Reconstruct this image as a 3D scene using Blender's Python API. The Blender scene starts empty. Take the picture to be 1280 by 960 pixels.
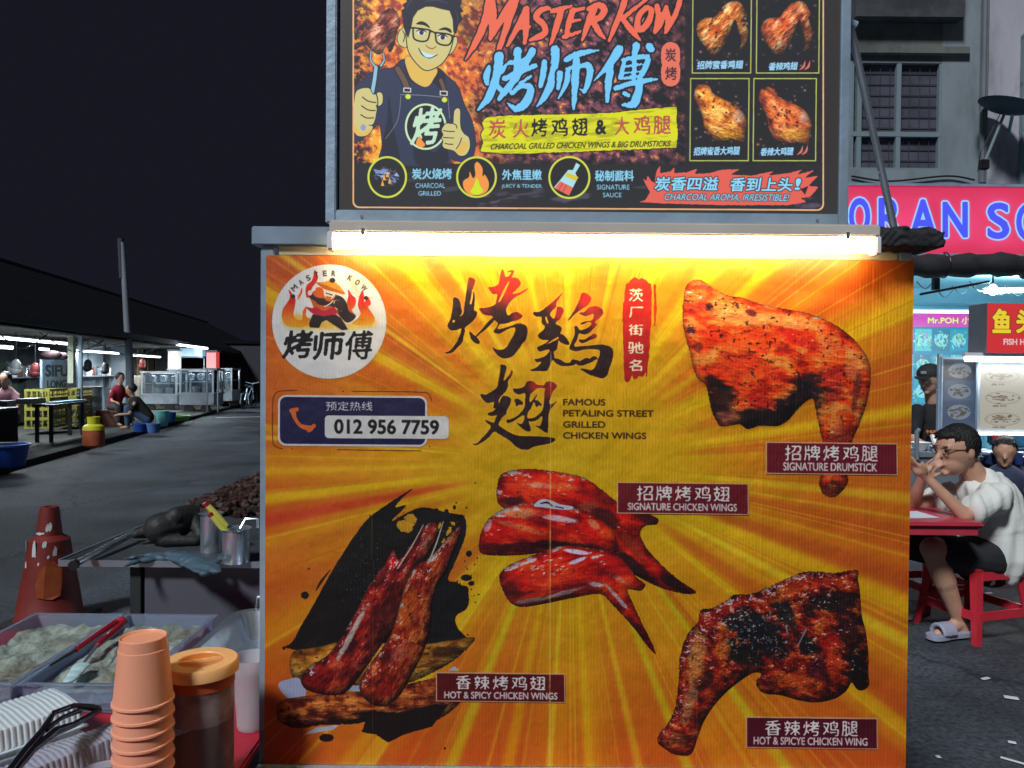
import bpy, bmesh, math, random
import numpy as np
from mathutils import Vector, Matrix, Euler
random.seed(7)
SC = bpy.context.scene
COL = SC.collection
R = math.radians
# ------------------------------------------------------------------ camera
CAM_H = 1.55
FPX = 961.0                      # focal length in pixels of the 1280 px wide photograph
cam_data = bpy.data.cameras.new('camera')
cam_data.sensor_width = 36.0
cam_data.lens = FPX / 1280.0 * 36.0
cam_data.clip_start = 0.05
cam_data.clip_end = 3000.0
camera = bpy.data.objects.new('camera', cam_data)
COL.objects.link(camera)
CAM_M = Matrix.Translation((0, 0, CAM_H)) @ Matrix.Rotation(R(90 - 0.9), 4, 'X') @ Matrix.Rotation(R(0.5), 4, 'Z')
camera.matrix_world = CAM_M
SC.camera = camera
# ------------------------------------------------------------------ world, sun, exposure
world = bpy.data.worlds.new('World')
SC.world = world
world.use_nodes = True
wn = world.node_tree.nodes
wl = world.node_tree.links
bg = wn['Background']
bg.inputs['Color'].default_value = (0.42, 0.42, 0.72, 1)
bg.inputs['Strength'].default_value = 0.021
SUN_AZ, SUN_EL = 30.0, 46.0      # the street light falls from behind the camera, a little from the left
sun_data = bpy.data.lights.new('sun', 'SUN')
sun_data.energy = 2.7
sun_data.angle = R(9)
sun_data.color = (0.90, 0.96, 1.0)
sun = bpy.data.objects.new('sun', sun_data)
COL.objects.link(sun)
_d = Vector((math.sin(R(SUN_AZ)) * math.cos(R(SUN_EL)), math.cos(R(SUN_AZ)) * math.cos(R(SUN_EL)), -math.sin(R(SUN_EL))))
sun.rotation_euler = _d.to_track_quat('-Z', 'Y').to_euler()
SC.view_settings.view_transform = 'Standard'
SC.view_settings.look = 'None'
SC.view_settings.exposure = 0.0
SC.view_settings.gamma = 1.0
SC.view_settings.use_curve_mapping = False

_Rm = np.array([[CAM_M[i][j] for j in range(3)] for i in range(3)])
def ray(px, py):
    d = np.array([(px - 640.0) / FPX, -(py - 480.0) / FPX, -1.0])
    return _Rm @ d
def atY(px, py, Y):
    """the point seen at (px, py) that lies on the upright plane y = Y"""
    d = ray(px, py); t = Y / d[1]
    return Vector((d[0] * t, Y, CAM_H + d[2] * t))
def atZ(px, py, Z):
    """the point seen at (px, py) that lies on the level plane z = Z"""
    d = ray(px, py); t = (Z - CAM_H) / d[2]
    return Vector((d[0] * t, d[1] * t, Z))
# ------------------------------------------------------------------ printing press: flat prints are drawn here as shapes
rng = np.random.default_rng(11)
def blur(a, s):
    if s <= 0: return a
    r = max(1, int(round(s * 1.0)))
    out = a.astype(np.float32)
    for ax in (0, 1):
        for _ in range(3):
            pad = [(0, 0)] * out.ndim; pad[ax] = (r + 1, r)
            c = np.cumsum(np.pad(out, pad, mode='edge'), axis=ax, dtype=np.float64)
            n = out.shape[ax]
            hi = np.take(c, range(2 * r + 1, 2 * r + 1 + n), axis=ax); lo = np.take(c, range(0, n), axis=ax)
            out = ((hi - lo) / (2 * r + 1)).astype(np.float32)
    return out
def vnoise(h, w, cell, seed=0, ar=1.0, ang=0.0):
    """smooth value noise 0..1, cell in texture pixels, stretched ar times along direction ang (degrees)"""
    g = np.random.default_rng(seed).random((97, 97)).astype(np.float32)
    yy, xx = np.mgrid[0:h, 0:w].astype(np.float32)
    c, s = math.cos(R(ang)), math.sin(R(ang))
    u = (xx * c + yy * s) / (cell * ar); v = (-xx * s + yy * c) / cell
    u = np.mod(u + 200.37, 96); v = np.mod(v + 200.71, 96)
    ui = u.astype(int); vi = v.astype(int); fu = u - ui; fv = v - vi
    fu = fu * fu * (3 - 2 * fu); fv = fv * fv * (3 - 2 * fv)
    a = g[vi, ui]; b = g[vi, ui + 1]; cc = g[vi + 1, ui]; d = g[vi + 1, ui + 1]
    return (a * (1 - fu) + b * fu) * (1 - fv) + (cc * (1 - fu) + d * fu) * fv
def fnoise(h, w, cell, seed=0, oct=4, ar=1.0, ang=0.0, gain=0.55):
    o = np.zeros((h, w), np.float32); a = 1.0; t = 0
    for k in range(oct):
        o += a * vnoise(h, w, max(1.3, cell / 2 ** k), seed + 13 * k, ar, ang); t += a; a *= gain
    return o / t
def sstep(a, b, x):
    t = np.clip((x - a) / (b - a), 0, 1); return t * t * (3 - 2 * t)
def catmull(pts, closed=True, n=5):
    P = np.array(pts, float); N = len(P); out = []
    rngi = range(N) if closed else range(N - 1)
    for i in rngi:
        if closed: p0, p1, p2, p3 = P[i - 1], P[i], P[(i + 1) % N], P[(i + 2) % N]
        else: p0, p1, p2, p3 = P[max(i - 1, 0)], P[i], P[i + 1], P[min(i + 2, N - 1)]
        for k in range(n):
            t = k / n
            out.append(0.5 * (2 * p1 + (p2 - p0) * t + (2 * p0 - 5 * p1 + 4 * p2 - p3) * t * t + (3 * p1 - p0 - 3 * p2 + p3) * t ** 3))
    if not closed: out.append(P[-1])
    return np.array(out)
def ZM(x0, y0, pts, s=8.0):
    """points measured in an enlargement by s of the photograph from (x0, y0)"""
    return [(x0 + p[0] / s, y0 + p[1] / s) + tuple(p[2:3]) for p in pts]

class Canvas:
    def __init__(s, W, H, T, k):
        s.W, s.H, s.T, s.k = W, H, T, k          # T maps measured points to texture pixels, k = texture pixels per measured pixel
        s.c = np.zeros((H, W, 3), np.float32)
    def full(s, col): s.c[:] = np.array(col, np.float32) / 255
    def cover(s, contours, eo=False, ss=3):
        cs = [s.T(np.asarray(c, float)[:, :2]) for c in contours]
        allp = np.concatenate(cs)
        x0 = max(0, int(allp[:, 0].min()) - 1); x1 = min(s.W, int(allp[:, 0].max()) + 3)
        y0 = max(0, int(allp[:, 1].min()) - 1); y1 = min(s.H, int(allp[:, 1].max()) + 3)
        if x1 <= x0 or y1 <= y0: return None
        h, w = (y1 - y0) * ss, (x1 - x0) * ss
        A = np.zeros((h, w + 1), np.int32)
        for c in cs:
            p = (c - (x0, y0)) * ss; q = np.roll(p, -1, 0)
            for (ax, ay), (bx, by) in zip(p, q):
                if ay == by: continue
                d = 1
                if ay > by: ax, ay, bx, by = bx, by, ax, ay; d = -1
                r0 = max(0, math.ceil(ay - 0.5)); r1 = min(h, math.ceil(by - 0.5))
                if r1 <= r0: continue
                rows = np.arange(r0, r1)
                xs = ax + (rows + 0.5 - ay) * (bx - ax) / (by - ay)
                xi = np.clip(np.ceil(xs - 0.5).astype(int), 0, w)
                A[rows, xi] += d
        Wn = np.cumsum(A, axis=1)[:, :w]
        ins = (Wn % 2 != 0) if eo else (Wn != 0)
        m = ins.reshape(y1 - y0, ss, x1 - x0, ss).mean(axis=(1, 3)).astype(np.float32)
        return [x0, y0, m]
    def strokes(s, lst, ss=3):
        """union of brush strokes; each is [(x, y, r), ...]"""
        out = None
        for st in lst:
            P = catmull([(p[0], p[1], p[2]) for p in st], closed=False, n=6)
            cs = []
            ds = np.gradient(P[:, :2], axis=0); L = np.hypot(ds[:, 0], ds[:, 1]) + 1e-9
            nx, ny = -ds[:, 1] / L, ds[:, 0] / L
            r = np.maximum(P[:, 2], 0.15)
            left = np.stack([P[:, 0] + nx * r, P[:, 1] + ny * r], 1); right = np.stack([P[:, 0] - nx * r, P[:, 1] - ny * r], 1)
            poly = np.concatenate([left, right[::-1]])
            mm = [s.cover([poly], ss=ss)]
            for e in (0, -1):
                a = np.linspace(0, 2 * math.pi, 14)[:-1]
                mm.append(s.cover([np.stack([P[e, 0] + r[e] * np.cos(a), P[e, 1] + r[e] * np.sin(a)], 1)], ss=ss))
            for m in mm:
                if m is not None: out = s.union(out, m)
        return out
    def union(s, a, b):
        if a is None: return b
        if b is None: return a
        x0, y0 = min(a[0], b[0]), min(a[1], b[1])
        x1 = max(a[0] + a[2].shape[1], b[0] + b[2].shape[1]); y1 = max(a[1] + a[2].shape[0], b[1] + b[2].shape[0])
        m = np.zeros((y1 - y0, x1 - x0), np.float32)
        for q in (a, b):
            v = m[q[1] - y0:q[1] - y0 + q[2].shape[0], q[0] - x0:q[0] - x0 + q[2].shape[1]]
            np.maximum(v, q[2], out=v)
        return [x0, y0, m]
    def pad(s, M, n):
        x0, y0, m = M
        l, t = min(n, x0), min(n, y0); r, b = min(n, s.W - x0 - m.shape[1]), min(n, s.H - y0 - m.shape[0])
        return [x0 - l, y0 - t, np.pad(m, ((t, b), (l, r)))]
    def grow(s, M, r):
        r *= s.k; n = int(math.ceil(r)) + 1
        x0, y0, m = s.pad(M, n); o = m.copy(); P = np.pad(m, n); h, w = m.shape
        for dy in range(-n, n + 1):
            for dx in range(-n, n + 1):
                wt = min(1.0, max(0.0, r + 0.5 - math.hypot(dx, dy)))
                if wt > 0: np.maximum(o, wt * P[n + dy:n + dy + h, n + dx:n + dx + w], out=o)
        return [x0, y0, o]
    def soft(s, M, r):
        x0, y0, m = s.pad(M, int(r * s.k * 3) + 2); return [x0, y0, blur(m, r * s.k)]
    def rough(s, M, amt=0.5, cell=2.0, r=0.7, ar=1.0, ang=0.0, seed=3):
        x0, y0, m = s.pad(M, int(3 * s.k * r) + 2)
        b = blur(m, r * s.k) + amt * (fnoise(m.shape[0], m.shape[1], cell * s.k, seed + x0 % 50, 2, ar, ang) - 0.5)
        return [x0, y0, sstep(0.38, 0.62, b)]
    def fill(s, M, col, a=1.0):
        if M is None: return
        x0, y0, m = M; v = s.c[y0:y0 + m.shape[0], x0:x0 + m.shape[1]]
        if callable(col): col = col(x0, y0, m)
        else: col = np.array(col, np.float32) / 255
        v += (col - v) * (m * a)[..., None]
    def poly(s, pts, col, a=1.0, smooth=False, holes=None, grow=0):
        cs = [catmull(pts) if smooth else pts] + list(holes or [])
        M = s.cover(cs, eo=bool(holes))
        if M is None: return None
        if grow: M = s.grow(M, grow)
        s.fill(M, col, a); return M
    def line(s, lst, col, a=1.0):
        M = s.strokes(lst)
        if M is not None: s.fill(M, col, a)
        return M
    def ell(s, cx, cy, rx, ry, col=None, a=1.0, rot=0):
        t = np.linspace(0, 2 * math.pi, 65)[:-1]; c, q = math.cos(R(rot)), math.sin(R(rot))
        X, Y = rx * np.cos(t), ry * np.sin(t)
        M = s.cover([np.stack([cx + X * c - Y * q, cy + X * q + Y * c], 1)])
        if col is not None and M is not None: s.fill(M, col, a)
        return M
    def text(s, body, box, col=None, bold=0.0, skew=0.0, rise=0.0, a=1.0, rough=None, outline=None, spacing=1.0, fn=None):
        """write BODY so that it exactly fills box = (left, top, right, bottom); skew leans it, rise lifts its right end by so many px"""
        cs = glyphs(body, spacing)
        if not cs: return None
        al = np.concatenate(cs); lo, hi = al.min(0), al.max(0)
        l, t, r, b = box; out = []
        for c in cs:
            u = (c[:, 0] - lo[0]) / (hi[0] - lo[0]); v = (hi[1] - c[:, 1]) / (hi[1] - lo[1])
            x = l + bold + (r - l - 2 * bold) * u; y = t + bold + (b - t - 2 * bold) * v
            x = x + skew * (0.5 - v) * (b - t); y = y - rise * (u - 0.5)
            p = np.stack([x, y], 1)
            out.append(fn(p) if fn else p)
        M = s.cover(out)
        if M is None: return None
        if bold: M = s.grow(M, bold)
        if rough: M = s.rough(M, *rough)
        if outline: s.fill(s.grow(M, outline[0]), outline[1])
        if col is not None: s.fill(M, col, a)
        return M
    def image(s, name):
        im = bpy.data.images.new(name, s.W, s.H, alpha=False)
        px = np.ones((s.H, s.W, 4), np.float32); px[..., :3] = np.clip(s.c[::-1], 0, 1)
        im.pixels.foreach_set(px.ravel()); im.update(); im.pack()
        return im
_gc = {}
def glyphs(body, spacing=1.0):
    key = (body, spacing)
    if key in _gc: return _gc[key]
    cu = bpy.data.curves.new('lettering', 'FONT'); cu.body = body; cu.size = 1.0; cu.space_character = spacing
    cu.resolution_u = 3
    ob = bpy.data.objects.new('lettering', cu); COL.objects.link(ob)
    dg = bpy.context.evaluated_depsgraph_get(); ev = ob.evaluated_get(dg)
    c2 = ev.to_curve(dg, apply_modifiers=False); out = []
    for sp in c2.splines:
        if sp.type == 'BEZIER':
            bp = sp.bezier_points; n = len(bp); pts = []
            for i in range(n):
                a, b = bp[i], bp[(i + 1) % n]
                p0, p1, p2, p3 = (np.array(v[:2]) for v in (a.co, a.handle_right, b.co, b.handle_left))
                p2, p3 = p3, p2
                straight = np.abs(np.cross(p1 - p0, p3 - p0)) < 1e-6 and np.abs(np.cross(p2 - p0, p3 - p0)) < 1e-6
                for t in ((0,) if straight else (0, .25, .5, .75)):
                    pts.append((1 - t) ** 3 * p0 + 3 * (1 - t) ** 2 * t * p1 + 3 * (1 - t) * t * t * p2 + t ** 3 * p3)
            out.append(np.array(pts))
        else:
            out.append(np.array([p.co[:2] for p in sp.points]))
    ev.to_curve_clear()
    bpy.data.objects.remove(ob); bpy.data.curves.remove(cu)
    _gc[key] = out
    return out
def lerp(a, b, t):
    return a + (b - a) * t[..., None]
def C8(*c): return np.array(c, np.float32) / 255
def meat(cv, pts, base, blobs=(), seed=1, ang=0, ar=2.2, cell=9, relief=1.0, gloss=0.5, speck=0.5, char=0.0, rim=0.6, light=(-0.35, -0.75), smooth=True, jag=0.8, streak=0.5):
    """print of a piece of grilled chicken: a relief with rounded edges, mottled skin, char and glints.
    base = (dark, mid, light); blobs = [(x, y, r, colour, amount)] in measured pixels"""
    M = cv.cover([catmull(pts) if smooth else pts])
    if jag: M = cv.rough(M, jag, 2.2, 0.6, 1, 0, seed)
    x0, y0, m = M; h, w = m.shape; k = cv.k
    n1 = fnoise(h, w, cell * k, seed, 5, ar, ang); n2 = fnoise(h, w, cell * k * 0.35, seed + 5, 3, ar * 0.7, ang); n3 = fnoise(h, w, cell * k * 2.5, seed + 9, 3)
    H = blur(m, 3 * k) * 3 + blur(m, 8 * k) * 8 + blur(m, 18 * k) * 14
    H = H * 1.25 + (n1 - 0.5) * 5.2 * k / 2 * relief + (n2 - 0.5) * 1.3 * k / 2 * relief
    gy, gx = np.gradient(H); gz = 1.0
    nl = np.sqrt(gx * gx + gy * gy + gz)
    lam = (-gx * light[0] - gy * light[1] + 0.75) / nl
    sh = np.clip(0.16 + 1.08 * lam, 0.10, 1.5)
    d, mid, lt = (C8(*c) for c in base)
    t = np.clip((n1 - 0.5) * 1.6 + (n3 - 0.5) * 1.5 + 0.5, 0, 1)
    col = lerp(np.broadcast_to(d, (h, w, 3)), mid, np.clip(t * 2, 0, 1)); col = lerp(col, lt, np.clip(t * 2 - 1, 0, 1))
    yy, xx = np.mgrid[0:h, 0:w]
    for (bx, by, br, bc, ba) in blobs:
        p = cv.T(np.array([[bx, by]], float))[0]; rr = br if isinstance(br, tuple) else (br, br, 0)
        dx, dy = xx + x0 - p[0], yy + y0 - p[1]; c, q = math.cos(R(rr[2])), math.sin(R(rr[2]))
        u, v = (dx * c + dy * q) / (rr[0] * k), (-dx * q + dy * c) / (rr[1] * k)
        dist = np.sqrt(u * u + v * v) + (n1 - 0.5) * 1.1 + (n2 - 0.5) * 0.35
        col = lerp(col, C8(*bc), ba * (1 - sstep(0.55, 1.15, dist)))
    col = col * sh[..., None] ** 0.8
    sk = fnoise(h, w, 3.0 * k, seed + 21, 2, 1.4, ang); pm = 0.25 + 1.1 * sstep(0.42, 0.62, fnoise(h, w, 14 * k, seed + 71, 2))
    col *= (1 - np.clip(speck * 0.8 * pm, 0, .9) * sstep(0.62, 0.80, sk))[..., None]
    sl = fnoise(h, w, 3.4 * k, seed + 33, 3, 2.8, ang)
    col = lerp(col, np.clip(C8(*base[2]) * 1.25 + 0.08, 0, 1), streak * 0.55 * (1.25 - pm * .6) * sstep(0.55, 0.78, sl) * sstep(0.12, 0.4, col.max(axis=2)))
    hx = (lam * 0.9 + 0.1) + (n2 - 0.5) * 0.55 + (n1 - 0.5) * 0.5
    thr = 1.20 - 0.22 * gloss
    col = lerp(col, C8(225, 222, 228), np.clip(gloss * 1.5, 0, 0.95) * sstep(thr, thr + 0.14, hx))
    e = sstep(0.15, 0.95, blur(m, 1.1 * k)); col *= (1 - rim * (1 - e))[..., None]
    e2 = sstep(0.35, 1.0, blur(m, 5 * k)); col *= (1 - .42 * (1 - e2))[..., None]
    g_ = col.mean(axis=2, keepdims=True); col = np.clip(g_ + (col - g_) * 1.22, 0, 1); col = np.clip(col, 0, 1) ** 1.12 * 1.08
    cv.fill(M, lambda *_: np.clip(col, 0, 1))
    return M
# ------------------------------------------------------------------ the print of the cart's poster
PY = 1.45                         # the poster stands upright this far in front of the camera
PX0, PX1, PZ0, PZ1 = -0.4647, 0.7545, 0.8006, 1.7657
PS = 1330.0                       # texture pixels per metre
def plane_map(Y, X0, Z1, S):
    def T(p):
        d = np.stack([(p[:, 0] - 640.0) / FPX, -(p[:, 1] - 480.0) / FPX, -np.ones(len(p))], 0)
        d = _Rm @ d; t = Y / d[1]
        return np.stack([(d[0] * t - X0) * S, (Z1 - (CAM_H + d[2] * t)) * S], 1)
    return T
def paint_poster():
    W, H = int((PX1 - PX0) * PS), int((PZ1 - PZ0) * PS)
    cv = Canvas(W, H, plane_map(PY, PX0, PZ1, PS), PS * PY / FPX)
    k = cv.k
    # rays
    cx, cy = cv.T(np.array([[712.0, 578.0]]))[0]
    yy, xx = np.mgrid[0:H, 0:W].astype(np.float32)
    dx, dy = (xx - cx) / k, (yy - cy) / k
    r = np.hypot(dx, dy * 1.12); th = np.degrees(np.arctan2(dy, dx)) % 360
    def ang_noise(n, seed):
        g = np.random.default_rng(seed).random(n); t = th / 360 * n; i = t.astype(int) % n; f = t - t.astype(int); f = f * f * (3 - 2 * f)
        return (g[i] * (1 - f) + g[(i + 1) % n] * f).astype(np.float32)
    rr = r + (fnoise(H, W, 90 * k, 3, 3) - 0.5) * 110
    stops = [(0, (222, 180, 0)), (150, (230, 174, 0)), (250, (235, 154, 6)), (370, (228, 122, 12)), (520, (216, 98, 16)), (720, (198, 80, 20))]
    col = np.zeros((H, W, 3), np.float32)
    for ch in range(3): col[..., ch] = np.interp(rr, [a for a, _ in stops], [c[ch] / 255 for _, c in stops])
    an = 0.6 * ang_noise(46, 5) + 0.4 * ang_noise(110, 6)
    far = sstep(90, 420, r)
    col = lerp(col, C8(214, 84, 18), 0.62 * far * sstep(0.52, 0.80, an))
    col = lerp(col, C8(246, 180, 8), 0.42 * far * sstep(0.50, 0.22, an) * (1 - 0.4 * sstep(480, 800, r)))
    col = lerp(col, C8(236, 176, 0), 0.30 * sstep(200, 60, r) * ang_noise(150, 9))
    def band(px, py, wdeg, c, a, r0=110, r1=200, fall=(500, 900)):
        t0 = math.degrees(math.atan2(py - 578.0, px - 712.0)) % 360
        d = (th - t0 + 180) % 360 - 180
        m = np.exp(-np.abs(d / (wdeg * .82)) ** 3) * sstep(r0, r1, r) * (1 - 0.6 * sstep(fall[0], fall[1], r))
        return lerp(col, C8(*c), a * m * .85)
    Yl, Pl, Rd = (252, 214, 4), (255, 236, 40), (208, 62, 24)
    for px, py, wd, c, a in [(330, 626, 1.7, Yl, .9), (330, 655, 1.6, (214, 50, 28), .85), (440, 430, 2.4, Yl, .95), (470, 350, 2.0, (238, 130, 10), .6), (505, 330, 2.4, Yl, .8), (560, 330, 1.3, Pl, .7), (600, 325, 2.2, Yl, .7),
                             (655, 325, 1.6, Yl, .7), (705, 325, 2.2, Pl, .7), (765, 325, 1.2, Yl, .7), (820, 325, 1.8, Yl, .6), (895, 325, 3.0, Yl, .9), (960, 330, 1.5, Yl, .7), (1010, 345, 2.0, (232, 96, 14), .7), (1130, 380, 2.4, Yl, .75),
                             (1090, 345, 2.4, (224, 84, 16), .7), (1130, 455, 2.2, (222, 110, 30), .6), (1130, 510, 1.5, Yl, .75), (1130, 540, 1.5, Rd, .5), (940, 600, 1.2, Pl, .55), (1130, 660, 1.6, (214, 88, 20), .65), (1130, 750, 2.4, Yl, .6),
                             (1130, 720, 2.4, (196, 70, 20), .7), (950, 702, 1.3, Pl, .7), (1130, 860, 2.6, (206, 78, 18), .7), (1130, 905, 1.4, Yl, .6), (1000, 950, 1.6, (206, 106, 14), .7), (945, 900, 1.2, (214, 200, 10), .85), (860, 950, 1.2, (220, 206, 10), .8), (800, 950, 1.0, Pl, .5),
                             (740, 950, 1.2, Yl, .5), (690, 950, .8, Pl, .55), (640, 950, 1.5, Yl, .5), (570, 950, 1.5, (226, 214, 14), .8), (545, 940, 1.0, (200, 120, 8), .5), (500, 900, 1.4, Pl, .6), (450, 940, 1.5, Yl, .5), (430, 850, 3, (206, 84, 16), .6), (340, 900, 5, (204, 84, 18), .6), (330, 760, 3.5, (206, 90, 22), .6),
                             (335, 700, 2.0, (212, 106, 26), .6), (335, 520, 4, (212, 86, 22), .5), (350, 420, 5, (218, 70, 18), .6), (345, 330, 4, (206, 76, 30), .6), (420, 325, 2.2, (240, 110, 6), .6), (380, 590, 1.0, Yl, .5), (400, 545, .9, Yl, .5), (470, 560, .6, Pl, .6), (560, 470, .7, Pl, .7)]:
        col = band(px, py, wd, c, a)
    for i in range(130):
        t0 = rng.random() * 360; d = (th - t0 + 180) % 360 - 180
        m = np.exp(-(d / (0.12 + 0.34 * rng.random() ** 2)) ** 2) * sstep(60 + 90 * rng.random(), 230, r)
        col = lerp(col, C8(255, 232, 30) if rng.random() < .6 else C8(196, 96, 8), (0.14 + 0.3 * rng.random()) * m)
    cv.c = col * (0.97 + 0.06 * fnoise(H, W, 5 * k, 44, 3))[..., None]
    # big calligraphy: dark brown ink running to red at the tips
    RED, INK = C8(206, 34, 30), C8(44, 24, 28)
    def ink(M, red):
        x0, y0, m = M; h, w = m.shape; yy, xx = np.mgrid[0:h, 0:w].astype(np.float32); t = np.zeros((h, w), np.float32)
        for (bx, by, br, a) in red:
            p = cv.T(np.array([[bx, by]], float))[0]
            t = np.maximum(t, a * (1 - sstep(0.2, 1.0, np.hypot(xx + x0 - p[0], yy + y0 - p[1]) / (br * k))))
        c = lerp(np.broadcast_to(INK, (h, w, 3)), RED, t)
        cv.fill(cv.soft(cv.grow(M, 1.1), .5), (250, 176, 60), .75)
        cv.fill(M, lambda *_: c)
    def glyph(parts, red, holes=()):
        M = None
        for x0, y0, pts in parts: M = cv.union(M, cv.cover([catmull(ZM(x0, y0, pts), n=4)]))
        for x0, y0, pts in holes:
            q = cv.cover([catmull(ZM(x0, y0, pts), n=4)]); v = M[2][q[1] - M[1]:q[1] - M[1] + q[2].shape[0], q[0] - M[0]:q[0] - M[0] + q[2].shape[1]]; v *= 1 - q[2]
        M = cv.rough(M, 0.35, 1.3, 0.35, 1, 0, 4); ink(M, red)
    glyph([(550, 330, [(130,345),(150,330),(185,350),(205,390),(212,440),(218,490),(190,530),(230,500),(245,400),(262,280),(285,140),(310,132),(345,150),(352,180),(330,250),(345,300),(345,400),(340,460),(370,480),(365,520),(330,570),(280,610),(245,640),(250,670),(235,720),(225,780),(180,830),(130,880),(80,897),(40,888),(90,870),(140,820),(180,750),(205,690),(212,640),(170,660),(120,665),(85,645),(75,610),(100,560),(115,500),(128,420)]),
           (550, 330, [(292,672),(330,700),(380,750),(400,780),(385,800),(345,785),(310,750),(298,710)]),
           (550, 330, [(350,725),(420,650),(500,560),(560,520),(545,560),(470,640),(400,700),(365,728)]),
           (550, 330, [(625,50),(640,80),(655,130),(690,115),(715,80),(655,85),(700,62),(738,62),(735,95),(700,150),(660,215),(620,290),(580,380),(560,385),(572,300),(530,305),(500,270),(480,232),(530,228),(580,205),(592,160),(605,90)]),
           (550, 330, [(722,135),(770,140),(805,180),(800,215),(760,260),(720,300),(790,285),(890,235),(830,290),(750,335),(710,370),(680,410),(660,460),(680,515),(720,490),(770,480),(825,520),(790,555),(720,575),(640,598),(600,600),(575,650),(640,640),(720,615),(790,592),(850,610),(875,650),(870,720),(850,770),(820,800),(780,860),(740,910),(700,935),(650,945),(600,930),(555,890),(510,820),(470,790),(560,850),(620,855),(660,835),(700,770),(745,690),(748,635),(680,650),(630,680),(590,697),(550,690),(537,670),(580,600),(555,570),(520,520),(480,515),(430,500),(395,460),(393,440),(450,438),(520,420),(560,395),(600,370),(640,300),(680,215),(700,160)])],
          [(633, 352, 46, 1), (655, 365, 34, .9), (590, 350, 20, .5), (605, 385, 16, .5), (648, 395, 14, .6)],
          [(550, 330, [(130,560),(150,560),(145,585),(125,580)]), (550, 330, [(320,255),(330,270),(325,350),(310,405),(296,400),(312,330)])])
    glyph([(650, 350, [(430,120),(400,170),(360,235),(365,260),(310,320),(300,350),(340,385),(365,300),(370,270),(400,265),(435,290),(430,330),(400,390),(370,410),(355,440),(400,460),(418,490),(400,540),(430,545),(470,590),(495,635),(480,650),(440,640),(400,620),(385,600),(370,690),(335,720),(345,760),(330,790),(300,850),(270,905),(200,912),(90,905),(160,875),(215,820),(165,820),(145,790),(180,785),(250,760),(300,700),(250,700),(200,715),(170,690),(180,665),(240,640),(290,600),(240,600),(195,585),(180,545),(230,500),(250,465),(215,430),(215,370),(160,365),(130,335),(140,320),(200,315),(260,270),(330,215)]),
           (650, 350, [(620,128),(670,135),(712,175),(705,210),(680,250),(650,270),(620,290),(590,310),(540,350),(480,412),(475,405),(520,340),(560,270),(595,190)]),
           (650, 350, [(590,325),(640,320),(700,268),(770,262),(815,285),(832,325),(810,370),(770,400),(745,430),(775,440),(730,490),(690,530),(640,545),(590,535),(570,600),(540,660),(620,660),(700,655),(780,645),(850,650),(905,670),(932,710),(925,790),(900,860),(880,930),(860,965),(820,985),(770,970),(700,950),(640,915),(595,885),(660,890),(720,900),(760,850),(775,800),(795,750),(790,700),(700,690),(620,700),(560,712),(510,700),(492,680),(510,630),(540,560),(548,500),(540,465),(570,462),(600,500),(650,490),(700,460),(715,430),(680,420),(640,440),(590,445),(640,415),(720,400),(735,340),(700,350),(650,362),(610,345)]),
           (650, 350, [(585,595),(640,595),(700,560),(740,535),(768,555),(760,580),(700,600),(650,625),(610,630)]),
           (650, 350, [(330,780),(400,795),(450,825),(500,825),(520,795),(570,800),(600,810),(650,780),(700,785),(720,765),(760,765),(775,790),(745,800),(720,820),(680,835),(620,855),(575,850),(560,835),(540,850),(490,860),(440,860),(400,855),(350,825)])],
          [(738, 375, 34, 1), (700, 390, 18, .8), (748, 400, 22, .8), (695, 375, 24, .8), (745, 418, 14, .6)],
          [(650, 350, [(260,360),(285,430),(270,435),(252,385)]), (650, 350, [(235,662),(330,595),(385,568),(380,590),(300,630)])])
    glyph([(580, 445, [(365,90),(395,88),(425,110),(410,180),(395,250),(440,205),(465,160),(470,138),(488,150),(475,200),(440,250),(440,290),(420,350),(380,390),(350,430),(345,480),(385,400),(440,405),(470,430),(460,480),(430,540),(420,580),(385,610),(360,650),(345,690),(400,730),(460,765),(540,795),(640,800),(780,805),(880,815),(915,835),(880,865),(800,885),(700,905),(640,935),(570,930),(520,905),(460,850),(400,810),(340,775),(300,755),(250,810),(200,850),(150,880),(115,893),(80,880),(130,870),(180,820),(230,765),(270,705),(230,670),(205,635),(260,655),(300,665),(315,620),(330,590),(270,600),(232,575),(290,550),(320,520),(290,520),(300,460),(240,470),(190,440),(162,380),(220,385),(290,345),(330,310),(345,240),(360,150)]),
           (580, 445, [(487,325),(540,325),(600,305),(630,255),(680,250),(730,285),(738,310),(700,350),(665,380),(655,430),(665,460),(745,360),(700,450),(670,520),(640,560),(630,600),(640,640),(668,740),(640,755),(590,730),(510,655),(570,680),(600,640),(600,590),(540,620),(480,660),(430,668),(425,635),(470,630),(540,590),(600,520),(610,440),(610,370),(560,385),(510,370)]),
           (580, 445, [(735,290),(800,290),(815,262),(860,252),(905,270),(928,305),(885,360),(865,420),(850,470),(880,480),(940,440),(890,500),(850,560),(842,640),(838,760),(820,765),(770,735),(690,680),(755,700),(780,640),(778,600),(730,640),(660,655),(640,625),(700,615),(760,570),(790,520),(800,440),(805,360),(808,322),(735,322)]),
           (580, 445, [(505,430),(545,430),(590,465),(585,485),(540,490),(525,515),(512,470)]), (580, 445, [(700,450),(730,442),(775,480),(765,500),(745,490),(725,515),(710,480)])],
          [(672, 482, 18, .85), (690, 485, 22, .7), (638, 466, 8, .6)])
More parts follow.
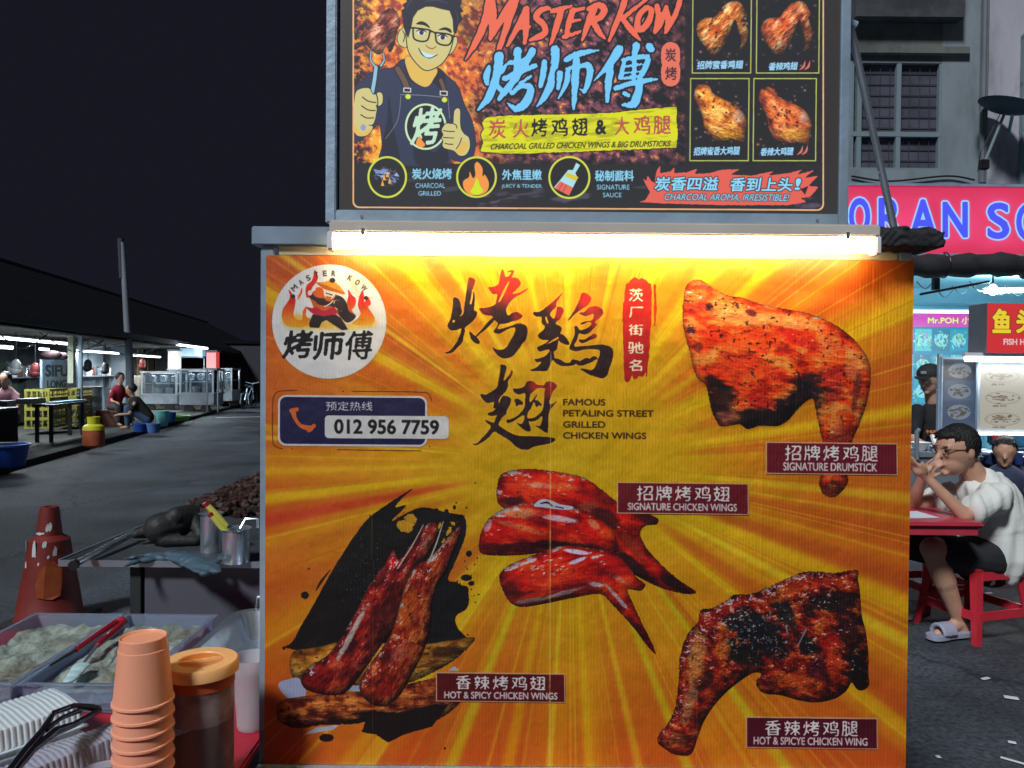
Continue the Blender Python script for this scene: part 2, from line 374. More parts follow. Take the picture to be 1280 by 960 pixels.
    # red brush banner with five characters
    ban = cv.strokes([[(787, 358, 5), (786, 400, 8), (786, 440, 7), (784, 474, 4)], [(794, 354, 7), (795, 400, 10), (795, 440, 10), (794, 470, 4)], [(803, 355, 7), (804, 410, 8), (803, 450, 8), (801, 466, 5)], [(812, 356, 2.2), (812, 390, 2.6), (811, 420, 1.2)], [(818, 356, 1.4), (819, 380, 1.8), (818, 408, .8)], [(808, 440, 2), (808, 470, 1)], [(782, 380, 4), (781, 400, 2)]])
    ban = cv.rough(ban, 0.9, 1.8, 0.6, 5, 88, 8)
    cv.fill(ban, lambda x0, y0, m: lerp(np.broadcast_to(C8(232, 28, 20), m.shape + (3,)), C8(176, 18, 28), np.tile(np.linspace(0, 1, m.shape[0])[:, None], (1, m.shape[1]))), .97)
    for ch, (a, b, c, d) in zip('茨厂街驰名', [(785.5,360,804.5,377.5),(785.5,383,804.5,398),(785,404.5,804.5,420),(784,426.5,805,442.5),(785,448.5,803,464.5)]):
        cv.text(ch, (a, b, c, d), (246, 236, 214), bold=.55, rough=(.25, 1.5, .3))
    for i, l in enumerate(('FAMOUS', 'PETALING STREET', 'GRILLED', 'CHICKEN WINGS')):
        y = 498.3 + i * 13.9; cv.text(l, (703.5, y, 703.5 + (53.5, 114, 53.5, 104.5)[i], y + 9), (52, 24, 10), bold=.6, rise=-(.3, .6, .3, .6)[i])
    # round white logo
    cv.ell(411.5, 402, 71.5, 71.5, (236, 236, 238)); 
    lt = lambda pts: ZM(340, 330, pts)
    def flame(pts, c1=(226, 30, 22), c2=(246, 170, 20)):
        M = cv.cover([catmull(lt(pts))])
        cv.fill(M, lambda x0, y0, m: lerp(np.broadcast_to(C8(*c1), m.shape + (3,)), C8(*c2), np.tile(np.clip(np.linspace(-.4, 1.1, m.shape[0]), 0, 1)[:, None], (1, m.shape[1]))))
    cv.fill(cv.soft(cv.cover([catmull(lt([(100,560),(250,500),(380,540),(600,560),(760,600),(900,590),(1030,560),(1020,620),(800,650),(500,650),(200,640)]))]), 2.2), (248, 196, 60), .9)
    flame([(165,255),(205,300),(235,350),(228,430),(215,500),(240,550),(300,555),(310,470),(345,430),(340,520),(390,560),(380,620),(200,625),(130,600),(98,530),(110,450),(150,390),(180,330)])
    flame([(300,235),(300,290),(262,360),(258,320),(280,290)]); flame([(760,255),(800,310),(838,350),(830,420),(800,460),(830,520),(780,560),(760,480),(750,380),(765,320)])
    flame([(905,260),(920,320),(925,380),(960,330),(990,400),(960,430),(1000,490),(1028,540),(1010,600),(930,612),(800,600),(860,540),(885,490),(860,420),(870,340)])
    DK = (48, 38, 42)
    cv.poly(lt([(425,60),(450,90),(458,150),(430,200),(400,240),(375,330),(345,330),(335,270),(350,210),(395,170),(415,120)]), (222, 36, 32), smooth=True)
    cv.poly(lt([(375,320),(420,270),(480,250),(540,290),(620,300),(660,310),(720,350),(790,460),(830,520),(800,570),(740,585),(690,540),(640,500),(520,480),(430,450),(400,390)]), (206, 92, 40), smooth=True)
    cv.poly(lt([(400,290),(440,330),(520,345),(600,380),(640,320),(700,330),(745,390),(770,470),(840,520),(790,575),(740,580),(680,520),(620,430),(480,410),(430,370),(370,330)]), DK, smooth=True)
    cv.poly(lt([(340,430),(400,440),(440,430),(520,470),(620,430),(640,500),(560,520),(470,510),(400,490)]), (196, 26, 62), smooth=True)
    cv.poly(lt([(410,500),(520,520),(640,505),(690,540),(730,600),(760,655),(700,662),(620,610),(545,560),(500,580),(470,640),(380,635),(370,600),(395,530)]), DK)
    cv.poly(lt([(620,370),(660,360),(705,390),(710,440),(690,475),(650,460),(620,420)]), (232, 214, 190), smooth=True)
    cv.line([lt([(650,385,3),(690,410,4),(680,450,3)]), lt([(640,410,3),(670,420,4),(690,440,3)])], (60, 40, 36))
    cv.line([[(p[0], p[1], p[2] / 8) for p in lt([(525,425,5),(570,405,6),(610,370,5)])]], (240, 236, 230))
    cv.poly(lt([(440,240),(500,240),(520,300),(490,340),(440,320)]), (228, 96, 30), smooth=True)
    cv.poly(lt([(520,270),(560,265),(630,290),(610,340),(560,350),(525,320)]), (236, 226, 214), smooth=True)
    cv.line([[(p[0], p[1], p[2] / 8) for p in lt([(540,290,4),(600,310,6)])], [(p[0], p[1], p[2] / 8) for p in lt([(545,325,4),(590,335,5)])]], DK)
    cv.ell(410, 373.5, 3.5, 3, (226, 100, 30))
    cv.poly(lt([(440,185),(520,180),(580,165),(640,190),(700,250),(730,300),(690,300),(600,275),(520,250),(480,215)]), (238, 158, 34), smooth=True); cv.poly(lt([(440,186),(500,200),(600,240),(700,275),(728,300),(600,272),(520,248)]), (206, 104, 26), smooth=True)
    cv.ell(415.5, 350.5, 3.6, 3, DK); cv.ell(387.5, 366, 2.8, 3.4, (232, 214, 190))
    cv.ell(366.5, 370.5, 2.6, 2.6, DK); cv.ell(457.5, 372.5, 2.6, 2.6, DK)
    def arc(body, c, rad, a0, a1, hgt, col):
        for i, ch in enumerate(body):
            if ch == ' ': continue
            a = a0 + (a1 - a0) * i / (len(body) - 1); t = R(a)
            gx, gy = c[0] + rad * math.sin(t), c[1] - rad * math.cos(t)
            w = hgt * (1.05 if ch in 'MW' else .72)
            def fn(p, gx=gx, gy=gy, t=t): return np.stack([gx + p[:, 0] * math.cos(t) - p[:, 1] * math.sin(t), gy + p[:, 0] * math.sin(t) + p[:, 1] * math.cos(t)], 1)
            cv.text(ch, (-w / 2, -hgt / 2, w / 2, hgt / 2), col, bold=.55, fn=fn)
    arc('MASTER KOW', (411.5, 402), 60.5, -46, 46, 7.6, (40, 36, 42))
    for ch, b, sk in (('烤', (354, 412, 391, 448.5), .25), ('师', (391.5, 414, 430, 450), .2), ('傅', (431, 413, 466, 450), .2)):
        cv.text(ch, b, (24, 22, 26), bold=1.15 if ch != '傅' else .7, skew=sk * .5, rise=1.5, rough=(.45, 1.8, .4, 1.6, -35))
    # hotline box
    def rrect(l, t, r_, b, rad, dy=0.0):
        P = []
        for cx_, cy_, a0 in ((r_ - rad, t + rad, -90), (r_ - rad, b - rad, 0), (l + rad, b - rad, 90), (l + rad, t + rad, 180)):
            for j in range(7): P.append((cx_ + rad * math.cos(R(a0 + 15 * j)), cy_ + rad * math.sin(R(a0 + 15 * j))))
        return [(x, y + dy * (x - l)) for x, y in P]
    BK = (40, 20, 20)
    for st in ([(371, 488, .45), (350, 489, .45), (343, 494, .45), (341, 505, .45), (341, 550, .45), (345, 558, .45), (353, 561, .45)], [(441, 489, .45), (520, 490, .45), (535, 492, .45), (539.5, 501, .45)], [(422, 562, .45), (480, 563, .45), (526, 563.5, .45)]):
        cv.line([st], BK)
    for px, py, rr_ in ((429, 489, .9), (365, 561, .7), (537, 558, .8)): cv.ell(px, py, rr_, rr_, BK)
    cv.poly(rrect(347.5, 493.5, 534, 557, 10, .008), (226, 222, 226)); cv.poly(rrect(350, 496, 531.5, 554.5, 8, .008), (28, 26, 74))
    cv.poly(rrect(406, 519, 561, 547.5, 5, .008), (226, 226, 228))
    cv.line([[(366.5, 514, 3.6), (369, 523, 2.4), (376, 532, 2.4), (388, 535.5, 3.8)], [(364, 513, 2.4), (371, 511.5, 2.6)], [(386, 538, 2.4), (392.5, 532, 2.6)]], (226, 108, 46))
    cv.text('预定热线', (407, 501.5, 466, 513.5), (240, 238, 240), bold=.3)
    cv.text('012 956 7759', (417.5, 524, 549, 543), (22, 18, 22), bold=.95, rise=-1.2)
    # caption plates
    plates = [((957, 552, 1121, 592), '招牌烤鸡腿', (979, 555.5, 1099, 576), 'SIGNATURE DRUMSTICK', (978, 577, 1096, 588), (116, 20, 38)),
              ((771, 602, 935, 641.5), '招牌烤鸡翅', (794, 606, 914, 626), 'SIGNATURE CHICKEN WINGS', (784, 627.5, 921, 637.5), (118, 20, 32)),
              ((545, 839.5, 706, 876), '香辣烤鸡翅', (568, 843, 684, 861.5), 'HOT & SPICY CHICKEN WINGS', (555, 863, 697, 872.5), (98, 12, 20)),
              ((932, 895, 1096, 934), '香辣烤鸡腿', (954, 899, 1074, 919), 'HOT & SPICYE CHICKEN WING', (941, 919.5, 1084, 930), (84, 10, 32))]
    drum = [(856,362),(864,351),(876,350),(886,356),(898,364),(912,370),(928,372),(950,380),(980,386),(1010,392),(1036,402),(1058,416),(1074,432),(1086,452),(1088,475),(1084,500),(1076,525),(1066,548),(1060,570),(1058,590),(1060,602),(1052,614),(1042,621),(1030,618),(1024,606),(1026,590),(1030,570),(1026,545),(1020,515),(1015,498),(1000,508),(985,525),(972,532),(950,532),(934,536),(924,530),(902,533),(895,525),(888,508),(882,482),(870,470),(862,440),(853,400)]
    meat(cv, drum, ((150, 26, 14), (226, 82, 30), (238, 150, 84)), [(920, 395, (45, 13, 12), (244, 190, 124), .7), (985, 402, (44, 10, 8), (242, 186, 122), .65), (940, 425, (55, 14, -8), (232, 90, 26), .8), (1000, 425, (45, 9, 18), (214, 40, 30), .75), (880, 420, (18, 30, 0), (228, 62, 14), .7), (1035, 430, (16, 22, 0), (226, 150, 92), .6), (1065, 455, (12, 26, -10), (228, 160, 112), .6), (930, 460, (40, 14, 0), (232, 92, 36), .7), (1040, 480, (16, 26, 0), (190, 62, 56), .7),
          (985, 514, (60, 22, -24), (34, 22, 32), 1), (1008, 486, (22, 20, -30), (38, 24, 36), 1), (945, 524, (46, 17, 0), (40, 22, 28), 1), (900, 503, (24, 26, 20), (50, 24, 26), .97), (912, 522, (18, 9, 10), (170, 100, 90), .7), (893, 478, (20, 7, 25), (36, 26, 30), .95), (950, 500, (22, 8, 20), (206, 54, 44), .85), (1048, 545, (14, 24, 0), (140, 60, 52), .7), (1042, 610, (12, 10, 0), (92, 42, 38), .8), (886, 382, (6, 6, 0), (70, 30, 50), .85), (938, 390, (8, 5, 20), (90, 30, 50), .8), (864, 412, (6, 9, 0), (70, 30, 46), .85), (872, 433, (7, 10, 0), (100, 34, 40), .7), (1070, 490, (6, 26, 8), (96, 40, 50), .7), (880, 358, (8, 5, 10), (150, 80, 80), .7)],
         seed=21, ang=8, ar=2.6, cell=8, relief=1.0, gloss=.62, speck=.6, streak=.55)
    w1 = [(622,604),(628,592),(640,588),(664,586),(700,590),(730,597),(752,612),(776,630),(806,640),(822,648),(820,655),(806,657),(800,668),(812,690),(840,718),(862,734),(870,741),(850,741),(820,732),(790,716),(760,694),(700,660),(660,648),(640,640),(622,628)]
    w2 = [(598,682),(602,664),(614,645),(640,632),(672,628),(715,634),(745,645),(768,666),(770,690),(752,700),(720,690),(690,688),(664,692),(630,694),(603,692)]
    w3 = [(624,722),(634,708),(660,696),(700,682),(735,684),(770,692),(786,708),(796,722),(806,730),(800,738),(784,736),(790,752),(802,778),(816,806),(819,817),(808,806),(790,782),(766,756),(750,742),(720,746),(680,754),(650,758),(634,748)]
    RB = ((104, 8, 14), (180, 22, 16), (222, 78, 30))
    meat(cv, w1, RB, [(668, 606, (22, 5, 6), (222, 190, 176), .6), (650, 606, (18, 12, 0), (204, 72, 34), .8), (705, 608, (20, 6, 4), (224, 130, 70), .6), (640, 625, (20, 8, 0), (70, 8, 22), .9), (742, 640, (22, 12, 35), (160, 92, 66), .75), (760, 650, (26, 9, 40), (64, 18, 28), .85), (790, 682, (36, 7, 52), (150, 56, 34), .8), (790, 705, (44, 9, 40), (54, 14, 26), .92), (842, 730, (26, 7, 35), (44, 14, 24), .9), (810, 648, (16, 6, 10), (80, 20, 30), .9)], seed=31, ang=15, ar=2.6, gloss=.95, speck=.3, streak=.3, cell=10, relief=.8)
    meat(cv, w2, RB, [(648, 640, (28, 7, 0), (206, 176, 130), .65), (655, 660, (34, 5, 15), (214, 150, 110), .55), (700, 648, (22, 4.5, 10), (222, 216, 230), .8), (618, 668, (16, 12, 0), (196, 30, 26), .8), (640, 684, (44, 7, -2), (74, 6, 20), .9), (710, 682, (50, 7, 4), (50, 8, 20), .92), (736, 664, (18, 12, 30), (208, 36, 30), .85), (742, 655, (10, 5, 40), (226, 170, 120), .7), (609, 656, (5, 8, 20), (220, 205, 215), .7)], seed=32, ang=10, ar=2.4, gloss=.95, speck=.25, streak=.35, cell=10, relief=.8)
    cv.poly([(667,632),(676,624),(688,625),(700,630),(716,633),(712,637),(694,636),(678,634)], (216, 222, 240), smooth=True, a=.95); cv.line([[(676,629,.8),(684,628,1.2),(690,632,.8)], [(694,633,.6),(704,635,.8)]], (40, 20, 30))
    meat(cv, w3, RB, [(680, 716, (46, 12, -8), (188, 48, 26), .85), (640, 738, (16, 10, 10), (90, 12, 24), .9), (720, 689, (20, 3, 8), (222, 226, 244), .9), (722, 700, (14, 2.6, -22), (216, 222, 244), .9), (765, 705, (24, 10, 30), (178, 22, 26), .85), (745, 730, (12, 4, 10), (222, 226, 240), .8), (770, 745, (30, 3, 48), (216, 206, 216), .85), (700, 742, (34, 3, -16), (214, 200, 206), .8), (660, 750, (24, 3, -12), (206, 200, 200), .75), (795, 785, (28, 7, 58), (92, 16, 26), .85), (776, 725, (14, 4, 30), (196, 160, 150), .6)], seed=33, ang=-12, ar=2.6, gloss=.9, speck=.25, streak=.25, cell=10, relief=.8)
    # black ink splash with two spicy wings on a wooden board
    spl = cv.cover([catmull([(516,610),(503,622),(494,634),(508,632),(488,652),(510,640),(530,634),(556,640),(580,646),(582,668),(570,700),(560,724),(572,728),(585,740),(584,760),(570,770),(572,785),(584,800),(560,812),(520,830),(368,812),(367,800),(392,755),(420,705),(450,660),(470,640)], n=4)])
    spl = cv.rough(spl, 0.55, 1.8, .5, 3, -50, 2)
    cv.fill(spl, (20, 18, 20)); 
    for x, y, rx, ry in ((558, 641, 3, 5), (568, 634, 2, 3), (575, 646, 6, 3), (586, 692, 4, 4), (583, 722, 7, 4), (589, 729, 4, 3), (580, 738, 6, 6), (381, 744, 5, 4.6), (355, 810, 2, 2.4), (386, 711, 1.5, 1.5), (545, 640, 4, 5), (556, 935, 1.5, 2), (424, 670, .1, .1)): cv.fill(cv.rough(cv.ell(x, y, rx, ry), .5, 1.4, .35, 1, 0, 3), (20, 16, 18))
    cv.line([[(395, 738, .6), (402, 726, 1.6), (413, 712, .4)]], (36, 16, 16))
    for i in range(60):
        a, b = rng.normal(455, 14), rng.normal(705, 28); cv.ell(a, b, .25 + .5 * rng.random(), .25 + .5 * rng.random(), (170, 170, 176), .7)
    for i in range(90):
        a, b = (rng.normal(500, 18), rng.normal(650, 14)) if i % 2 else (rng.normal(578, 12), rng.normal(715, 40)); q = .3 + .9 * rng.random(); cv.ell(a, b, q, q, (24, 16, 16), .9)
    for a, b, c_, d_ in ((549, 657, 2.2, 5), (561, 664, 2.5, 6), (566, 654, 4, 1.6), (554, 676, 1.6, 4), (506, 658, 11, 7), (513, 650, 8, 8)): cv.fill(cv.rough(cv.ell(a, b, c_, d_, None, 1, 25), 1.3, 1.6, .7, 2, -50), (226, 160, 24), .95)
    meat(cv, [(366,815),(400,808),(440,800),(520,806),(590,796),(582,812),(560,830),(520,850),(480,860),(400,850),(366,846)], ((96, 56, 16), (176, 122, 50), (206, 164, 92)), [(560, 815, (30, 10, 0), (60, 34, 20), .8)], seed=41, ang=-5, ar=3, gloss=.1)
    cv.poly([(360,849),(372,847),(380,856),(381,871),(362,873),(350,862),(349,853)], (176, 182, 214), smooth=True); cv.poly([(434,858),(452,856),(450,864),(436,863)], (150, 178, 214)); cv.poly([(560,838),(568,832),(574,838)], (170, 200, 210)); cv.poly([(395,909),(424,906),(416,912),(380,918)], (188, 196, 216))
    meat(cv, [(352,876),(380,870),(420,866),(480,862),(530,850),(585,842),(580,870),(560,892),(530,905),(500,900),(460,902),(440,905),(400,906),(372,910),(350,902),(346,888)], ((76, 20, 14), (146, 76, 40), (196, 130, 72)), [(470, 900, (60, 14, -5), (22, 14, 12), .95), (545, 880, (22, 12, -15), (96, 44, 20), .7)], seed=42, ang=-3, ar=4, cell=5, gloss=.15, speck=.6, streak=.6, jag=1.0)
    cv.fill(cv.rough(cv.poly([(458,898),(500,890),(545,880),(560,882),(540,908),(505,918),(485,928),(470,918),(452,915)], (20, 14, 12), 0), .6, 1.8, .5), (20, 14, 14)); cv.fill(cv.rough(cv.ell(408, 922, 9, 5), .7, 1.5, .5), (26, 14, 12))
    sA = [(492,686),(498,700),(512,682),(528,660),(540,652),(547,656),(545,672),(530,700),(510,740),(500,770),(480,800),(460,830),(445,850),(430,866),(408,868),(384,862),(376,850),(384,836),(410,818),(430,790),(446,762),(462,730),(480,706)]
    sB = [(572,658),(577,662),(566,690),(556,716),(548,726),(540,750),(536,790),(526,820),(510,850),(498,870),(480,882),(462,878),(450,864),(452,846),(466,826),(484,800),(496,770),(506,730),(520,708),(540,694)]
    meat(cv, sA, ((66, 10, 16), (132, 24, 24), (182, 84, 56)), [(490, 700, (8, 12, 0), (190, 30, 26), .9), (440, 790, (44, 4, -62), (206, 214, 206), .75), (530, 680, (18, 5, -60), (196, 186, 160), .5), (400, 850, (20, 12, 0), (136, 18, 22), .8), (480, 770, (16, 40, 25), (66, 14, 24), .7)], seed=51, ang=-60, ar=2.2, gloss=.75, cell=7, speck=.4, streak=.4)
    meat(cv, sB, ((84, 16, 14), (150, 48, 26), (196, 118, 62)), [(512, 760, (12, 26, 10), (190, 104, 44), .7), (500, 815, (10, 16, 30), (196, 150, 140), .35), (485, 862, (20, 12, 0), (150, 40, 30), .8), (560, 690, (8, 24, 20), (150, 44, 38), .7), (535, 800, (7, 34, 10), (80, 14, 24), .8)], seed=52, ang=-66, ar=2.2, gloss=.8, cell=6, speck=.45, streak=.5)
    cv.line([[(529, 656, .5), (515, 682, .8), (497, 710, .9)], [(554, 652, .5), (545, 680, .9), (535, 704, .9)]], (206, 190, 170))
    # charred leg
    leg = [(1072,713),(1072,722),(1075,745),(1077,770),(1082,790),(1085,815),(1085,840),(1086,855),(1078,862),(1070,860),(1064,852),(1058,862),(1044,872),(1022,877),(1000,875),(975,868),(955,866),(946,858),(946,850),(952,842),(942,840),(928,848),(910,862),(893,880),(880,900),(872,920),(866,938),(858,944),(842,942),(832,936),(822,928),(824,916),(832,908),(842,890),(846,870),(848,850),(850,820),(856,800),(862,788),(872,778),(876,762),(890,760),(908,750),(918,743),(938,742),(960,734),(985,722),(1010,714),(1040,716),(1055,714)]
    meat(cv, leg, ((60, 12, 14), (142, 34, 22), (196, 104, 48)), [(1035, 752, (42, 16, 0), (36, 20, 24), .92), (1062, 790, (18, 40, 0), (44, 18, 26), .8), (1072, 835, (16, 34, 0), (24, 16, 16), .97), (1012, 808, (14, 14, 0), (22, 26, 28), .95), (1036, 800, (16, 12, 0), (160, 32, 28), .85), (1042, 825, (9, 22, 0), (186, 66, 34), .8), (1020, 835, (14, 22, 0), (76, 18, 36), .85), (935, 780, (44, 20, 12), (26, 28, 34), .95), (955, 800, (42, 20, 20), (24, 26, 32), .92), (925, 815, (30, 18, 30), (28, 26, 26), .9), (980, 765, (14, 26, -25), (30, 34, 40), .85), (870, 820, (13, 34, 8), (196, 142, 84), .8), (902, 812, (12, 14, 30), (196, 110, 44), .8), (860, 880, (9, 30, 12), (188, 150, 108), .6), (842, 925, (16, 14, 0), (170, 110, 64), .6), (900, 765, (30, 8, -30), (132, 26, 26), .8), (985, 740, (34, 9, -18), (190, 92, 40), .65), (990, 850, (30, 12, 10), (196, 96, 40), .65), (920, 858, (8, 26, 45), (26, 18, 22), .9), (880, 850, (14, 10, -40), (40, 24, 22), .7), (1015, 728, (24, 6, 0), (180, 60, 40), .6)],
         seed=61, ang=20, ar=1.6, cell=6, relief=1.4, gloss=.8, speck=.45, streak=.45)
    for i in range(150):
        a, b = rng.normal(940, 30), rng.normal(795, 20); q = .5 + 1.3 * rng.random()
        cv.fill(cv.ell(a, b, q * 1.6, q * .7, None, 1, rng.random() * 180), ((132, 140, 158), (150, 70, 60), (190, 190, 196), (70, 90, 120))[i % 4], .55)
    cv.line([[(1007, 786, 1.2), (1002, 796, .9), (996, 808, .9)], [(982, 782, 1.2), (984, 792, 1.0)]], (150, 156, 170), .8)
    for (l, t, r_, b), zh, zb, en, eb, c in plates:
        dy = .012
        cv.poly([(l, t), (r_, t + dy * (r_ - l)), (r_ + .6, b + dy * (r_ - l)), (l, b)], (222, 180, 140)); cv.poly([(l + 1.3, t + 1.3), (r_ - 1.2, t + 1.3 + dy * (r_ - l)), (r_ - .7, b - 1.2 + dy * (r_ - l)), (l + 1.3, b - 1.3)], c)
        n = len(zh); w = (zb[2] - zb[0]) / n
        for i, ch in enumerate(zh): cv.text(ch, (zb[0] + i * w + .8, zb[1] + dy * i * w, zb[0] + (i + 1) * w - 1.6, zb[3] + dy * i * w), (240, 236, 234), bold=.45, rough=(.2, 1.2, .25))
        cv.text(en, (eb[0], eb[1] + .9, eb[2], eb[3] + .9), (240, 236, 234), bold=.6, rise=-dy * (eb[2] - eb[0]))
    # pale lines along the folds: the creases' bright highlight put into the print's colour
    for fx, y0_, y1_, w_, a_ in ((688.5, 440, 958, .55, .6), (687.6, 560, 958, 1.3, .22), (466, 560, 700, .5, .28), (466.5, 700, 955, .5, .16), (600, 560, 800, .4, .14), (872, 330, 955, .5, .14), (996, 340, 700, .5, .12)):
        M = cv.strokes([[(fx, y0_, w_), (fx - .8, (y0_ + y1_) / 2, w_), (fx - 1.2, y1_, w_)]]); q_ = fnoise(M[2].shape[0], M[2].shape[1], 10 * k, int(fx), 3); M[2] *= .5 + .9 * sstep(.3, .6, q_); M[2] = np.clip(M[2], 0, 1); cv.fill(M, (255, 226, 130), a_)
    for i in range(26):
        x_, y_ = (480 + rng.normal(0, 26), 372 + rng.normal(0, 12)) if i % 2 else (340 + 790 * rng.random(), 330 + 620 * rng.random()); l_ = 3 + 9 * rng.random(); t_ = rng.normal(.1, .4)
        cv.line([[(x_, y_, .15), (x_ + l_ * math.cos(t_) * .5, y_ + l_ * math.sin(t_) * .5 + .6, .4), (x_ + l_ * math.cos(t_), y_ + l_ * math.sin(t_), .15)]], (120, 50, 10), .35)
    cv.parts = [('printed_logo', [(411.5 + 71.5 * math.cos(t / 24 * math.pi), 402 + 71.5 * math.sin(t / 24 * math.pi)) for t in range(48)]), ('phone_banner', rrect(347.5, 493.5, 534, 557, 10, .008)), ('number_strip', rrect(406, 519, 561, 547.5, 5, .008)),
                ('food_picture', drum), ('food_picture', w1), ('food_picture', w2), ('food_picture', w3), ('food_picture', sA), ('food_picture', sB), ('food_picture', leg)] + [('caption_plate', [(l, t), (r_, t + .012 * (r_ - l)), (r_ + .6, b + .012 * (r_ - l)), (l, b)]) for (l, t, r_, b), *_ in plates]
    return cv
# ------------------------------------------------------------------ the print of the lit sign above the cart
LY = 1.43
LX0, LX1, LZ0, LZ1 = -0.323, 0.601, 1.830, 2.345
def paint_lightbox():
    S = 1330.0
    W, H = int((LX1 - LX0) * S), int((LZ1 - LZ0) * S)
    cv = Canvas(W, H, plane_map(LY, LX0, LZ1, S), S * LY / FPX); k = cv.k
    T1 = lambda x, y: cv.T(np.array([[x, y]], float))[0]
    n = fnoise(H, W, 6.5 * k, 71, 5, 1.3, 37); m2 = fnoise(H, W, 34 * k, 75, 3); n3 = fnoise(H, W, 4 * k, 79, 3)
    yy, xx = np.mgrid[0:H, 0:W].astype(np.float32); p0 = T1(500, 110); px = (xx - p0[0]) / k + 500; py = (yy - p0[1]) / k + 110
    warm = sstep(640, 560, px + (m2 - .5) * 90) * sstep(235, 200, py)
    mid = sstep(900, 780, px) * sstep(205, 190, py)
    c = lerp(np.broadcast_to(C8(16, 12, 18), (H, W, 3)), C8(112, 60, 82), sstep(.36, .56, n) * np.maximum(.35, mid))
    c = lerp(c, C8(176, 92, 84), sstep(.56, .70, n) * np.maximum(mid * .8, .08)); c = lerp(c, C8(236, 150, 60), sstep(.68, .80, n * .6 + n3 * .5) * mid)
    wc = lerp(np.broadcast_to(C8(150, 56, 44), (H, W, 3)), C8(232, 112, 44), sstep(.36, .52, n)); wc = lerp(wc, C8(246, 172, 44), sstep(.44, .60, n * .5 + m2 * .5)); wc = lerp(wc, C8(255, 226, 120), .8 * sstep(.64, .76, n3 * .6 + n * .45))
    c = c * (1 - warm[..., None]) + wc * warm[..., None]
    edge = sstep(470, 446, px + (n - .5) * 26) ; c = lerp(c, C8(30, 16, 28), edge * sstep(.3, .6, n3))
    cv.c = c.astype(np.float32)
    # dark lower strip
    cv.fill(cv.rough(cv.cover([[(440, 203), (1030, 207), (1030, 300), (440, 300)]]), .8, 3, .8), (26, 26, 32))
    sm = fnoise(H, W, 10 * k, 91, 4, 3.5, -8); cv.c = lerp(cv.c, C8(110, 70, 130), .5 * sstep(.58, .72, sm) * sstep(225, 250, py) * sstep(262, 252, py)); cv.c = lerp(cv.c, C8(110, 120, 116), .28 * sstep(.6, .74, sm) * sstep(205, 215, py))
    cv.fill(cv.cover([[(856, -100), (1030, -100), (1030, 206), (856, 206)]]), (24, 20, 28), .75)
    # cook in an apron
    z1 = lambda pts: ZM(440, 0, pts); z2 = lambda pts: ZM(440, 100, pts)
    SK, SKD, LN, NV, NVD = (206, 196, 128), (224, 184, 84), (24, 18, 26), (40, 48, 78), (26, 28, 46)
    def P(pts, col, ln=1.0, smooth=True):
        if ln: 
            M = cv.cover([catmull(pts) if smooth else pts]); cv.fill(cv.grow(M, ln), LN); cv.fill(M, col)
            return M
        return cv.poly(pts, col, smooth=smooth)
    P([(443,112),(455,98),(470,88),(492,84),(506,74),(545,84),(560,96),(572,108),(580,130),(590,152),(594,178),(590,196),(578,202),(562,198),(556,205),(480,205),(478,180),(474,155),(462,165),(450,175),(442,172),(441,130)], NV)
    for a in ([(486,120),(484,150),(478,180),(480,204),(500,204),(492,160)], [(520,165),(540,190),(556,180),(558,204),(520,204)]): P(a, NVD, 0)
    P([(506,82),(512,74),(530,90),(524,104),(512,100)], NVD, .6); P([(540,100),(548,88),(556,96),(552,110)], NVD, .6)
    P([(508,70),(512,95),(524,106),(534,108),(541,100),(545,84)], SKD, .6)
    cv.line([[(500, 118, .5), (530, 119, .5), (560, 122, .5)], [(501, 120, .4), (497, 150, .4), (482, 173, .4)], [(560, 124, .4), (562, 148, .4)]], (170, 170, 170), .7)
    for q, w_ in (([(497, 86), (505, 100), (510, 113)], 4), ([(551, 100), (555, 112), (556, 120)], 3)):
        cv.line([[(a, b, w_ + .6) for a, b in q]], LN); cv.line([[(a, b, w_ - .6) for a, b in q]], (104, 76, 62))
    for a, b in ((509, 112.5), (554.5, 116.5)):
        cv.poly([(a-5, b-3.5), (a+5, b-3), (a+5, b+3), (a-5, b+2.5)], (206, 206, 210)); cv.poly([(a-3.5, b-2), (a+3.5, b-1.6), (a+3.5, b+1.8), (a-3.5, b+1.4)], (20, 20, 24))
        cv.ell(a + 1, b + 8, 3.4, 3.2, (214, 226, 70))
    cv.ell(532, 158, 26, 29, (206, 232, 180)); cv.ell(532, 158, 23.4, 26.4, (22, 22, 34)); 
    cv.text('烤', (515, 133, 551, 181), (190, 226, 196), bold=1.2, skew=.15, rise=2, rough=(.4, 1.5, .4))
    cv.poly(z2([(640,640),(650,590),(680,560),(700,600),(730,640),(715,665),(670,668)]), (238, 150, 60), smooth=True)
    # head
    P([(500, 38), (497, 46), (498, 54), (503, 58), (508, 58), (509, 40), (506, 34)], SK); P([(570, 46), (571, 54), (566, 64), (561, 67), (562, 52)], SK)
    cv.line([[(503, 38, .4), (506, 44, .5), (504, 52, .5)]], LN)
    P([(508, 22), (509, 55), (513, 68), (522, 80), (531, 87), (540, 86), (552, 79), (561, 66), (566, 48), (569, 20), (545, 4), (520, 6)], SK, 1.3)
    cv.poly([(512, 60), (522, 76), (534, 84), (548, 79), (536, 80), (524, 72)], SKD, smooth=True, a=.6)
    P([(505, 35), (503, 20), (502, 13), (506, 10), (503, 6), (509, 2), (506, -4), (514, -6), (520, -14), (528, -11), (538, -17), (546, -12), (558, -14), (564, -8), (572, -8), (573, -1), (577, 1), (575, 8), (579, 14), (575, 16), (578, 24), (573, 30), (570, 42), (567, 40), (566, 24), (562, 13), (552, 11), (541, 8), (532, 8), (522, 13), (516, 22), (514, 33), (510, 47)], (26, 24, 44), .5, False)
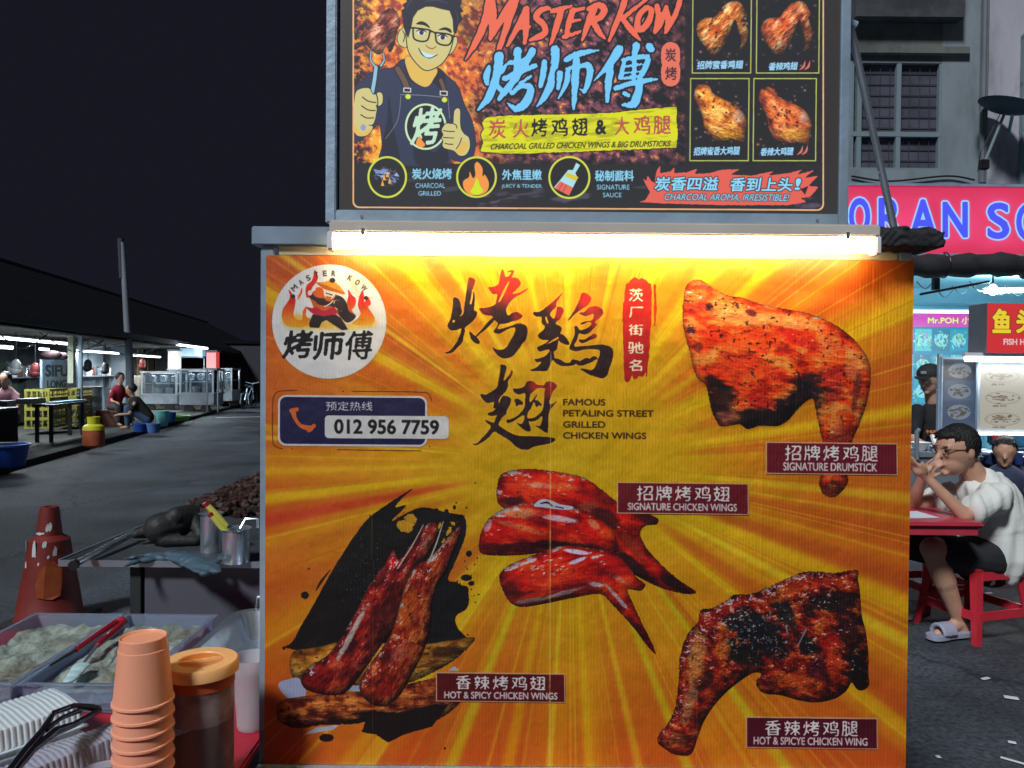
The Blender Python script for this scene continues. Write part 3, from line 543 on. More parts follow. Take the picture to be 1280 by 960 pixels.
    cv.line([[(508, 10, .5), (514, 0, .8), (522, -6, .4)], [(530, 2, .4), (545, 0, .8), (560, 4, .4)], [(569, 12, .3), (572, 22, .6), (571, 30, .3)]], (72, 72, 100), .7)
    cv.poly([(520, 29.5), (526, 26.5), (533, 29), (537.5, 35), (530, 31.5), (523, 30.5)], LN, smooth=True); cv.poly([(548, 37), (556, 34), (563, 36.5), (564, 41), (557, 37.5), (551, 37.5)], LN, smooth=True)
    for x, y in ((526.5, 40.5), (553, 46.5)):
        cv.ell(x, y, 5, 3.4, (214, 226, 232)); cv.ell(x + .3, y, 2.8, 3.1, (60, 60, 96)); cv.ell(x + .3, y, 1.3, 1.5, (10, 10, 16)); cv.line([[(x - 6, y - 1.5, .4), (x, y - 4, .9), (x + 6, y - .5, .4)]], LN)
    fr = lambda pts: cv.line([[(a, b, .95) for a, b in pts]], (14, 14, 20))
    fr([(516.5, 34.5), (537, 37.5), (537, 41), (534, 50), (526, 51.5), (518, 48.5), (516.3, 42), (516.5, 34.5)]); fr([(544.5, 40.5), (564, 44), (562, 55), (553, 56), (546, 52.5), (544.5, 46), (544.5, 40.5)]); fr([(537, 39.5), (541, 39.5), (544.5, 42)]); fr([(507, 33.5), (516.5, 35)]); fr([(564, 44.5), (568, 45)])
    cv.line([[(532, 56, .4), (536, 59.5, .7), (541, 60.5, .7), (545, 58, .5)]], (150, 96, 40)); cv.line([[(523, 60, .4), (528, 68, .8), (536, 72, .8), (543, 70, .6), (547, 68, .3)]], LN)
    cv.poly([(526, 63), (532, 66), (540, 68), (544.5, 68), (539, 71.5), (533, 71.5), (529, 68.5)], (190, 232, 244), smooth=True)
    # fist with fork, thumb up
    cv.line([[(464, 62, 1.6), (463.5, 75, 1.6), (469, 83, 2), (470, 86, 2.4)], [(479, 66, 1.4), (480, 75, 1.6), (476, 82, 2), (470, 86, 2.2)]], (20, 26, 36)); cv.line([[(470, 84, 3.2), (468, 100, 3.4), (465, 116, 3.6)], [(454, 152, 3.6), (453, 162, 3.6)]], (20, 26, 36))
    cv.line([[(464, 62, .8), (463.5, 75, .9), (469, 83, 1.2)], [(479, 66, .7), (480, 75, .9), (476, 82, 1.2)], [(470, 84, 2.2), (468, 100, 2.3), (465, 116, 2.4)]], (140, 192, 214))
    P([(444,118),(450,111),(461,110),(465,116),(468,118),(474,115),(478,118),(478,128),(474,132),(470,131),(471,136),(470,142),(469,148),(466,155),(460,156),(466,158),(462,166),(452,170),(444,166),(442,145)], SK)
    for q in ([(453, 121), (460, 126), (470, 128)], [(452, 132), (460, 137), (469, 138)], [(451, 143), (458, 147), (467, 147)], [(470, 116), (472, 124), (472, 131)]): cv.line([[(a, b, .6) for a, b in q]], LN)
    cv.ell(454, 159, 3.4, 4, (150, 152, 190)); cv.poly([(443, 156), (452, 166), (464, 160), (460, 168), (450, 170), (442, 164)], SKD, smooth=True)
    P([(566,154),(567,145),(568,138),(572,135),(575,138),(575,150),(576,160),(580,167),(586,172),(587,184),(582,193),(574,194),(567,188),(556,185),(553,181),(554,176),(552,172),(554,168),(552,163),(554,158),(558,154)], SK)
    for q in ([(554, 163), (562, 164), (568, 164)], [(554, 171.5), (562, 172), (567, 172)], [(556, 179), (562, 180), (566, 180)], [(566, 154), (570, 156), (571, 160)], [(570, 186), (574, 180), (577, 172)]): cv.line([[(a, b, .5) for a, b in q]], LN)
    cv.poly([(568, 187), (574, 184), (578, 176), (585, 180), (580, 190), (573, 192)], SKD, smooth=True)
    meat(cv, [(452,42),(462,36),(470,26),(480,14),(489,10),(497,16),(500,30),(497,36),(495,46),(492,58),(487,66),(483,58),(480,62),(474,68),(466,64),(458,56),(451,50)], ((70, 26, 30), (150, 78, 58), (214, 160, 136)), seed=81, cell=5, ang=-45, gloss=.4, speck=.7, streak=.6, smooth=True)
    # title
    RD = (236, 104, 76)
    def T2(M, col=RD, o=2.0): 
        M = cv.rough(M, .8, 1.6, .45, 7, -62, 5); cv.fill(cv.grow(M, o), (14, 10, 20)); cv.fill(M, col)
    a = lambda pts: ZM(570, 0, [(x, y, r * 1.0) for x, y, r in pts]); b = lambda pts: ZM(710, 0, pts)
    def st(f, L, s=.113): return [[(p[0], p[1], q[2] * s) for p, q in zip(f(pp), pp)] for pp in L]
    T2(cv.strokes(st(a, [[(340, 0, 52), (300, 180, 45), (210, 400, 38), (90, 600, 5)], [(350, 20, 48), (365, 200, 45), (345, 390, 22)], [(600, -40, 40), (470, 160, 40), (350, 370, 25)], [(600, -40, 50), (520, 220, 40), (430, 490, 28)],
                         [(700, 90, 38), (610, 280, 32), (510, 460, 14)], [(700, 90, 38), (700, 280, 34), (685, 430, 22)], [(590, 290, 18), (740, 265, 14)], [(930, 80, 22), (850, 100, 34), (800, 170, 36), (870, 240, 34), (890, 320, 32), (820, 370, 34), (740, 400, 14)],
                         [(960, 110, 28), (1060, 85, 28), (1160, 55, 10)], [(1050, 100, 36), (1000, 280, 34), (940, 450, 14)], [(1170, 100, 34), (1130, 220, 32), (1100, 370, 24)], [(1150, 110, 26), (1290, 80, 18)], [(1130, 215, 22), (1240, 195, 12)], [(1080, 370, 26), (1250, 310, 14)]])))
    T2(cv.strokes(st(b, [[(260, 90, 40), (200, 230, 38), (140, 400, 16)], [(200, 90, 24), (300, 50, 34), (360, 90, 38), (320, 170, 34), (230, 210, 26)], [(240, 200, 32), (310, 320, 32), (370, 385, 14)],
                         [(590, -60, 32), (495, 200, 34), (410, 410, 14)], [(880, -90, 16), (740, 25, 22), (560, 170, 24)], [(545, 190, 28), (640, 310, 32), (720, 400, 12)],
                         [(790, 70, 28), (710, 150, 34), (690, 270, 34), (740, 290, 34), (810, 200, 34), (830, 100, 30), (770, 70, 22)], [(890, 60, 30), (900, 180, 32), (865, 320, 22)], [(980, 70, 26), (920, 240, 28), (870, 320, 18)], [(980, 90, 28), (1000, 200, 30), (975, 320, 22)], [(1120, 0, 26), (1060, 170, 30), (975, 320, 20)]])))
    BL = (112, 198, 246)
    c4 = lambda pts: ZM(590, 50, pts); c5 = lambda pts: ZM(700, 50, pts)
    def T3(f, L): 
        M = cv.rough(cv.strokes(st(f, L, .118)), .95, 1.5, .5, 7, -66, 6); cv.fill(cv.grow(M, 2.6), (16, 14, 30)); cv.fill(M, BL)
    T3(c4, [[(170, 270, 22), (145, 360, 36), (150, 440, 18)], [(270, 160, 48), (255, 290, 44), (225, 430, 42), (165, 570, 42), (60, 700, 10)], [(340, 240, 14), (300, 310, 24), (260, 330, 20)], [(240, 440, 30), (290, 500, 26)],
            [(455, 105, 42), (450, 200, 34), (440, 300, 30)], [(600, 110, 42), (540, 220, 36), (430, 390, 38), (340, 500, 34), (270, 590, 22)], [(370, 225, 24), (500, 210, 24), (600, 130, 20)], [(325, 385, 28), (460, 320, 30), (630, 255, 26)], [(480, 430, 16), (590, 360, 16)],
            [(400, 530, 26), (470, 470, 24), (570, 460, 32), (580, 530, 40), (530, 630, 48), (440, 685, 34), (350, 625, 8)]])
    T3(c4, [[(725, 220, 28), (710, 340, 34), (685, 460, 22)], [(830, 95, 48), (825, 250, 42), (790, 420, 42), (730, 560, 36), (640, 670, 6)]])
    T3(c5, [[(0, 330, 30), (-18, 480, 22)], [(60, 200, 26), (170, 140, 34), (385, 100, 10)], [(80, 290, 26), (60, 430, 28), (-20, 590, 6)], [(90, 280, 20), (250, 250, 24)], [(165, 200, 36), (150, 400, 40), (135, 690, 14)], [(270, 245, 34), (300, 300, 36), (275, 430, 34), (240, 520, 16)], [(250, 520, 16), (200, 490, 10)],
            [(590, 90, 46), (540, 170, 44), (450, 290, 28), (335, 410, 5)], [(505, 270, 36), (480, 430, 38), (470, 610, 16)], [(760, 60, 44), (740, 130, 30)], [(890, 65, 44), (910, 90, 36)],
            [(640, 215, 24), (605, 370, 26)], [(620, 200, 18), (760, 170, 26), (880, 165, 24)], [(880, 165, 28), (860, 260, 30), (800, 370, 26)], [(745, 120, 28), (740, 250, 24), (735, 400, 24)], [(640, 265, 12), (820, 240, 12)], [(630, 330, 10), (820, 310, 12)], [(600, 385, 16), (800, 360, 18)],
            [(550, 480, 26), (700, 435, 28), (850, 405, 26), (970, 390, 12)], [(790, 420, 36), (775, 540, 42), (730, 640, 42), (620, 645, 12)], [(640, 530, 24), (690, 555, 18)]])
    M = cv.rough(cv.strokes([[(838, 64, 12), (838, 75, 12)], [(838, 86, 12), (838, 96, 12)]]), .4, 2, .5); cv.fill(cv.grow(M, 1), (20, 12, 24)); cv.fill(M, (228, 112, 88))
    cv.text('炭', (831, 60, 845, 77), (34, 20, 34), bold=.5); cv.text('烤', (831, 83, 846, 100), (34, 20, 34), bold=.5)
    # yellow banner
    Y = cv.rough(cv.cover([[(602, 153), (608, 146), (640, 144), (700, 143), (760, 141), (810, 136), (846, 133), (845, 150), (847, 165), (845, 184), (780, 187), (700, 190), (640, 192), (600, 189), (604, 178), (601, 168), (605, 160)]]), .8, 2.4, .7, 2, 0, 9)
    cv.fill(cv.grow(Y, 1.3), (34, 24, 30)); cv.fill(Y, (218, 218, 12)); sy = fnoise(H, W, 3 * k, 95, 3, 6, -3)
    cv.c[Y[1]:Y[1] + Y[2].shape[0], Y[0]:Y[0] + Y[2].shape[1]] *= (1 - .18 * Y[2] * sstep(.5, .7, sy[Y[1]:Y[1] + Y[2].shape[0], Y[0]:Y[0] + Y[2].shape[1]]))[..., None]
    PK, BK = (186, 78, 72), (28, 22, 22)
    for ch, bx, c_ in (('炭', (610, 148, 633, 173.5), PK), ('火', (640, 148, 662, 172.5), PK), ('烤', (663.5, 147, 684.5, 171), BK), ('鸡', (688, 147, 710, 170.5), BK), ('翅', (714, 146.5, 735, 170), BK), ('&', (743.5, 149, 758, 168), BK), ('大', (767, 145, 787, 169), PK), ('鸡', (791, 143.5, 813, 168.5), PK), ('腿', (816, 144, 839, 168), PK)):
        cv.text(ch, bx, c_, bold=.55 if ch != '&' else .8, rise=.8, rough=(.35, 1.5, .35))
    cv.text('CHARCOAL GRILLED CHICKEN WINGS & BIG DRUMSTICKS', (613, 177, 838, 185), BK, bold=.42, rise=4, skew=.25)
    # three round pictures with captions
    for x, y, rx, ry in ((484, 221, 24.8, 26.2), (595.5, 221, 25.5, 26), (711.5, 221.5, 26.3, 26.8)):
        cv.ell(x, y, rx, ry, (206, 218, 66)); cv.ell(x, y, rx - 2.6, ry - 2.6, (26, 24, 26))
    for i in range(34):
        t, q = rng.random() * 6.28, 15 * rng.random() ** .6; x, y = 484 + q * math.cos(t) * 1.2, 222 + q * math.sin(t); w_ = 2 + 3.2 * rng.random()
        pts = [(x + w_ * math.cos(u) * 1.2, y + w_ * math.sin(u) * .8) for u in sorted(rng.random(5) * 6.28)]
        cv.poly(pts, ((60, 74, 112), (120, 144, 196), (34, 34, 56), (84, 70, 84), (160, 178, 220))[i % 5], .95)
    for x, y in ((480, 222), (484, 218), (487, 226), (478, 229)): cv.poly([(x - 2, y + 3), (x, y - 5), (x + 2.5, y + 3)], (240, 168, 60))
    cv.poly([(580, 236), (579, 226), (586, 221), (587, 214), (591, 222), (594, 218), (593, 206), (597, 202), (603, 210), (603, 220), (606, 218), (611, 228), (609, 238), (601, 243), (588, 243)], (240, 150, 60), smooth=True); cv.poly([(588, 240), (592, 232), (596, 222), (600, 232), (604, 238), (597, 243)], (206, 226, 20), smooth=True)
    cv.poly([(720,203),(725,206),(719,216),(722,222),(715,236),(711,244),(692,234),(702,222),(710,212),(716,212)], (168, 220, 232)); cv.poly([(709,215),(723,221),(720,226),(706,220)], (214, 196, 40)); cv.poly([(700,226),(716,234),(711,244),(693,235)], (228, 100, 84)); cv.line([[(703,229,.4),(698,238,.4)],[(708,231,.4),(703,240,.4)]], (150,50,50))
    LB = (140, 214, 246)
    for tx, bx in (('炭火烧烤', (514.5, 209.5, 565, 224)), ('外焦里嫩', (627, 211, 677.5, 225)), ('秘制酱料', (743, 212, 792.5, 226.5))): cv.text(tx, bx, LB, bold=.7)
    for tx, bx in (('CHARCOAL', (519, 228, 556.5, 235)), ('GRILLED', (522.5, 238, 551.5, 244.5)), ('JUICY & TENDER', (626.5, 229.5, 677.5, 236)), ('SIGNATURE', (745.5, 230, 787, 237)), ('SAUCE', (753, 240, 777, 246.5))): cv.text(tx, bx, LB, bold=.42)
    # four framed pictures
    for (l, t, r_, b), kind in (((866, -22, 939, 91), 0), ((946, -22, 1024, 91), 0), ((863, 98, 936, 200.5), 1), ((942, 98, 1020, 200.5), 1)):
        cv.fill(cv.cover([[(l, t), (r_, t), (r_ - 1, b), (l - 1, b)]]), (20, 18, 26))
        for i in range(46):
            x, y = l + 4 + (r_ - l - 8) * rng.random(), t + 4 + (b - t - 8) * rng.random(); q = .4 + 1.0 * rng.random()
            cv.fill(cv.soft(cv.ell(x, y, q * 1.4, q), .4), ((150, 110, 100), (216, 150, 110), (110, 80, 110), (210, 196, 180))[i % 4], .8)
        e = [(l, t), (r_, t), (r_ - 1, b), (l - 1, b), (l, t)]
        for i in range(4): cv.line([[(e[i][0], e[i][1], .75), (e[i + 1][0], e[i + 1][1], .75)]], (176, 190, 90))
    wing = [(870,36),(874,26),(882,22),(893,21),(900,12),(908,4),(918,1),(926,4),(932,14),(934,22),(930,20),(932,30),(935,40),(933,52),(926,62),(923,63),(926,52),(922,38),(919,24),(914,36),(908,50),(902,60),(895,68),(888,67),(880,58),(872,46)]
    for dx, sd, ba in ((0, 85, ((130, 70, 40), (208, 134, 70), (236, 196, 150))), (80.5, 86, ((126, 60, 44), (200, 116, 70), (232, 184, 150)))):
        meat(cv, [(x + dx, y) for x, y in wing], ba, [(895 + dx, 38, (5, 22, 35), (196, 96, 40), .6)], seed=sd, cell=4.5, ang=-50, gloss=.3, speck=.55, streak=.4)
    leg = [(867,118),(870,108),(877,105),(887,108),(891,116),(905,124),(920,131),(930,142),(933,152),(931,166),(929,178),(918,175),(900,176),(886,170),(880,158),(876,140),(869,126)]
    for dx, dy, sd, ba in ((0, 0, 87, ((140, 76, 44), (214, 136, 56), (240, 190, 120))), (81, 3, 88, ((124, 60, 44), (196, 104, 56), (226, 160, 110)))):
        meat(cv, [(x + dx, y + dy) for x, y in leg], ba, [(912 + dx, 168, (22, 8, 0), (222, 170, 50), .6), (924 + dx, 145, (8, 8, 0), (214, 200, 210), .5)], seed=sd, cell=4.5, ang=40, gloss=.35, speck=.6, streak=.4)
    for tx, bx in (('招牌蜜香鸡翅', (870.5, 75, 929, 86.5)), ('香辣鸡翅', (960, 77, 997, 88)), ('招牌蜜香大鸡腿', (866.5, 182.5, 925, 194)), ('香辣大鸡腿', (950, 183.5, 992, 194.5))): cv.text(tx, bx, (150, 206, 240), bold=.75, skew=.12, rise=1)
    for x, y in ((999, 87), (1005, 87), (996, 193), (1002, 193)): cv.line([[(x, y, .4), (x + 5, y - 4, 1.5), (x + 7, y - 11, .4)]], (206, 110, 100))
    # red flame slogan
    F = cv.cover([[(806,250),(812,240),(803,222),(808,226),(809,218),(814,226),(818,228),(820,214),(825,206),(825,216),(838,214),(843,208),(842,216),(858,215),(872,210),(868,217),(886,216),(900,212),(925,211),(912,218),(940,219),(968,213),(960,219),(985,216),(1004,211),(995,218),(1018,212),(1005,222),(1023,219),(1010,232),(1023,233),(1012,246),(1000,247),(1008,252),(985,256),(900,256),(830,254),(797,252)]])
    cv.fill(cv.rough(F, .5, 2, .4), (226, 92, 78)); 
    for pts in ([(1000,236),(1010,232),(1006,243)], [(832,222),(838,220),(836,226)]): cv.poly(pts, (40, 20, 30))
    for tx, bx in (('炭香四溢', (818, 220, 898, 238.5)), ('香到上头', (912, 221, 991, 239.5)), ('!', (993, 222, 1001, 237.5))): cv.text(tx, bx, LB, bold=.85 if tx != '!' else .9, skew=.15, outline=(1.2, (20, 20, 36)))
    cv.text('CHARCOAL AROMA, IRRESISTIBLE!', (830, 241.5, 986, 252), LB, bold=.55, skew=.25, rise=-1, outline=(.9, (24, 20, 34)))
    # border with a thin orange line
    q = T1(424, 266); 
    def rr(l, t, r_, b, rad): 
        P_ = []
        for cx_, cy_, a0 in ((r_ - rad, t + rad, -90), (r_ - rad, b - rad, 0), (l + rad, b - rad, 90), (l + rad, t + rad, 180)):
            for j in range(7): P_.append((cx_ + rad * math.cos(R(a0 + 15 * j)), cy_ + rad * math.sin(R(a0 + 15 * j)) + .006 * (cx_ - 440)))
        return P_
    cv.fill(cv.cover([[(300, -300), (1200, -300), (1200, 400), (300, 400)], rr(441.5, -44, 1029, 258.5, 8)], eo=True), (36, 30, 28))
    cv.fill(cv.cover([rr(440.6, -45, 1029.6, 259.6, 8), rr(442.6, -43, 1027.6, 257.6, 7)], eo=True), (232, 176, 124))
    return cv
# ------------------------------------------------------------------ materials
def newmat(name):
    m = bpy.data.materials.new(name); m.use_nodes = True
    return m, m.node_tree.nodes, m.node_tree.links, m.node_tree.nodes['Principled BSDF']
_mats = {}
def mat(name, col, rough=0.6, metal=0.0, var=0.0, scale=8.0, bump=0.0, bscale=60.0, trans=0.0, ior=1.45, spec=0.5, dirt=None, dscale=3.0, damt=0.5, coat=0.0, alpha=1.0, sss=0.0, aniso=None):
    """plain surface with an uneven tone, fine relief and patches of dirt"""
    if name in _mats: return _mats[name]
    m, n, l, b = newmat(name); c = (*col, 1)
    b.inputs['Base Color'].default_value = c; b.inputs['Roughness'].default_value = rough; b.inputs['Metallic'].default_value = metal
    b.inputs['IOR'].default_value = ior; b.inputs['Transmission Weight'].default_value = trans; b.inputs['Specular IOR Level'].default_value = spec
    b.inputs['Coat Weight'].default_value = coat; b.inputs['Alpha'].default_value = alpha
    if sss: b.inputs['Subsurface Weight'].default_value = sss; b.inputs['Subsurface Radius'].default_value = (.02, .008, .004)
    tc = n.new('ShaderNodeTexCoord'); mp = n.new('ShaderNodeMapping'); l.new(tc.outputs['Object'], mp.inputs['Vector'])
    if aniso: mp.inputs['Scale'].default_value = aniso
    out = None
    if var:
        t = n.new('ShaderNodeTexNoise'); t.inputs['Scale'].default_value = scale; t.inputs['Detail'].default_value = 6; l.new(mp.outputs[0], t.inputs['Vector'])
        r = n.new('ShaderNodeMapRange'); r.inputs[1].default_value = .25; r.inputs[2].default_value = .75; r.inputs[3].default_value = 1 - var; r.inputs[4].default_value = 1 + var
        l.new(t.outputs['Fac'], r.inputs[0])
        mx = n.new('ShaderNodeVectorMath'); mx.operation = 'SCALE'; mx.inputs[0].default_value = col; l.new(r.outputs[0], mx.inputs['Scale']); out = mx.outputs[0]
        r2 = n.new('ShaderNodeMapRange'); r2.inputs[3].default_value = max(.02, rough - .12); r2.inputs[4].default_value = min(1, rough + .12); l.new(t.outputs['Fac'], r2.inputs[0]); l.new(r2.outputs[0], b.inputs['Roughness'])
    if dirt:
        t = n.new('ShaderNodeTexNoise'); t.inputs['Scale'].default_value = dscale; t.inputs['Detail'].default_value = 8; t.inputs['Roughness'].default_value = .65; l.new(mp.outputs[0], t.inputs['Vector'])
        r = n.new('ShaderNodeMapRange'); r.inputs[1].default_value = .48; r.inputs[2].default_value = .68; r.inputs[4].default_value = damt; l.new(t.outputs['Fac'], r.inputs[0])
        mx = n.new('ShaderNodeMix'); mx.data_type = 'RGBA'; l.new(r.outputs[0], mx.inputs[0]); mx.inputs[7].default_value = (*dirt, 1)
        if out: l.new(out, mx.inputs[6])
        else: mx.inputs[6].default_value = c
        out = mx.outputs[2]
    if out: l.new(out, b.inputs['Base Color'])
    if bump:
        t = n.new('ShaderNodeTexNoise'); t.inputs['Scale'].default_value = bscale; t.inputs['Detail'].default_value = 5; l.new(mp.outputs[0], t.inputs['Vector'])
        bp = n.new('ShaderNodeBump'); bp.inputs['Strength'].default_value = bump; bp.inputs['Distance'].default_value = .01; l.new(t.outputs['Fac'], bp.inputs['Height']); l.new(bp.outputs[0], b.inputs['Normal'])
    _mats[name] = m
    return m
def glow(name, col, strength):
    if name in _mats: return _mats[name]
    m, n, l, b = newmat(name)
    b.inputs['Base Color'].default_value = (.8, .8, .8, 1); b.inputs['Emission Color'].default_value = (*col, 1); b.inputs['Emission Strength'].default_value = strength
    _mats[name] = m; return m
def printed(name, img, rough=0.5, emis=0.0, flute=0.0, coat=0.0, gain=1.0, sat=1.0):
    """flat print on a sheet; emis > 0 for a print lit from behind"""
    m, n, l, b = newmat(name)
    t = n.new('ShaderNodeTexImage'); t.image = img; t.extension = 'EXTEND'
    b.inputs['Roughness'].default_value = rough; b.inputs['Coat Weight'].default_value = coat; b.inputs['Coat Roughness'].default_value = .25
    if emis:
        l.new(t.outputs[0], b.inputs['Emission Color']); b.inputs['Emission Strength'].default_value = emis; b.inputs['Base Color'].default_value = (.05, .05, .05, 1)
    else:
        hs = n.new('ShaderNodeHueSaturation'); hs.inputs['Value'].default_value = gain; hs.inputs['Saturation'].default_value = sat
        l.new(t.outputs[0], hs.inputs['Color']); l.new(hs.outputs[0], b.inputs['Base Color'])
    if flute:
        tc = n.new('ShaderNodeTexCoord'); sx = n.new('ShaderNodeSeparateXYZ'); l.new(tc.outputs['Object'], sx.inputs[0])
        w = n.new('ShaderNodeMath'); w.operation = 'MULTIPLY'; w.inputs[1].default_value = 2 * math.pi / .0062; l.new(sx.outputs[0], w.inputs[0])
        sn = n.new('ShaderNodeMath'); sn.operation = 'SINE'; l.new(w.outputs[0], sn.inputs[0])
        ns = n.new('ShaderNodeTexNoise'); ns.inputs['Scale'].default_value = 7; ns.inputs['Detail'].default_value = 4; l.new(tc.outputs['Object'], ns.inputs['Vector'])
        ml = n.new('ShaderNodeMath'); ml.operation = 'MULTIPLY_ADD'; ml.inputs[1].default_value = .00011; l.new(sn.outputs[0], ml.inputs[0])
        m2 = n.new('ShaderNodeMath'); m2.operation = 'MULTIPLY'; m2.inputs[1].default_value = .012; l.new(ns.outputs[0], m2.inputs[0]); l.new(m2.outputs[0], ml.inputs[2])
        last = ml.outputs[0]
        for x, wd, hh in FOLDS:
            a = n.new('ShaderNodeMath'); a.operation = 'SUBTRACT'; a.inputs[1].default_value = x; l.new(sx.outputs[0], a.inputs[0])
            q = n.new('ShaderNodeMath'); q.operation = 'DIVIDE'; q.inputs[1].default_value = wd; l.new(a.outputs[0], q.inputs[0])
            p = n.new('ShaderNodeMath'); p.operation = 'POWER'; p.inputs[1].default_value = 2; l.new(q.outputs[0], p.inputs[0])
            e = n.new('ShaderNodeMath'); e.operation = 'MULTIPLY'; e.inputs[1].default_value = -1; l.new(p.outputs[0], e.inputs[0])
            x_ = n.new('ShaderNodeMath'); x_.operation = 'EXPONENT'; l.new(e.outputs[0], x_.inputs[0])
            f = n.new('ShaderNodeMath'); f.operation = 'MULTIPLY_ADD'; f.inputs[1].default_value = hh; l.new(x_.outputs[0], f.inputs[0]); l.new(last, f.inputs[2]); last = f.outputs[0]
        bp = n.new('ShaderNodeBump'); bp.inputs['Strength'].default_value = flute; bp.inputs['Distance'].default_value = 1.0; l.new(last, bp.inputs['Height']); l.new(bp.outputs[0], b.inputs['Normal'])
    return m
# ------------------------------------------------------------------ mesh helpers
class MB:
    def __init__(s): s.v, s.f = [], []
    def add(s, vs, fs):
        n = len(s.v); s.v += [Vector(v) for v in vs]; s.f += [tuple(i + n for i in f) for f in fs]; return s
    def box(s, c, d, rot=None):
        c = Vector(c); h = Vector(d) / 2
        vs = [Vector((x * h.x, y * h.y, z * h.z)) for x in (-1, 1) for y in (-1, 1) for z in (-1, 1)]
        if rot is not None:
            M = rot if isinstance(rot, Matrix) else Euler(rot).to_matrix(); vs = [M @ v for v in vs]
        return s.add([v + c for v in vs], [(0, 1, 3, 2), (4, 6, 7, 5), (0, 4, 5, 1), (2, 3, 7, 6), (0, 2, 6, 4), (1, 5, 7, 3)])
    def bb(s, a, b): 
        a, b = Vector(a), Vector(b); return s.box((a + b) / 2, b - a)
    def tube(s, pts, r, n=8, cap=True, closed=False):
        pts = [Vector(p) for p in pts]; rs = r if isinstance(r, (list, tuple)) else [r] * len(pts)
        vs, fs = [], []; N = len(pts); up = None
        for i, p in enumerate(pts):
            d = (pts[(i + 1) % N] - pts[i - 1]) if closed else (pts[min(i + 1, N - 1)] - pts[max(i - 1, 0)])
            d = d.normalized() if d.length > 1e-9 else Vector((0, 0, 1))
            if up is None: up = Vector((0, 0, 1)) if abs(d.z) < .9 else Vector((1, 0, 0))
            a = d.cross(up).normalized(); b = a.cross(d).normalized(); up = b
            for k in range(n):
                t = 2 * math.pi * k / n; vs.append(p + (a * math.cos(t) + b * math.sin(t)) * rs[i])
        for i in range(N if closed else N - 1):
            j = (i + 1) % N
            for k in range(n): fs.append((i * n + k, i * n + (k + 1) % n, j * n + (k + 1) % n, j * n + k))
        if cap and not closed: fs += [tuple(range(n - 1, -1, -1)), tuple((N - 1) * n + k for k in range(n))]
        return s.add(vs, fs)
    def lathe(s, prof, c=(0, 0, 0), n=32, M=None, cap=(True, True)):
        c = Vector(c); vs, fs = [], []
        for r, z in prof:
            for k in range(n):
                t = 2 * math.pi * k / n; v = Vector((r * math.cos(t), r * math.sin(t), z)); vs.append((M @ v if M else v) + c)
        for i in range(len(prof) - 1):
            for k in range(n): fs.append((i * n + k, i * n + (k + 1) % n, (i + 1) * n + (k + 1) % n, (i + 1) * n + k))
        if cap[0]: fs.append(tuple(range(n - 1, -1, -1)))
        if cap[1]: fs.append(tuple((len(prof) - 1) * n + k for k in range(n)))
        return s.add(vs, fs)
    def sph(s, c, r, n=12, m=8, M=None):
        c = Vector(c); r = Vector(r) if isinstance(r, (tuple, list, Vector)) else Vector((r, r, r)); vs = []; fs = []
        for i in range(1, m):
            a = math.pi * i / m
            for k in range(n):
                t = 2 * math.pi * k / n; v = Vector((r.x * math.sin(a) * math.cos(t), r.y * math.sin(a) * math.sin(t), r.z * math.cos(a))); vs.append((M @ v if M else v) + c)
        for i in range(m - 2):
            for k in range(n): fs.append((i * n + k, (i + 1) * n + k, (i + 1) * n + (k + 1) % n, i * n + (k + 1) % n))
        for z, i0, sg in ((r.z, 0, 1), (-r.z, (m - 2) * n, -1)):
            v = Vector((0, 0, z)); vs.append((M @ v if M else v) + c); e = len(vs) - 1
            for k in range(n): fs.append((e, i0 + k, i0 + (k + 1) % n) if sg > 0 else (e, i0 + (k + 1) % n, i0 + k))
        return s.add(vs, fs)
    def capsule(s, p, q, r1, r2, n=12):
        p, q = Vector(p), Vector(q); d = q - p; L = d.length; M = d.to_track_quat('Z', 'Y').to_matrix(); prof = []
        for i in range(5): a = math.pi / 2 * i / 4; prof.append((max(r1 * math.sin(a), .0005), -r1 * math.cos(a)))
        for i in range(5): a = math.pi / 2 * i / 4; prof.append((max(r2 * math.cos(a), .0005), L + r2 * math.sin(a)))
        return s.lathe(prof, p, n, M)
    def prism(s, poly, a, b, axis='y'):
        """a flat outline given a thickness along an axis, from a to b"""
        n = len(poly); f = {'y': lambda u, v, w: (u, w, v), 'x': lambda u, v, w: (w, u, v), 'z': lambda u, v, w: (u, v, w)}[axis]
        vs = [f(u, v, a) for u, v in poly] + [f(u, v, b) for u, v in poly]
        fs = [tuple(range(n)), tuple(range(2 * n - 1, n - 1, -1))] + [(i, i + n, (i + 1) % n + n, (i + 1) % n) for i in range(n)]
        return s.add(vs, fs)
    def build(s, name, m, parent=None, smooth=False, bevel=0.0, kind=None, origin=None, fixn=True):
        me = bpy.data.meshes.new(name); o0 = Vector(origin) if origin is not None else (parent_loc(parent) if parent else Vector((0, 0, 0)))
        me.from_pydata([tuple(v - o0) for v in s.v], [], s.f); me.validate()
        if fixn:
            bm = bmesh.new(); bm.from_mesh(me); bmesh.ops.recalc_face_normals(bm, faces=bm.faces)
            if bevel: bmesh.ops.bevel(bm, geom=bm.edges[:], offset=bevel, segments=2, affect='EDGES', clamp_overlap=True)
            bm.to_mesh(me); bm.free()
        me.materials.append(m)
        if smooth:
            me.polygons.foreach_set('use_smooth', [True] * len(me.polygons))
            try: me.set_sharp_from_angle(angle=R(40))
            except Exception: pass
        o = bpy.data.objects.new(name, me); COL.objects.link(o)
        if parent: o.parent = parent; o.location = o0 - parent_loc(parent)
        else: o.location = o0
        if kind: o['kind'] = kind
        return o
def parent_loc(p):
    l = Vector((0, 0, 0))
    while p is not None: l = l + p.location; p = p.parent
    return l
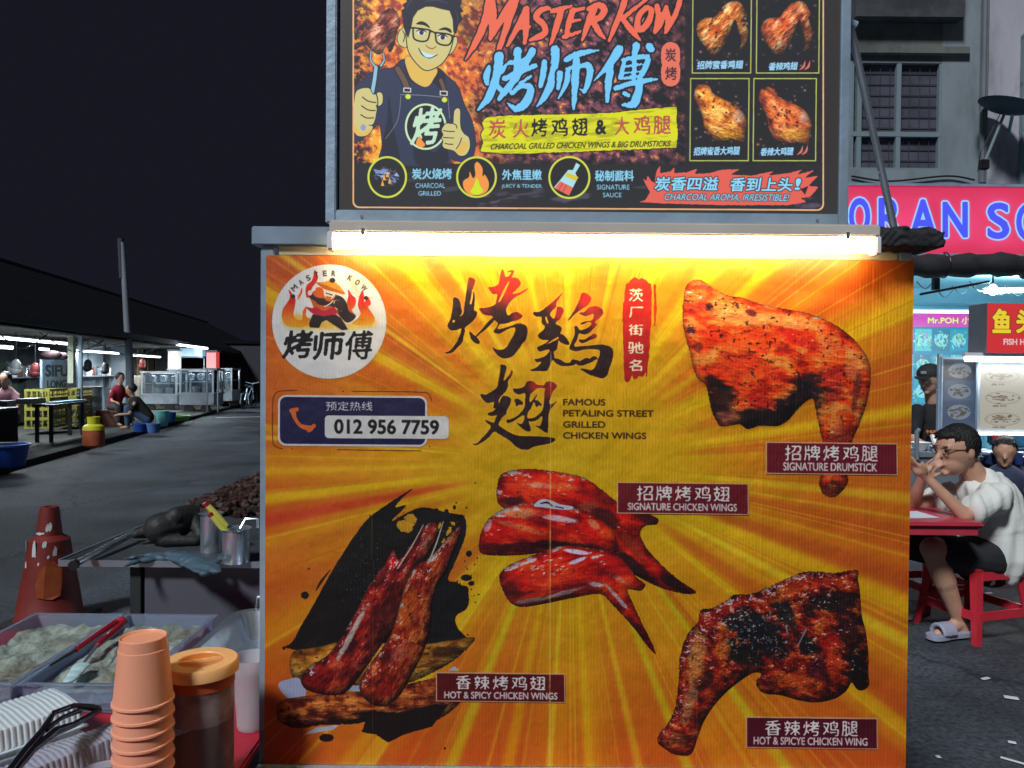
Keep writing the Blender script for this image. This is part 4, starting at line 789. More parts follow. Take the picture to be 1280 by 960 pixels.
def thing(name, label, cat, loc=(0, 0, 0), group=None):
    o = bpy.data.objects.new(name, None); COL.objects.link(o); o.location = loc; o.empty_display_size = .1
    o['label'] = label; o['category'] = cat
    if group: o['group'] = group
    return o
def tag(o, label, cat, group=None):
    o['label'] = label; o['category'] = cat
    if group: o['group'] = group
    return o
def dup(root, delta, label, rotz=None):
    def cp(o, par):
        c = o.copy(); COL.objects.link(c)
        if par: c.parent = par
        for ch in [x for x in bpy.data.objects if x.parent == o]: cp(ch, c)
        return c
    c = cp(root, None); c.location = root.location + Vector(delta); c['label'] = label
    if rotz is not None: c.rotation_euler.z = rotz
    return c
def remeshed(name, mb, m, parent, voxel, smooth=3, wrinkle=None, loc=None):
    """fuse overlapping volumes into one continuous skin"""
    me = bpy.data.meshes.new(name); me.from_pydata([tuple(v) for v in mb.v], [], mb.f); me.validate()
    bm = bmesh.new(); bm.from_mesh(me); bmesh.ops.recalc_face_normals(bm, faces=bm.faces); bm.to_mesh(me); bm.free()
    o = bpy.data.objects.new(name, me); COL.objects.link(o)
    r = o.modifiers.new('r', 'REMESH'); r.mode = 'VOXEL'; r.voxel_size = voxel; r.use_smooth_shade = True
    s = o.modifiers.new('s', 'SMOOTH'); s.factor = .6; s.iterations = smooth
    dg = bpy.context.evaluated_depsgraph_get(); me2 = bpy.data.meshes.new_from_object(o.evaluated_get(dg)); bpy.data.objects.remove(o)
    o0 = parent_loc(parent); n = len(me2.vertices); co = np.empty(n * 3); me2.vertices.foreach_get('co', co); co = co.reshape(-1, 3)
    if wrinkle is not None:
        no = np.empty(n * 3); me2.vertices.foreach_get('normal', no); co = co + wrinkle(co, no.reshape(-1, 3))
    co = co - np.array(o0); me2.vertices.foreach_set('co', co.ravel()); me2.update(); me2.name = name
    me2.materials.clear(); me2.materials.append(m); me2.polygons.foreach_set('use_smooth', [True] * len(me2.polygons))
    o = bpy.data.objects.new(name, me2); COL.objects.link(o); o.parent = parent
    return o
def sheet(name, m, poly3, uvs, parent=None, origin=None):
    me = bpy.data.meshes.new(name); o0 = parent_loc(parent) if parent else Vector(origin or (0, 0, 0))
    me.from_pydata([tuple(Vector(p) - o0) for p in poly3], [], [tuple(range(len(poly3)))])
    uv = me.uv_layers.new(name='UVMap')
    for lp in me.loops: uv.data[lp.index].uv = uvs[lp.vertex_index]
    me.materials.append(m); o = bpy.data.objects.new(name, me); COL.objects.link(o)
    if parent: o.parent = parent
    else: o.location = o0
    return o
def arealight(name, loc, size, sy, power, col, rot=(0, 0, 0), parent=None):
    d = bpy.data.lights.new(name, 'AREA'); d.shape = 'RECTANGLE'; d.size = size; d.size_y = sy; d.energy = power; d.color = col
    o = bpy.data.objects.new(name, d); COL.objects.link(o); o.rotation_euler = rot
    o.location = Vector(loc) - (parent_loc(parent) if parent else Vector((0, 0, 0)))
    if parent: o.parent = parent
    return o
MAT = dict(
    alu=mat('brushed_aluminium', (.38, .50, .62), .38, .3, .12, 5, .15, 40, dirt=(.16, .18, .22), damt=.4),
    rail=mat('rail_steel', (.40, .52, .66), .2, .45, .3, 9, .06, 30), steel=mat('polished_steel', (.66, .72, .80), .24, .85, .1, 6, .06, 30), dsteel=mat('dull_steel', (.30, .34, .39), .38, .5, .2, 3, .1, 20, dirt=(.12, .12, .13)),
    black=mat('black_plastic', (.018, .018, .022), .35, 0, .2, 8), blackcloth=mat('black_cloth', (.02, .021, .024), .75, 0, .3, 12, .4, 80), rubber=mat('dark_rubber', (.03, .03, .03), .7),
    orange=mat('orange_plastic', (.90, .40, .25), .34, 0, .06, 10, sss=.2), red=mat('red_plastic', (.62, .03, .05), .35, 0, .1, 6), white=mat('white_plastic', (.75, .76, .78), .45, 0, .06, 6),
    clear=mat('clear_plastic', (.86, .9, .96), .12, 0, trans=.86, ior=1.25), skin=mat('skin', (.56, .31, .21), .5, 0, .1, 20, .1, 200, sss=.1), hair=mat('black_hair', (.012, .011, .012), .5, 0, .3, 60, .6, 300, aniso=(1, 1, .2)),
    blue=mat('blue_plastic', (.02, .08, .42), .4, 0, .1, 5), yellow=mat('yellow_plastic', (.30, .28, .05), .5, 0, .25, 5), cyan=mat('cyan_plastic', (.18, .6, .6), .4), green=mat('green_plastic', (.25, .55, .15), .4), brown=mat('brown_plastic', (.14, .05, .035), .6, 0, .2, 6),
)
# ------------------------------------------------------------------ ground
def ground():
    m, n, l, b = newmat('asphalt'); tc = n.new('ShaderNodeTexCoord')
    def nz(sc, det=6, rg=.6):
        t = n.new('ShaderNodeTexNoise'); t.inputs['Scale'].default_value = sc; t.inputs['Detail'].default_value = det; t.inputs['Roughness'].default_value = rg; l.new(tc.outputs['Object'], t.inputs['Vector']); return t
    a, c, d = nz(.75, 8, .7), nz(38, 4), nz(140, 3)
    r = n.new('ShaderNodeValToRGB'); e = r.color_ramp.elements; e[0].position = .38; e[0].color = (.030, .035, .044, 1); e[1].position = .62; e[1].color = (.078, .090, .112, 1); l.new(a.outputs[0], r.inputs[0])
    r2 = n.new('ShaderNodeMapRange'); r2.inputs[1].default_value = .3; r2.inputs[2].default_value = .72; r2.inputs[3].default_value = .4; r2.inputs[4].default_value = 1.8; l.new(c.outputs[0], r2.inputs[0])
    v = n.new('ShaderNodeVectorMath'); v.operation = 'SCALE'; l.new(r.outputs[0], v.inputs[0]); l.new(r2.outputs[0], v.inputs['Scale'])
    vo = n.new('ShaderNodeTexVoronoi'); vo.feature = 'DISTANCE_TO_EDGE'; vo.inputs['Scale'].default_value = .55; wn_ = nz(2.2, 6, .7); ad0 = n.new('ShaderNodeMix'); ad0.data_type = 'VECTOR'; ad0.inputs[0].default_value = .35; l.new(tc.outputs['Object'], ad0.inputs[4]); l.new(wn_.outputs['Color'], ad0.inputs[5]); l.new(ad0.outputs[1], vo.inputs['Vector'])
    cr = n.new('ShaderNodeMapRange'); cr.inputs[1].default_value = .0; cr.inputs[2].default_value = .012; cr.inputs[3].default_value = .45; cr.inputs[4].default_value = 1; l.new(vo.outputs['Distance'], cr.inputs[0])
    pt = nz(.22, 3); pr = n.new('ShaderNodeMapRange'); pr.inputs[1].default_value = .44; pr.inputs[2].default_value = .50; pr.inputs[3].default_value = .72; pr.inputs[4].default_value = 1.12; l.new(pt.outputs[0], pr.inputs[0])
    mm = n.new('ShaderNodeMath'); mm.operation = 'MULTIPLY'; l.new(cr.outputs[0], mm.inputs[0]); l.new(pr.outputs[0], mm.inputs[1]); v2 = n.new('ShaderNodeVectorMath'); v2.operation = 'SCALE'; l.new(v.outputs[0], v2.inputs[0]); l.new(mm.outputs[0], v2.inputs['Scale']); v = v2
    l.new(v.outputs[0], b.inputs['Base Color']); b.inputs['Roughness'].default_value = .72
    rr = n.new('ShaderNodeMapRange'); rr.inputs[3].default_value = .38; rr.inputs[4].default_value = .9; l.new(a.outputs[0], rr.inputs[0]); l.new(rr.outputs[0], b.inputs['Roughness'])
    ad = n.new('ShaderNodeMath'); ad.operation = 'ADD'; l.new(c.outputs[0], ad.inputs[0]); l.new(d.outputs[0], ad.inputs[1])
    bp = n.new('ShaderNodeBump'); bp.inputs['Strength'].default_value = .7; bp.inputs['Distance'].default_value = .02; l.new(ad.outputs[0], bp.inputs['Height']); l.new(bp.outputs[0], b.inputs['Normal'])
    MB().add([(-400, -60, 0), (400, -60, 0), (400, 900, 0), (-400, 900, 0)], [(0, 1, 2, 3)]).build('road', m, kind='structure', fixn=False)
ground()
# ------------------------------------------------------------------ poster
FOLDS = [(-.409, .003, .0005), (-.16, .004, -.0004), (.33, .004, .0004), (.53, .003, -.0004)]
PO = Vector((.145, PY, PZ0))
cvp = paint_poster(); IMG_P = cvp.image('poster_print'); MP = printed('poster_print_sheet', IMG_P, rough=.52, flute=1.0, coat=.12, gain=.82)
poster = thing('promotional_poster', 'large orange fluted poster of grilled chicken pieces on the front of the food cart', 'poster', PO)
MB().bb((PX0, PY + .0003, PZ0), (PX1, PY + .0045, PZ1)).build('board', mat('board_edge', (.55, .3, .12), .5), poster)
def puv(p): return ((p.x - PX0) / (PX1 - PX0), (p.z - PZ0) / (PZ1 - PZ0))
q = [Vector((PX0, PY, PZ0)), Vector((PX1, PY, PZ0)), Vector((PX1, PY, PZ1)), Vector((PX0, PY, PZ1))]
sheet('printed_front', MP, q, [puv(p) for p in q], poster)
for i, (nm, pts) in enumerate(cvp.parts):
    pts = catmull(pts, n=3) if nm == 'food_picture' else pts
    q = [atY(a, b, PY) for a, b in pts]; o = sheet(nm, MP, [Vector((p.x, PY - .0004 - .00012 * i, p.z)) for p in q], [puv(p) for p in q], poster)
    if o.data.polygons[0].normal.y > 0: o.data.flip_normals()
# ------------------------------------------------------------------ food cart behind it
cart = thing('food_cart', 'steel and aluminium food cart carrying the orange chicken poster and the lit sign', 'food cart', (.145, 1.8, 0))
A, SB = MAT['alu'], MAT['rail']
for x0, x1 in ((-.477, -.452), (.730, .7535)):
    for y0, y1 in ((1.456, 1.486), (2.05, 2.08)): MB().bb((x0, y0, .12), (x1, y1, 1.783)).build('post', A, cart, bevel=.0015)
MB().bb((-.4915, 1.447, 1.785), (.79, 1.49, 1.8195)).build('top_rail', SB, cart, bevel=.002)
MB().bb((-.49, 2.05, 1.785), (.79, 2.09, 1.8195)).build('top_rail', SB, cart, bevel=.002)
MB().bb((-.49, 1.492, 1.787), (-.455, 2.048, 1.817)).build('side_rail', SB, cart, bevel=.002); MB().bb((.755, 1.492, 1.787), (.79, 2.048, 1.817)).build('side_rail', SB, cart, bevel=.002)
MB().bb((-.443, 1.4585, 1.768), (.728, 1.466, 1.784)).build('backing_strip', mat('lamp_catch_strip', (.50, .44, .32), .6, 0, .2), cart)  # pale strip added to catch the tube's light, in place of its reflection
MB().bb((-.45, 1.49, .2), (.729, 2.04, .86)).build('cabinet', MAT['dsteel'], cart, bevel=.004)
MB().bb((-.478, 1.462, .862), (.754, 2.085, .884)).build('worktop', SB, cart, bevel=.003)
MB().bb((-.477, 1.44, .765), (.7535, 1.4542, .7998)).build('bottom_rail', SB, cart, bevel=.001)
MB().bb((-.475, 1.385, .778), (.752, 1.4385, .797)).build('front_ledge', MAT['red'], cart, bevel=.003)
MB().bb((-.476, 1.456, .12), (-.466, 2.08, .862)).build('side_panel', MAT['dsteel'], cart); MB().bb((.741, 1.487, .12), (.7535, 2.049, 1.2)).build('side_panel', A, cart)
for x in (-.42, .71):
    for y in (1.52, 2.02):
        w = MB().tube([(x - .015, y, .055), (x + .015, y, .055)], .055, 20).build('wheel', MAT['rubber'], cart, smooth=True); MB().tube([(x - .018, y, .055), (x + .018, y, .055)], .02, 12).build('hub', SB, w); MB().bb((x - .012, y - .012, .05), (x + .012, y + .012, .2)).build('fork', A, cart)
# lit sign
cvl = paint_lightbox(); ML = printed('backlit_print', cvl.image('sign_print'), rough=.35, emis=1.0)
sign = thing('lightbox_sign', 'backlit stall sign with a cartoon cook and chicken wings above the poster', 'sign', (.147, 1.45, 1.82))
q = [Vector((LX0, LY, LZ0)), Vector((LX1, LY, LZ0)), Vector((LX1, LY, LZ1)), Vector((LX0, LY, LZ1))]
sheet('lit_face', ML, q, [(0, 0), (1, 0), (1, 1), (0, 1)], sign)
MB().bb((LX0, LY + .002, LZ0), (LX1, LY + .09, LZ1)).build('casing', MAT['alu'], sign)
MB().bb((-.3475, 1.424, 1.823), (-.3285, 1.524, 2.37)).build('frame_side', A, sign, bevel=.002); MB().bb((.601, 1.424, 1.823), (.6185, 1.524, 2.37)).build('frame_side', A, sign, bevel=.002)
MB().bb((-.3275, 1.4225, 1.8215), (.6, 1.523, 1.8465)).build('frame_bottom', A, sign, bevel=.0015); MB().bb((-.3275, 1.4225, 2.346), (.6, 1.523, 2.37)).build('frame_top', A, sign, bevel=.0015)
p0, p1 = atY(1062, 30, 1.47), atY(1119, 292, 1.47)
MB().tube([p0, p1], .0068, 12).build('brace', MAT['steel'], sign, smooth=True)
MB().tube([p0 + Vector((-.012, 0, .006)), p0 + Vector((.012, 0, -.004))], .009, 10).build('brace_clamp', A, sign, smooth=True)
for x in (-.28, .56): MB().tube([(x, 1.421, 1.834), (x, 1.4225, 1.834)], .003, 8).build('screw', MAT['dsteel'], sign)
# tube lamp
lamp = thing('tube_lamp', 'long bright warm white tube lamp between the lit sign and the poster', 'tube lamp', (.17, 1.42, 1.79))
zt = 1.7835
MB().bb((-.331, 1.385, 1.7985), (.660, 1.4445, 1.8205)).build('housing', mat('enamel_white', (.62, .56, .5), .4, 0, .08), lamp, bevel=.003)
MB().tube([(-.327, 1.40, zt), (.656, 1.40, zt)], .0125, 18).build('tube', glow('tube_glow', (1, .78, .40), 25.0), lamp, smooth=True)
for x in (-.331, .656): MB().bb((x - .004, 1.385, zt - .016), (x + .006, 1.415, zt + .017)).build('end_cap', MAT['white'], lamp, bevel=.002)
for x in (-.27, .60): MB().bb((x - .003, 1.382, zt + .010), (x + .003, 1.3845, 1.806)).build('clip', MAT['steel'], lamp)
MB().tube([(.66, 1.42, 1.80), (.668, 1.45, 1.806), (.66, 1.51, 1.83), (.64, 1.53, 1.90)], .0028, 6).build('power_cord', MAT['black'], lamp, smooth=True)
# bundle of black cloth on the rail's end
bm_ = MB(); bm_.bb((.664, 1.395, 1.783), (.782, 1.50, 1.812)); rngb = random.Random(3)
for i in range(9): x = .675 + .0115 * i; bm_.sph((x, 1.44 + .02 * rngb.random(), 1.810 + .008 * rngb.random()), (.017, .05, .009), 10, 6)
bundle = remeshed('cloth_bundle', bm_, MAT['blackcloth'], None, .0028, 2, wrinkle=lambda c, n_: n_ * (.0011 * np.sin(c[:, 2:3] * 420 + 9 * np.sin(c[:, 0:1] * 60)) + .0012 * np.sin(c[:, 0:1] * 300 + c[:, 2:3] * 200)))
tag(bundle, 'black cloth cover bundled over the right end of the steel rail', 'cloth')
# ------------------------------------------------------------------ side table with red cloth
TZ = .82
tbl = thing('side_table', 'red cloth covered table holding the trays, orange cups and sauce jar', 'table', (-1.0, 1.45, 0))
MB().bb((-1.75, .74, TZ - .02), (-.49, 2.13, TZ)).build('table_top', mat('red_oilcloth', (.50, .02, .04), .38, 0, .12, 6, .1, 30), tbl, bevel=.004)
for x in (-1.7, -.54):
    for y in (.8, 2.08): MB().bb((x - .02, y - .02, 0), (x + .02, y + .02, TZ - .021)).build('leg', A, tbl)
# patterned sheet
cvm = Canvas(120, 120, lambda p: p, 1); cvm.full((90, 120, 120))
for i in range(60): cvm.poly(catmull([(rng.random() * 120 + 14 * math.cos(t), rng.random() * 2 + i * 2 + 9 * math.sin(t)) for t in (0, 1.2, 2.5, 3.9, 5.1)]), ((40, 120, 50), (190, 200, 190), (60, 130, 190), (210, 160, 60))[i % 4])
x0, y0 = -.62, 1.36
tag(sheet('leaflet', printed('leaflet_print', cvm.image('leaflet')), [(x0, y0 - .16, TZ + .001), (-.5, y0 - .16, TZ + .001), (-.5, y0, TZ + .001), (x0, y0, TZ + .001)], [(0, 0), (1, 0), (1, 1), (0, 1)], origin=(x0, y0, TZ)), 'green and blue printed leaflet lying on the red table beside the poster edge', 'leaflet')
# trays with marinated meat
def tray(x0, x1, y0, y1, label, seed):
    t = thing('food_tray', label, 'tray', ((x0 + x1) / 2, (y0 + y1) / 2, TZ), 'clear plastic trays of marinated meat')
    h, w, fl = .062, .004, .012; b = MB()
    o = [(x0 + fl, y0 + fl), (x1 - fl, y0 + fl), (x1 - fl, y1 - fl), (x0 + fl, y1 - fl)]; r_ = [(x0, y0), (x1, y0), (x1, y1), (x0, y1)]
    def ring(P, z, d=0): cx, cy = (x0 + x1) / 2, (y0 + y1) / 2; return [(px + (d if px < cx else -d), py + (d if py < cy else -d), z) for px, py in P]
    L = [ring(o, TZ + .001), ring(r_, TZ + h, .008), ring(r_, TZ + h), ring(r_, TZ + h + .004, .0), ring(r_, TZ + h + .004, .012), ring(o, TZ + .006, w)]
    vs = [p for rg in L for p in rg]; fs = [(3, 2, 1, 0), (20, 21, 22, 23)]
    for i in range(5): fs += [(i * 4 + k, i * 4 + (k + 1) % 4, (i + 1) * 4 + (k + 1) % 4, (i + 1) * 4 + k) for k in range(4)]
    b.add(vs, fs); b.build('tray_shell', mat('tray_plastic', (.66, .76, .95), .2, 0, trans=.82, ior=1.2), t, bevel=.0015)
    N = 46; g = np.random.default_rng(seed); H = fnoise(N, N, 9, seed, 4) ; H2 = fnoise(N, N, 4, seed + 3, 3, 2.5, 30)
    vs = [(x0 + .018 + (x1 - x0 - .036) * i / (N - 1), y0 + .018 + (y1 - y0 - .036) * j / (N - 1), TZ + .008 + .036 * H[j, i] + .026 * H2[j, i] - (.018 if i in (0, N - 1) or j in (0, N - 1) else 0)) for j in range(N) for i in range(N)]
    m = mat('marinated_meat', (.42, .48, .42), .25, 0, .35, 26, .5, 60, dirt=(.13, .075, .02), dscale=6, damt=.9, coat=.8)
    MB().add(vs, [(j * N + i, j * N + i + 1, (j + 1) * N + i + 1, (j + 1) * N + i) for j in range(N - 1) for i in range(N - 1)]).build('meat', m, t, smooth=True)
tray(-1.036, -.79, 1.602, 2.075, 'clear tray of pale marinated chicken behind the orange cup stack', 101)
tray(-1.286, -1.040, 1.602, 2.075, 'clear tray of brown marinated meat at the table corner, red tongs lying in it', 102)
# red handled tongs
tg = thing('tongs', 'tongs with red plastic handles resting across the two clear trays', 'tongs', (-1.0, 1.9, .89))
E = atZ(151, 778, .905); a1, a2 = atZ(122, 806, .90), atZ(95, 812, .90)
MB().tube([E + Vector((-.012, 0, 0)), E + Vector((0, .006, .004)), E + Vector((.010, 0, .0)), a1 + (E - a1) * .5 + Vector((.006, 0, 0)), a1], [.009, .010, .009, .008, .0075], 10).build('handle', mat('glossy_red', (.42, .01, .03), .22, 0, coat=.5), tg, smooth=True)
MB().tube([E + Vector((-.012, 0, 0)), (E + a2) / 2 + Vector((-.004, 0, .002)), a2], [.009, .0075, .007], 10).build('handle', _mats['glossy_red'], tg, smooth=True)
e1 = atZ(102, 832, .885); e2 = atZ(62, 832, .885)
MB().tube([a1, e1], [.004, .003], 8).build('arm', MAT['steel'], tg, smooth=True); MB().tube([a2, e2], [.004, .003], 8).build('arm', MAT['blackcloth'], tg, smooth=True)
sc = MB(); d = (e1 - a1).normalized(); sd = Vector((-d.y, d.x, 0)).normalized()
for i in range(6): sc.sph(e1 + d * (.012 * i) + Vector((0, 0, .002 * (i % 2))), (.020 - .0012 * i, .016, .005), 12, 6)
MB_ = remeshed('scoop_end', sc, mat('pale_blue_plastic', (.5, .68, .72), .5), tg, .0022, 2)
# stack of orange cups
cx, cy = -.575, 1.2; CT = 1.131
st_ = thing('cup_stack', 'tall stack of upturned translucent orange plastic cups beside the sauce jar', 'cup stack', (cx, cy, TZ))
nc = 11
for i in range(nc):
    zt_ = CT - .0215 * i
    if zt_ - .105 < TZ: break
    f = MB().lathe([(.0005, zt_ - .004), (.0315, zt_ - .004), (.0322, zt_ - .001), (.0335, zt_), (.0345, zt_ - .001), (.0352, zt_ - .018), (.0366, zt_ - .0185), (.0435, zt_ - .098), (.0456, zt_ - .099), (.0460, zt_ - .102), (.0440, zt_ - .103)], (cx, cy, 0), 48, cap=(True, False))
    f.build('cup', MAT['orange'], st_, smooth=True)
# sauce jar
jx, jy = atY(251, 825, 1.3).x, 1.3; LT = atY(251, 824, 1.3).z
jar = thing('sauce_jar', 'clear plastic jar half full of dark red sauce with a pale orange lid', 'jar', (jx, jy, TZ))
JR = .054
MB().lathe([(.0005, TZ + .002), (JR - .004, TZ + .002), (JR, TZ + .008), (JR, LT - .045), (JR - .001, LT - .03), (JR - .003, LT - .018), (JR - .006, LT - .018), (JR - .004, LT - .03), (JR - .003, LT - .045), (JR - .003, TZ + .008), (JR - .006, TZ + .006), (.0005, TZ + .006)], (jx, jy, 0), 56, cap=(False, False)).build('jar_body', mat('smeared_plastic', (.9, .86, .86), .22, 0, trans=.9, ior=1.15, dirt=(.35, .05, .04), dscale=9, damt=.7), jar, smooth=True)
sl = []; SR = JR - .0036
for r_, z in ((.0005, TZ + .007), (SR, TZ + .007), (SR, LT - .100), (.0005, LT - .100)): sl.append((r_, z))
o = MB().lathe(sl, (jx, jy, 0), 48, cap=(False, False)); 
for v in o.v:
    if v.z > LT - .102: v.z += (v.x - jx) * .45
o.build('sauce', mat('red_sauce', (.10, .012, .01), .3, 0, .3, 20), jar, smooth=True)
OL = mat('pale_orange_plastic', (.92, .50, .20), .42, 0, .05, 10, sss=.1)
RL = .0615
lid = MB().lathe([(RL - .004, LT - .022), (RL, LT - .020), (RL, LT - .004), (RL - .003, LT), (.037, LT), (.0355, LT - .002)], (jx, jy, 0), 64, cap=(False, False)).build('lid', OL, jar, smooth=True)
MB().lathe([(JR - .006, LT - .040), (JR + .0012, LT - .040), (JR + .0012, LT - .022), (JR - .006, LT - .022)], (jx, jy, 0), 48).build('screw_neck', mat('deep_orange', (.5, .10, .02), .4), jar, smooth=True)
ca, sa = math.cos(R(52)), math.sin(R(52))
MB().lathe([(.0356, LT - .002), (.033, LT - .013), (.028, LT - .0155), (.0005, LT - .0155)], (jx, jy, 0), 48, cap=(False, False)).build('lid_recess', mat('amber_plastic', (.75, .26, .05), .4, 0, .05), lid, smooth=True)
MB().box((jx, jy, LT - .0075), (.070, .012, .0145), Matrix.Rotation(R(28), 3, 'Z')).build('lid_grip', OL, lid, bevel=.002)
MB().lathe([(JR - .0034, LT - .098), (JR - .0034, LT - .045), (JR - .006, LT - .03), (JR - .008, LT - .045), (JR - .006, LT - .098)], (jx, jy, 0), 48, cap=(False, False)).build('smeared_residue', mat('sauce_smear', (.50, .37, .35), .5, 0, .1, 20, dirt=(.26, .05, .04), dscale=18, damt=.8), jar, smooth=True)
# clear cup
kx, ky = atY(316, 900, 1.56).x, 1.56
cl = MB().lathe([(.0005, TZ + .001), (.029, TZ + .001), (.031, TZ + .006), (.040, .962), (.0415, .966), (.0395, .966), (.030, TZ + .010), (.0005, TZ + .006)], (kx, ky, 0), 40, cap=(False, False))
kc = thing('clear_cup', 'cloudy clear plastic cup of pink drink standing between the jar and the poster', 'cup', (kx, ky, TZ))
cl.build('cup_wall', mat('cloudy_plastic', (.86, .84, .88), .35, 0, trans=.6, ior=1.15), kc, smooth=True); MB().lathe([(.0005, TZ + .008), (.0295, TZ + .008), (.0375, .935), (.0005, .935)], (kx, ky, 0), 32, cap=(False, False)).build('drink', mat('pink_drink', (.52, .26, .25), .3), kc, smooth=True)
# steel pan behind it
pn = thing('steel_pan', 'long shiny steel pan leaning at the back of the red table by the poster', 'pan', (-.66, 1.9, TZ))
pa = MB(); W0 = [atZ(262, 800, .9), atZ(298, 770, .93), atZ(332, 766, .93)]
xL, yF, yB = -.735, 1.66, 2.09
prof = []
def rrp(x0, x1, y0, y1, r, z): return [(cx_ + r * math.cos(R(a0 + 15 * j)), cy_ + r * math.sin(R(a0 + 15 * j)), z) for cx_, cy_, a0 in ((x1 - r, y0 + r, -90), (x1 - r, y1 - r, 0), (x0 + r, y1 - r, 90), (x0 + r, y0 + r, 180)) for j in range(7)]
rings = [rrp(xL + .03, -.50, yF + .03, yB - .03, .03, TZ + .002), rrp(xL, -.495, yF, yB, .05, TZ + .07), rrp(xL - .012, -.49, yF - .012, yB + .012, .06, TZ + .072), rrp(xL - .012, -.49, yF - .012, yB + .012, .06, TZ + .075), rrp(xL + .004, -.497, yF + .004, yB - .004, .05, TZ + .073), rrp(xL + .034, -.503, yF + .034, yB - .034, .03, TZ + .006)]
n_ = 28; pa.add([p for r_ in rings for p in r_], [(i * n_ + k, i * n_ + (k + 1) % n_, (i + 1) * n_ + (k + 1) % n_, (i + 1) * n_ + k) for i in range(5) for k in range(n_)] + [tuple(range(n_ - 1, -1, -1)), tuple(range(5 * n_, 6 * n_))])
pa.build('pan_body', MAT['steel'], pn, smooth=True)
MB().tube([(-.70, 2.112, TZ + .07), (-.70, 2.12, TZ + .10), (-.60, 2.12, TZ + .10), (-.60, 2.112, TZ + .07)], .004, 8).build('handle', MAT['steel'], pn, smooth=True)
# ribbed clamshell lids
def clam(x, y, z, rz, L, W, label, tint, n=24, tilt=0):
    t = thing('clamshell_box', label, 'food box', (x, y, z), 'ribbed plastic take-away boxes'); t.rotation_euler = (tilt, 0, rz)
    h = .034; vs, fs = [], []; prof = []
    for i in range(n * 4 + 1):
        u = -L / 2 + L * i / (n * 4); k = i % 4; rib = .0026 if k in (1, 2) else 0
        vs += [(u, -W / 2, 0), (u, -W / 2 + .002 - rib * .6, .004), (u, -W / 2 + .012 - rib, h + rib * .3), (u, 0, h + .004 + rib * .5), (u, W / 2 - .012 + rib, h + rib * .3), (u, W / 2 - .002 + rib * .6, .004), (u, W / 2, 0)]
    m_ = n * 4 + 1
    for i in range(m_ - 1): fs += [(i * 7 + k, i * 7 + k + 1, (i + 1) * 7 + k + 1, (i + 1) * 7 + k) for k in range(6)]
    fs += [tuple(range(7)), tuple((m_ - 1) * 7 + k for k in range(6, -1, -1))]
    b = MB(); b.add([Vector(v) + Vector((x, y, z)) for v in vs], fs); b.build('lid_shell', tint, t)
    MB().bb((x - L / 2 - .006, y - W / 2 - .006, z - .003), (x + L / 2 + .006, y + W / 2 + .006, z)).build('flange', tint, t)
PW = mat('pale_foam_plastic', (.66, .74, .80), .35, 0, .05, 20, coat=.3); PC = mat('thin_clear_lid', (.7, .7, .84), .2, 0, trans=.55, ior=1.15)
for i in range(5): clam(-.955 + .004 * i, 1.375 + .006 * i, TZ + .006 + .012 * i, R(52), .24, .15, ('bottom', 'second', 'third', 'fourth', 'topmost')[i] + ' white ribbed take-away box of the pile at the table front', PW)
clam(-.775, 1.43, TZ + .006, R(56), .25, .085, 'clear ribbed take-away box between the black tongs and the orange cups', PC, 26)
clam(-.835, 1.33, TZ + .006, R(54), .22, .07, 'flat clear box under the black tongs', PC, 22)
# plate of brown sauce
bs = MB().lathe([(.0005, TZ + .001), (.04, TZ + .001), (.055, TZ + .02), (.052, TZ + .02), (.0005, TZ + .012)], (-.71, 1.33, 0), 28, cap=(False, False)); bw = thing('sauce_bowl', 'small bowl of glossy brown sauce at the foot of the orange cups', 'bowl', (-.71, 1.33, TZ)); bs.build('bowl', PC, bw, smooth=True); MB().lathe([(.0005, TZ + .017), (.05, TZ + .017), (.05, TZ + .014), (.0005, TZ + .014)], (-.71, 1.33, 0), 28, cap=(False, False)).build('sauce', mat('brown_sauce', (.2, .06, .025), .12, 0, .3, 15, .3, 20), bw, smooth=True)
# black tongs
bt = thing('serving_tongs', 'glossy black plastic serving tongs lying on the take-away boxes', 'tongs', (-.85, 1.2, .92))
def pz(px, py, z): return atZ(px, py, z)
z_ = .925
MB().tube([pz(8, 968, z_), pz(30, 940, z_), pz(52, 915, z_), pz(66, 892, z_), pz(92, 882, z_ - .008), pz(112, 884, z_ - .022), pz(124, 886, z_ - .034)], [.006, .0065, .0065, .0055, .005, .0065, .006], 10).build('arm', mat('gloss_black', (.012, .011, .016), .12, coat=.6), bt, smooth=True)
MB().tube([pz(12, 972, z_ - .006), pz(40, 938, z_ - .006), pz(70, 914, z_ - .012), pz(92, 906, z_ - .02), pz(110, 896, z_ - .028), pz(124, 888, z_ - .036)], [.006, .007, .008, .006, .0055, .006], 10).build('arm', _mats['gloss_black'], bt, smooth=True)
MB().tube([pz(58, 912, z_), pz(76, 898, z_ - .006), pz(100, 888, z_ - .016)], [.005, .004, .005], 10).build('inner_rib', _mats['gloss_black'], bt, smooth=True)
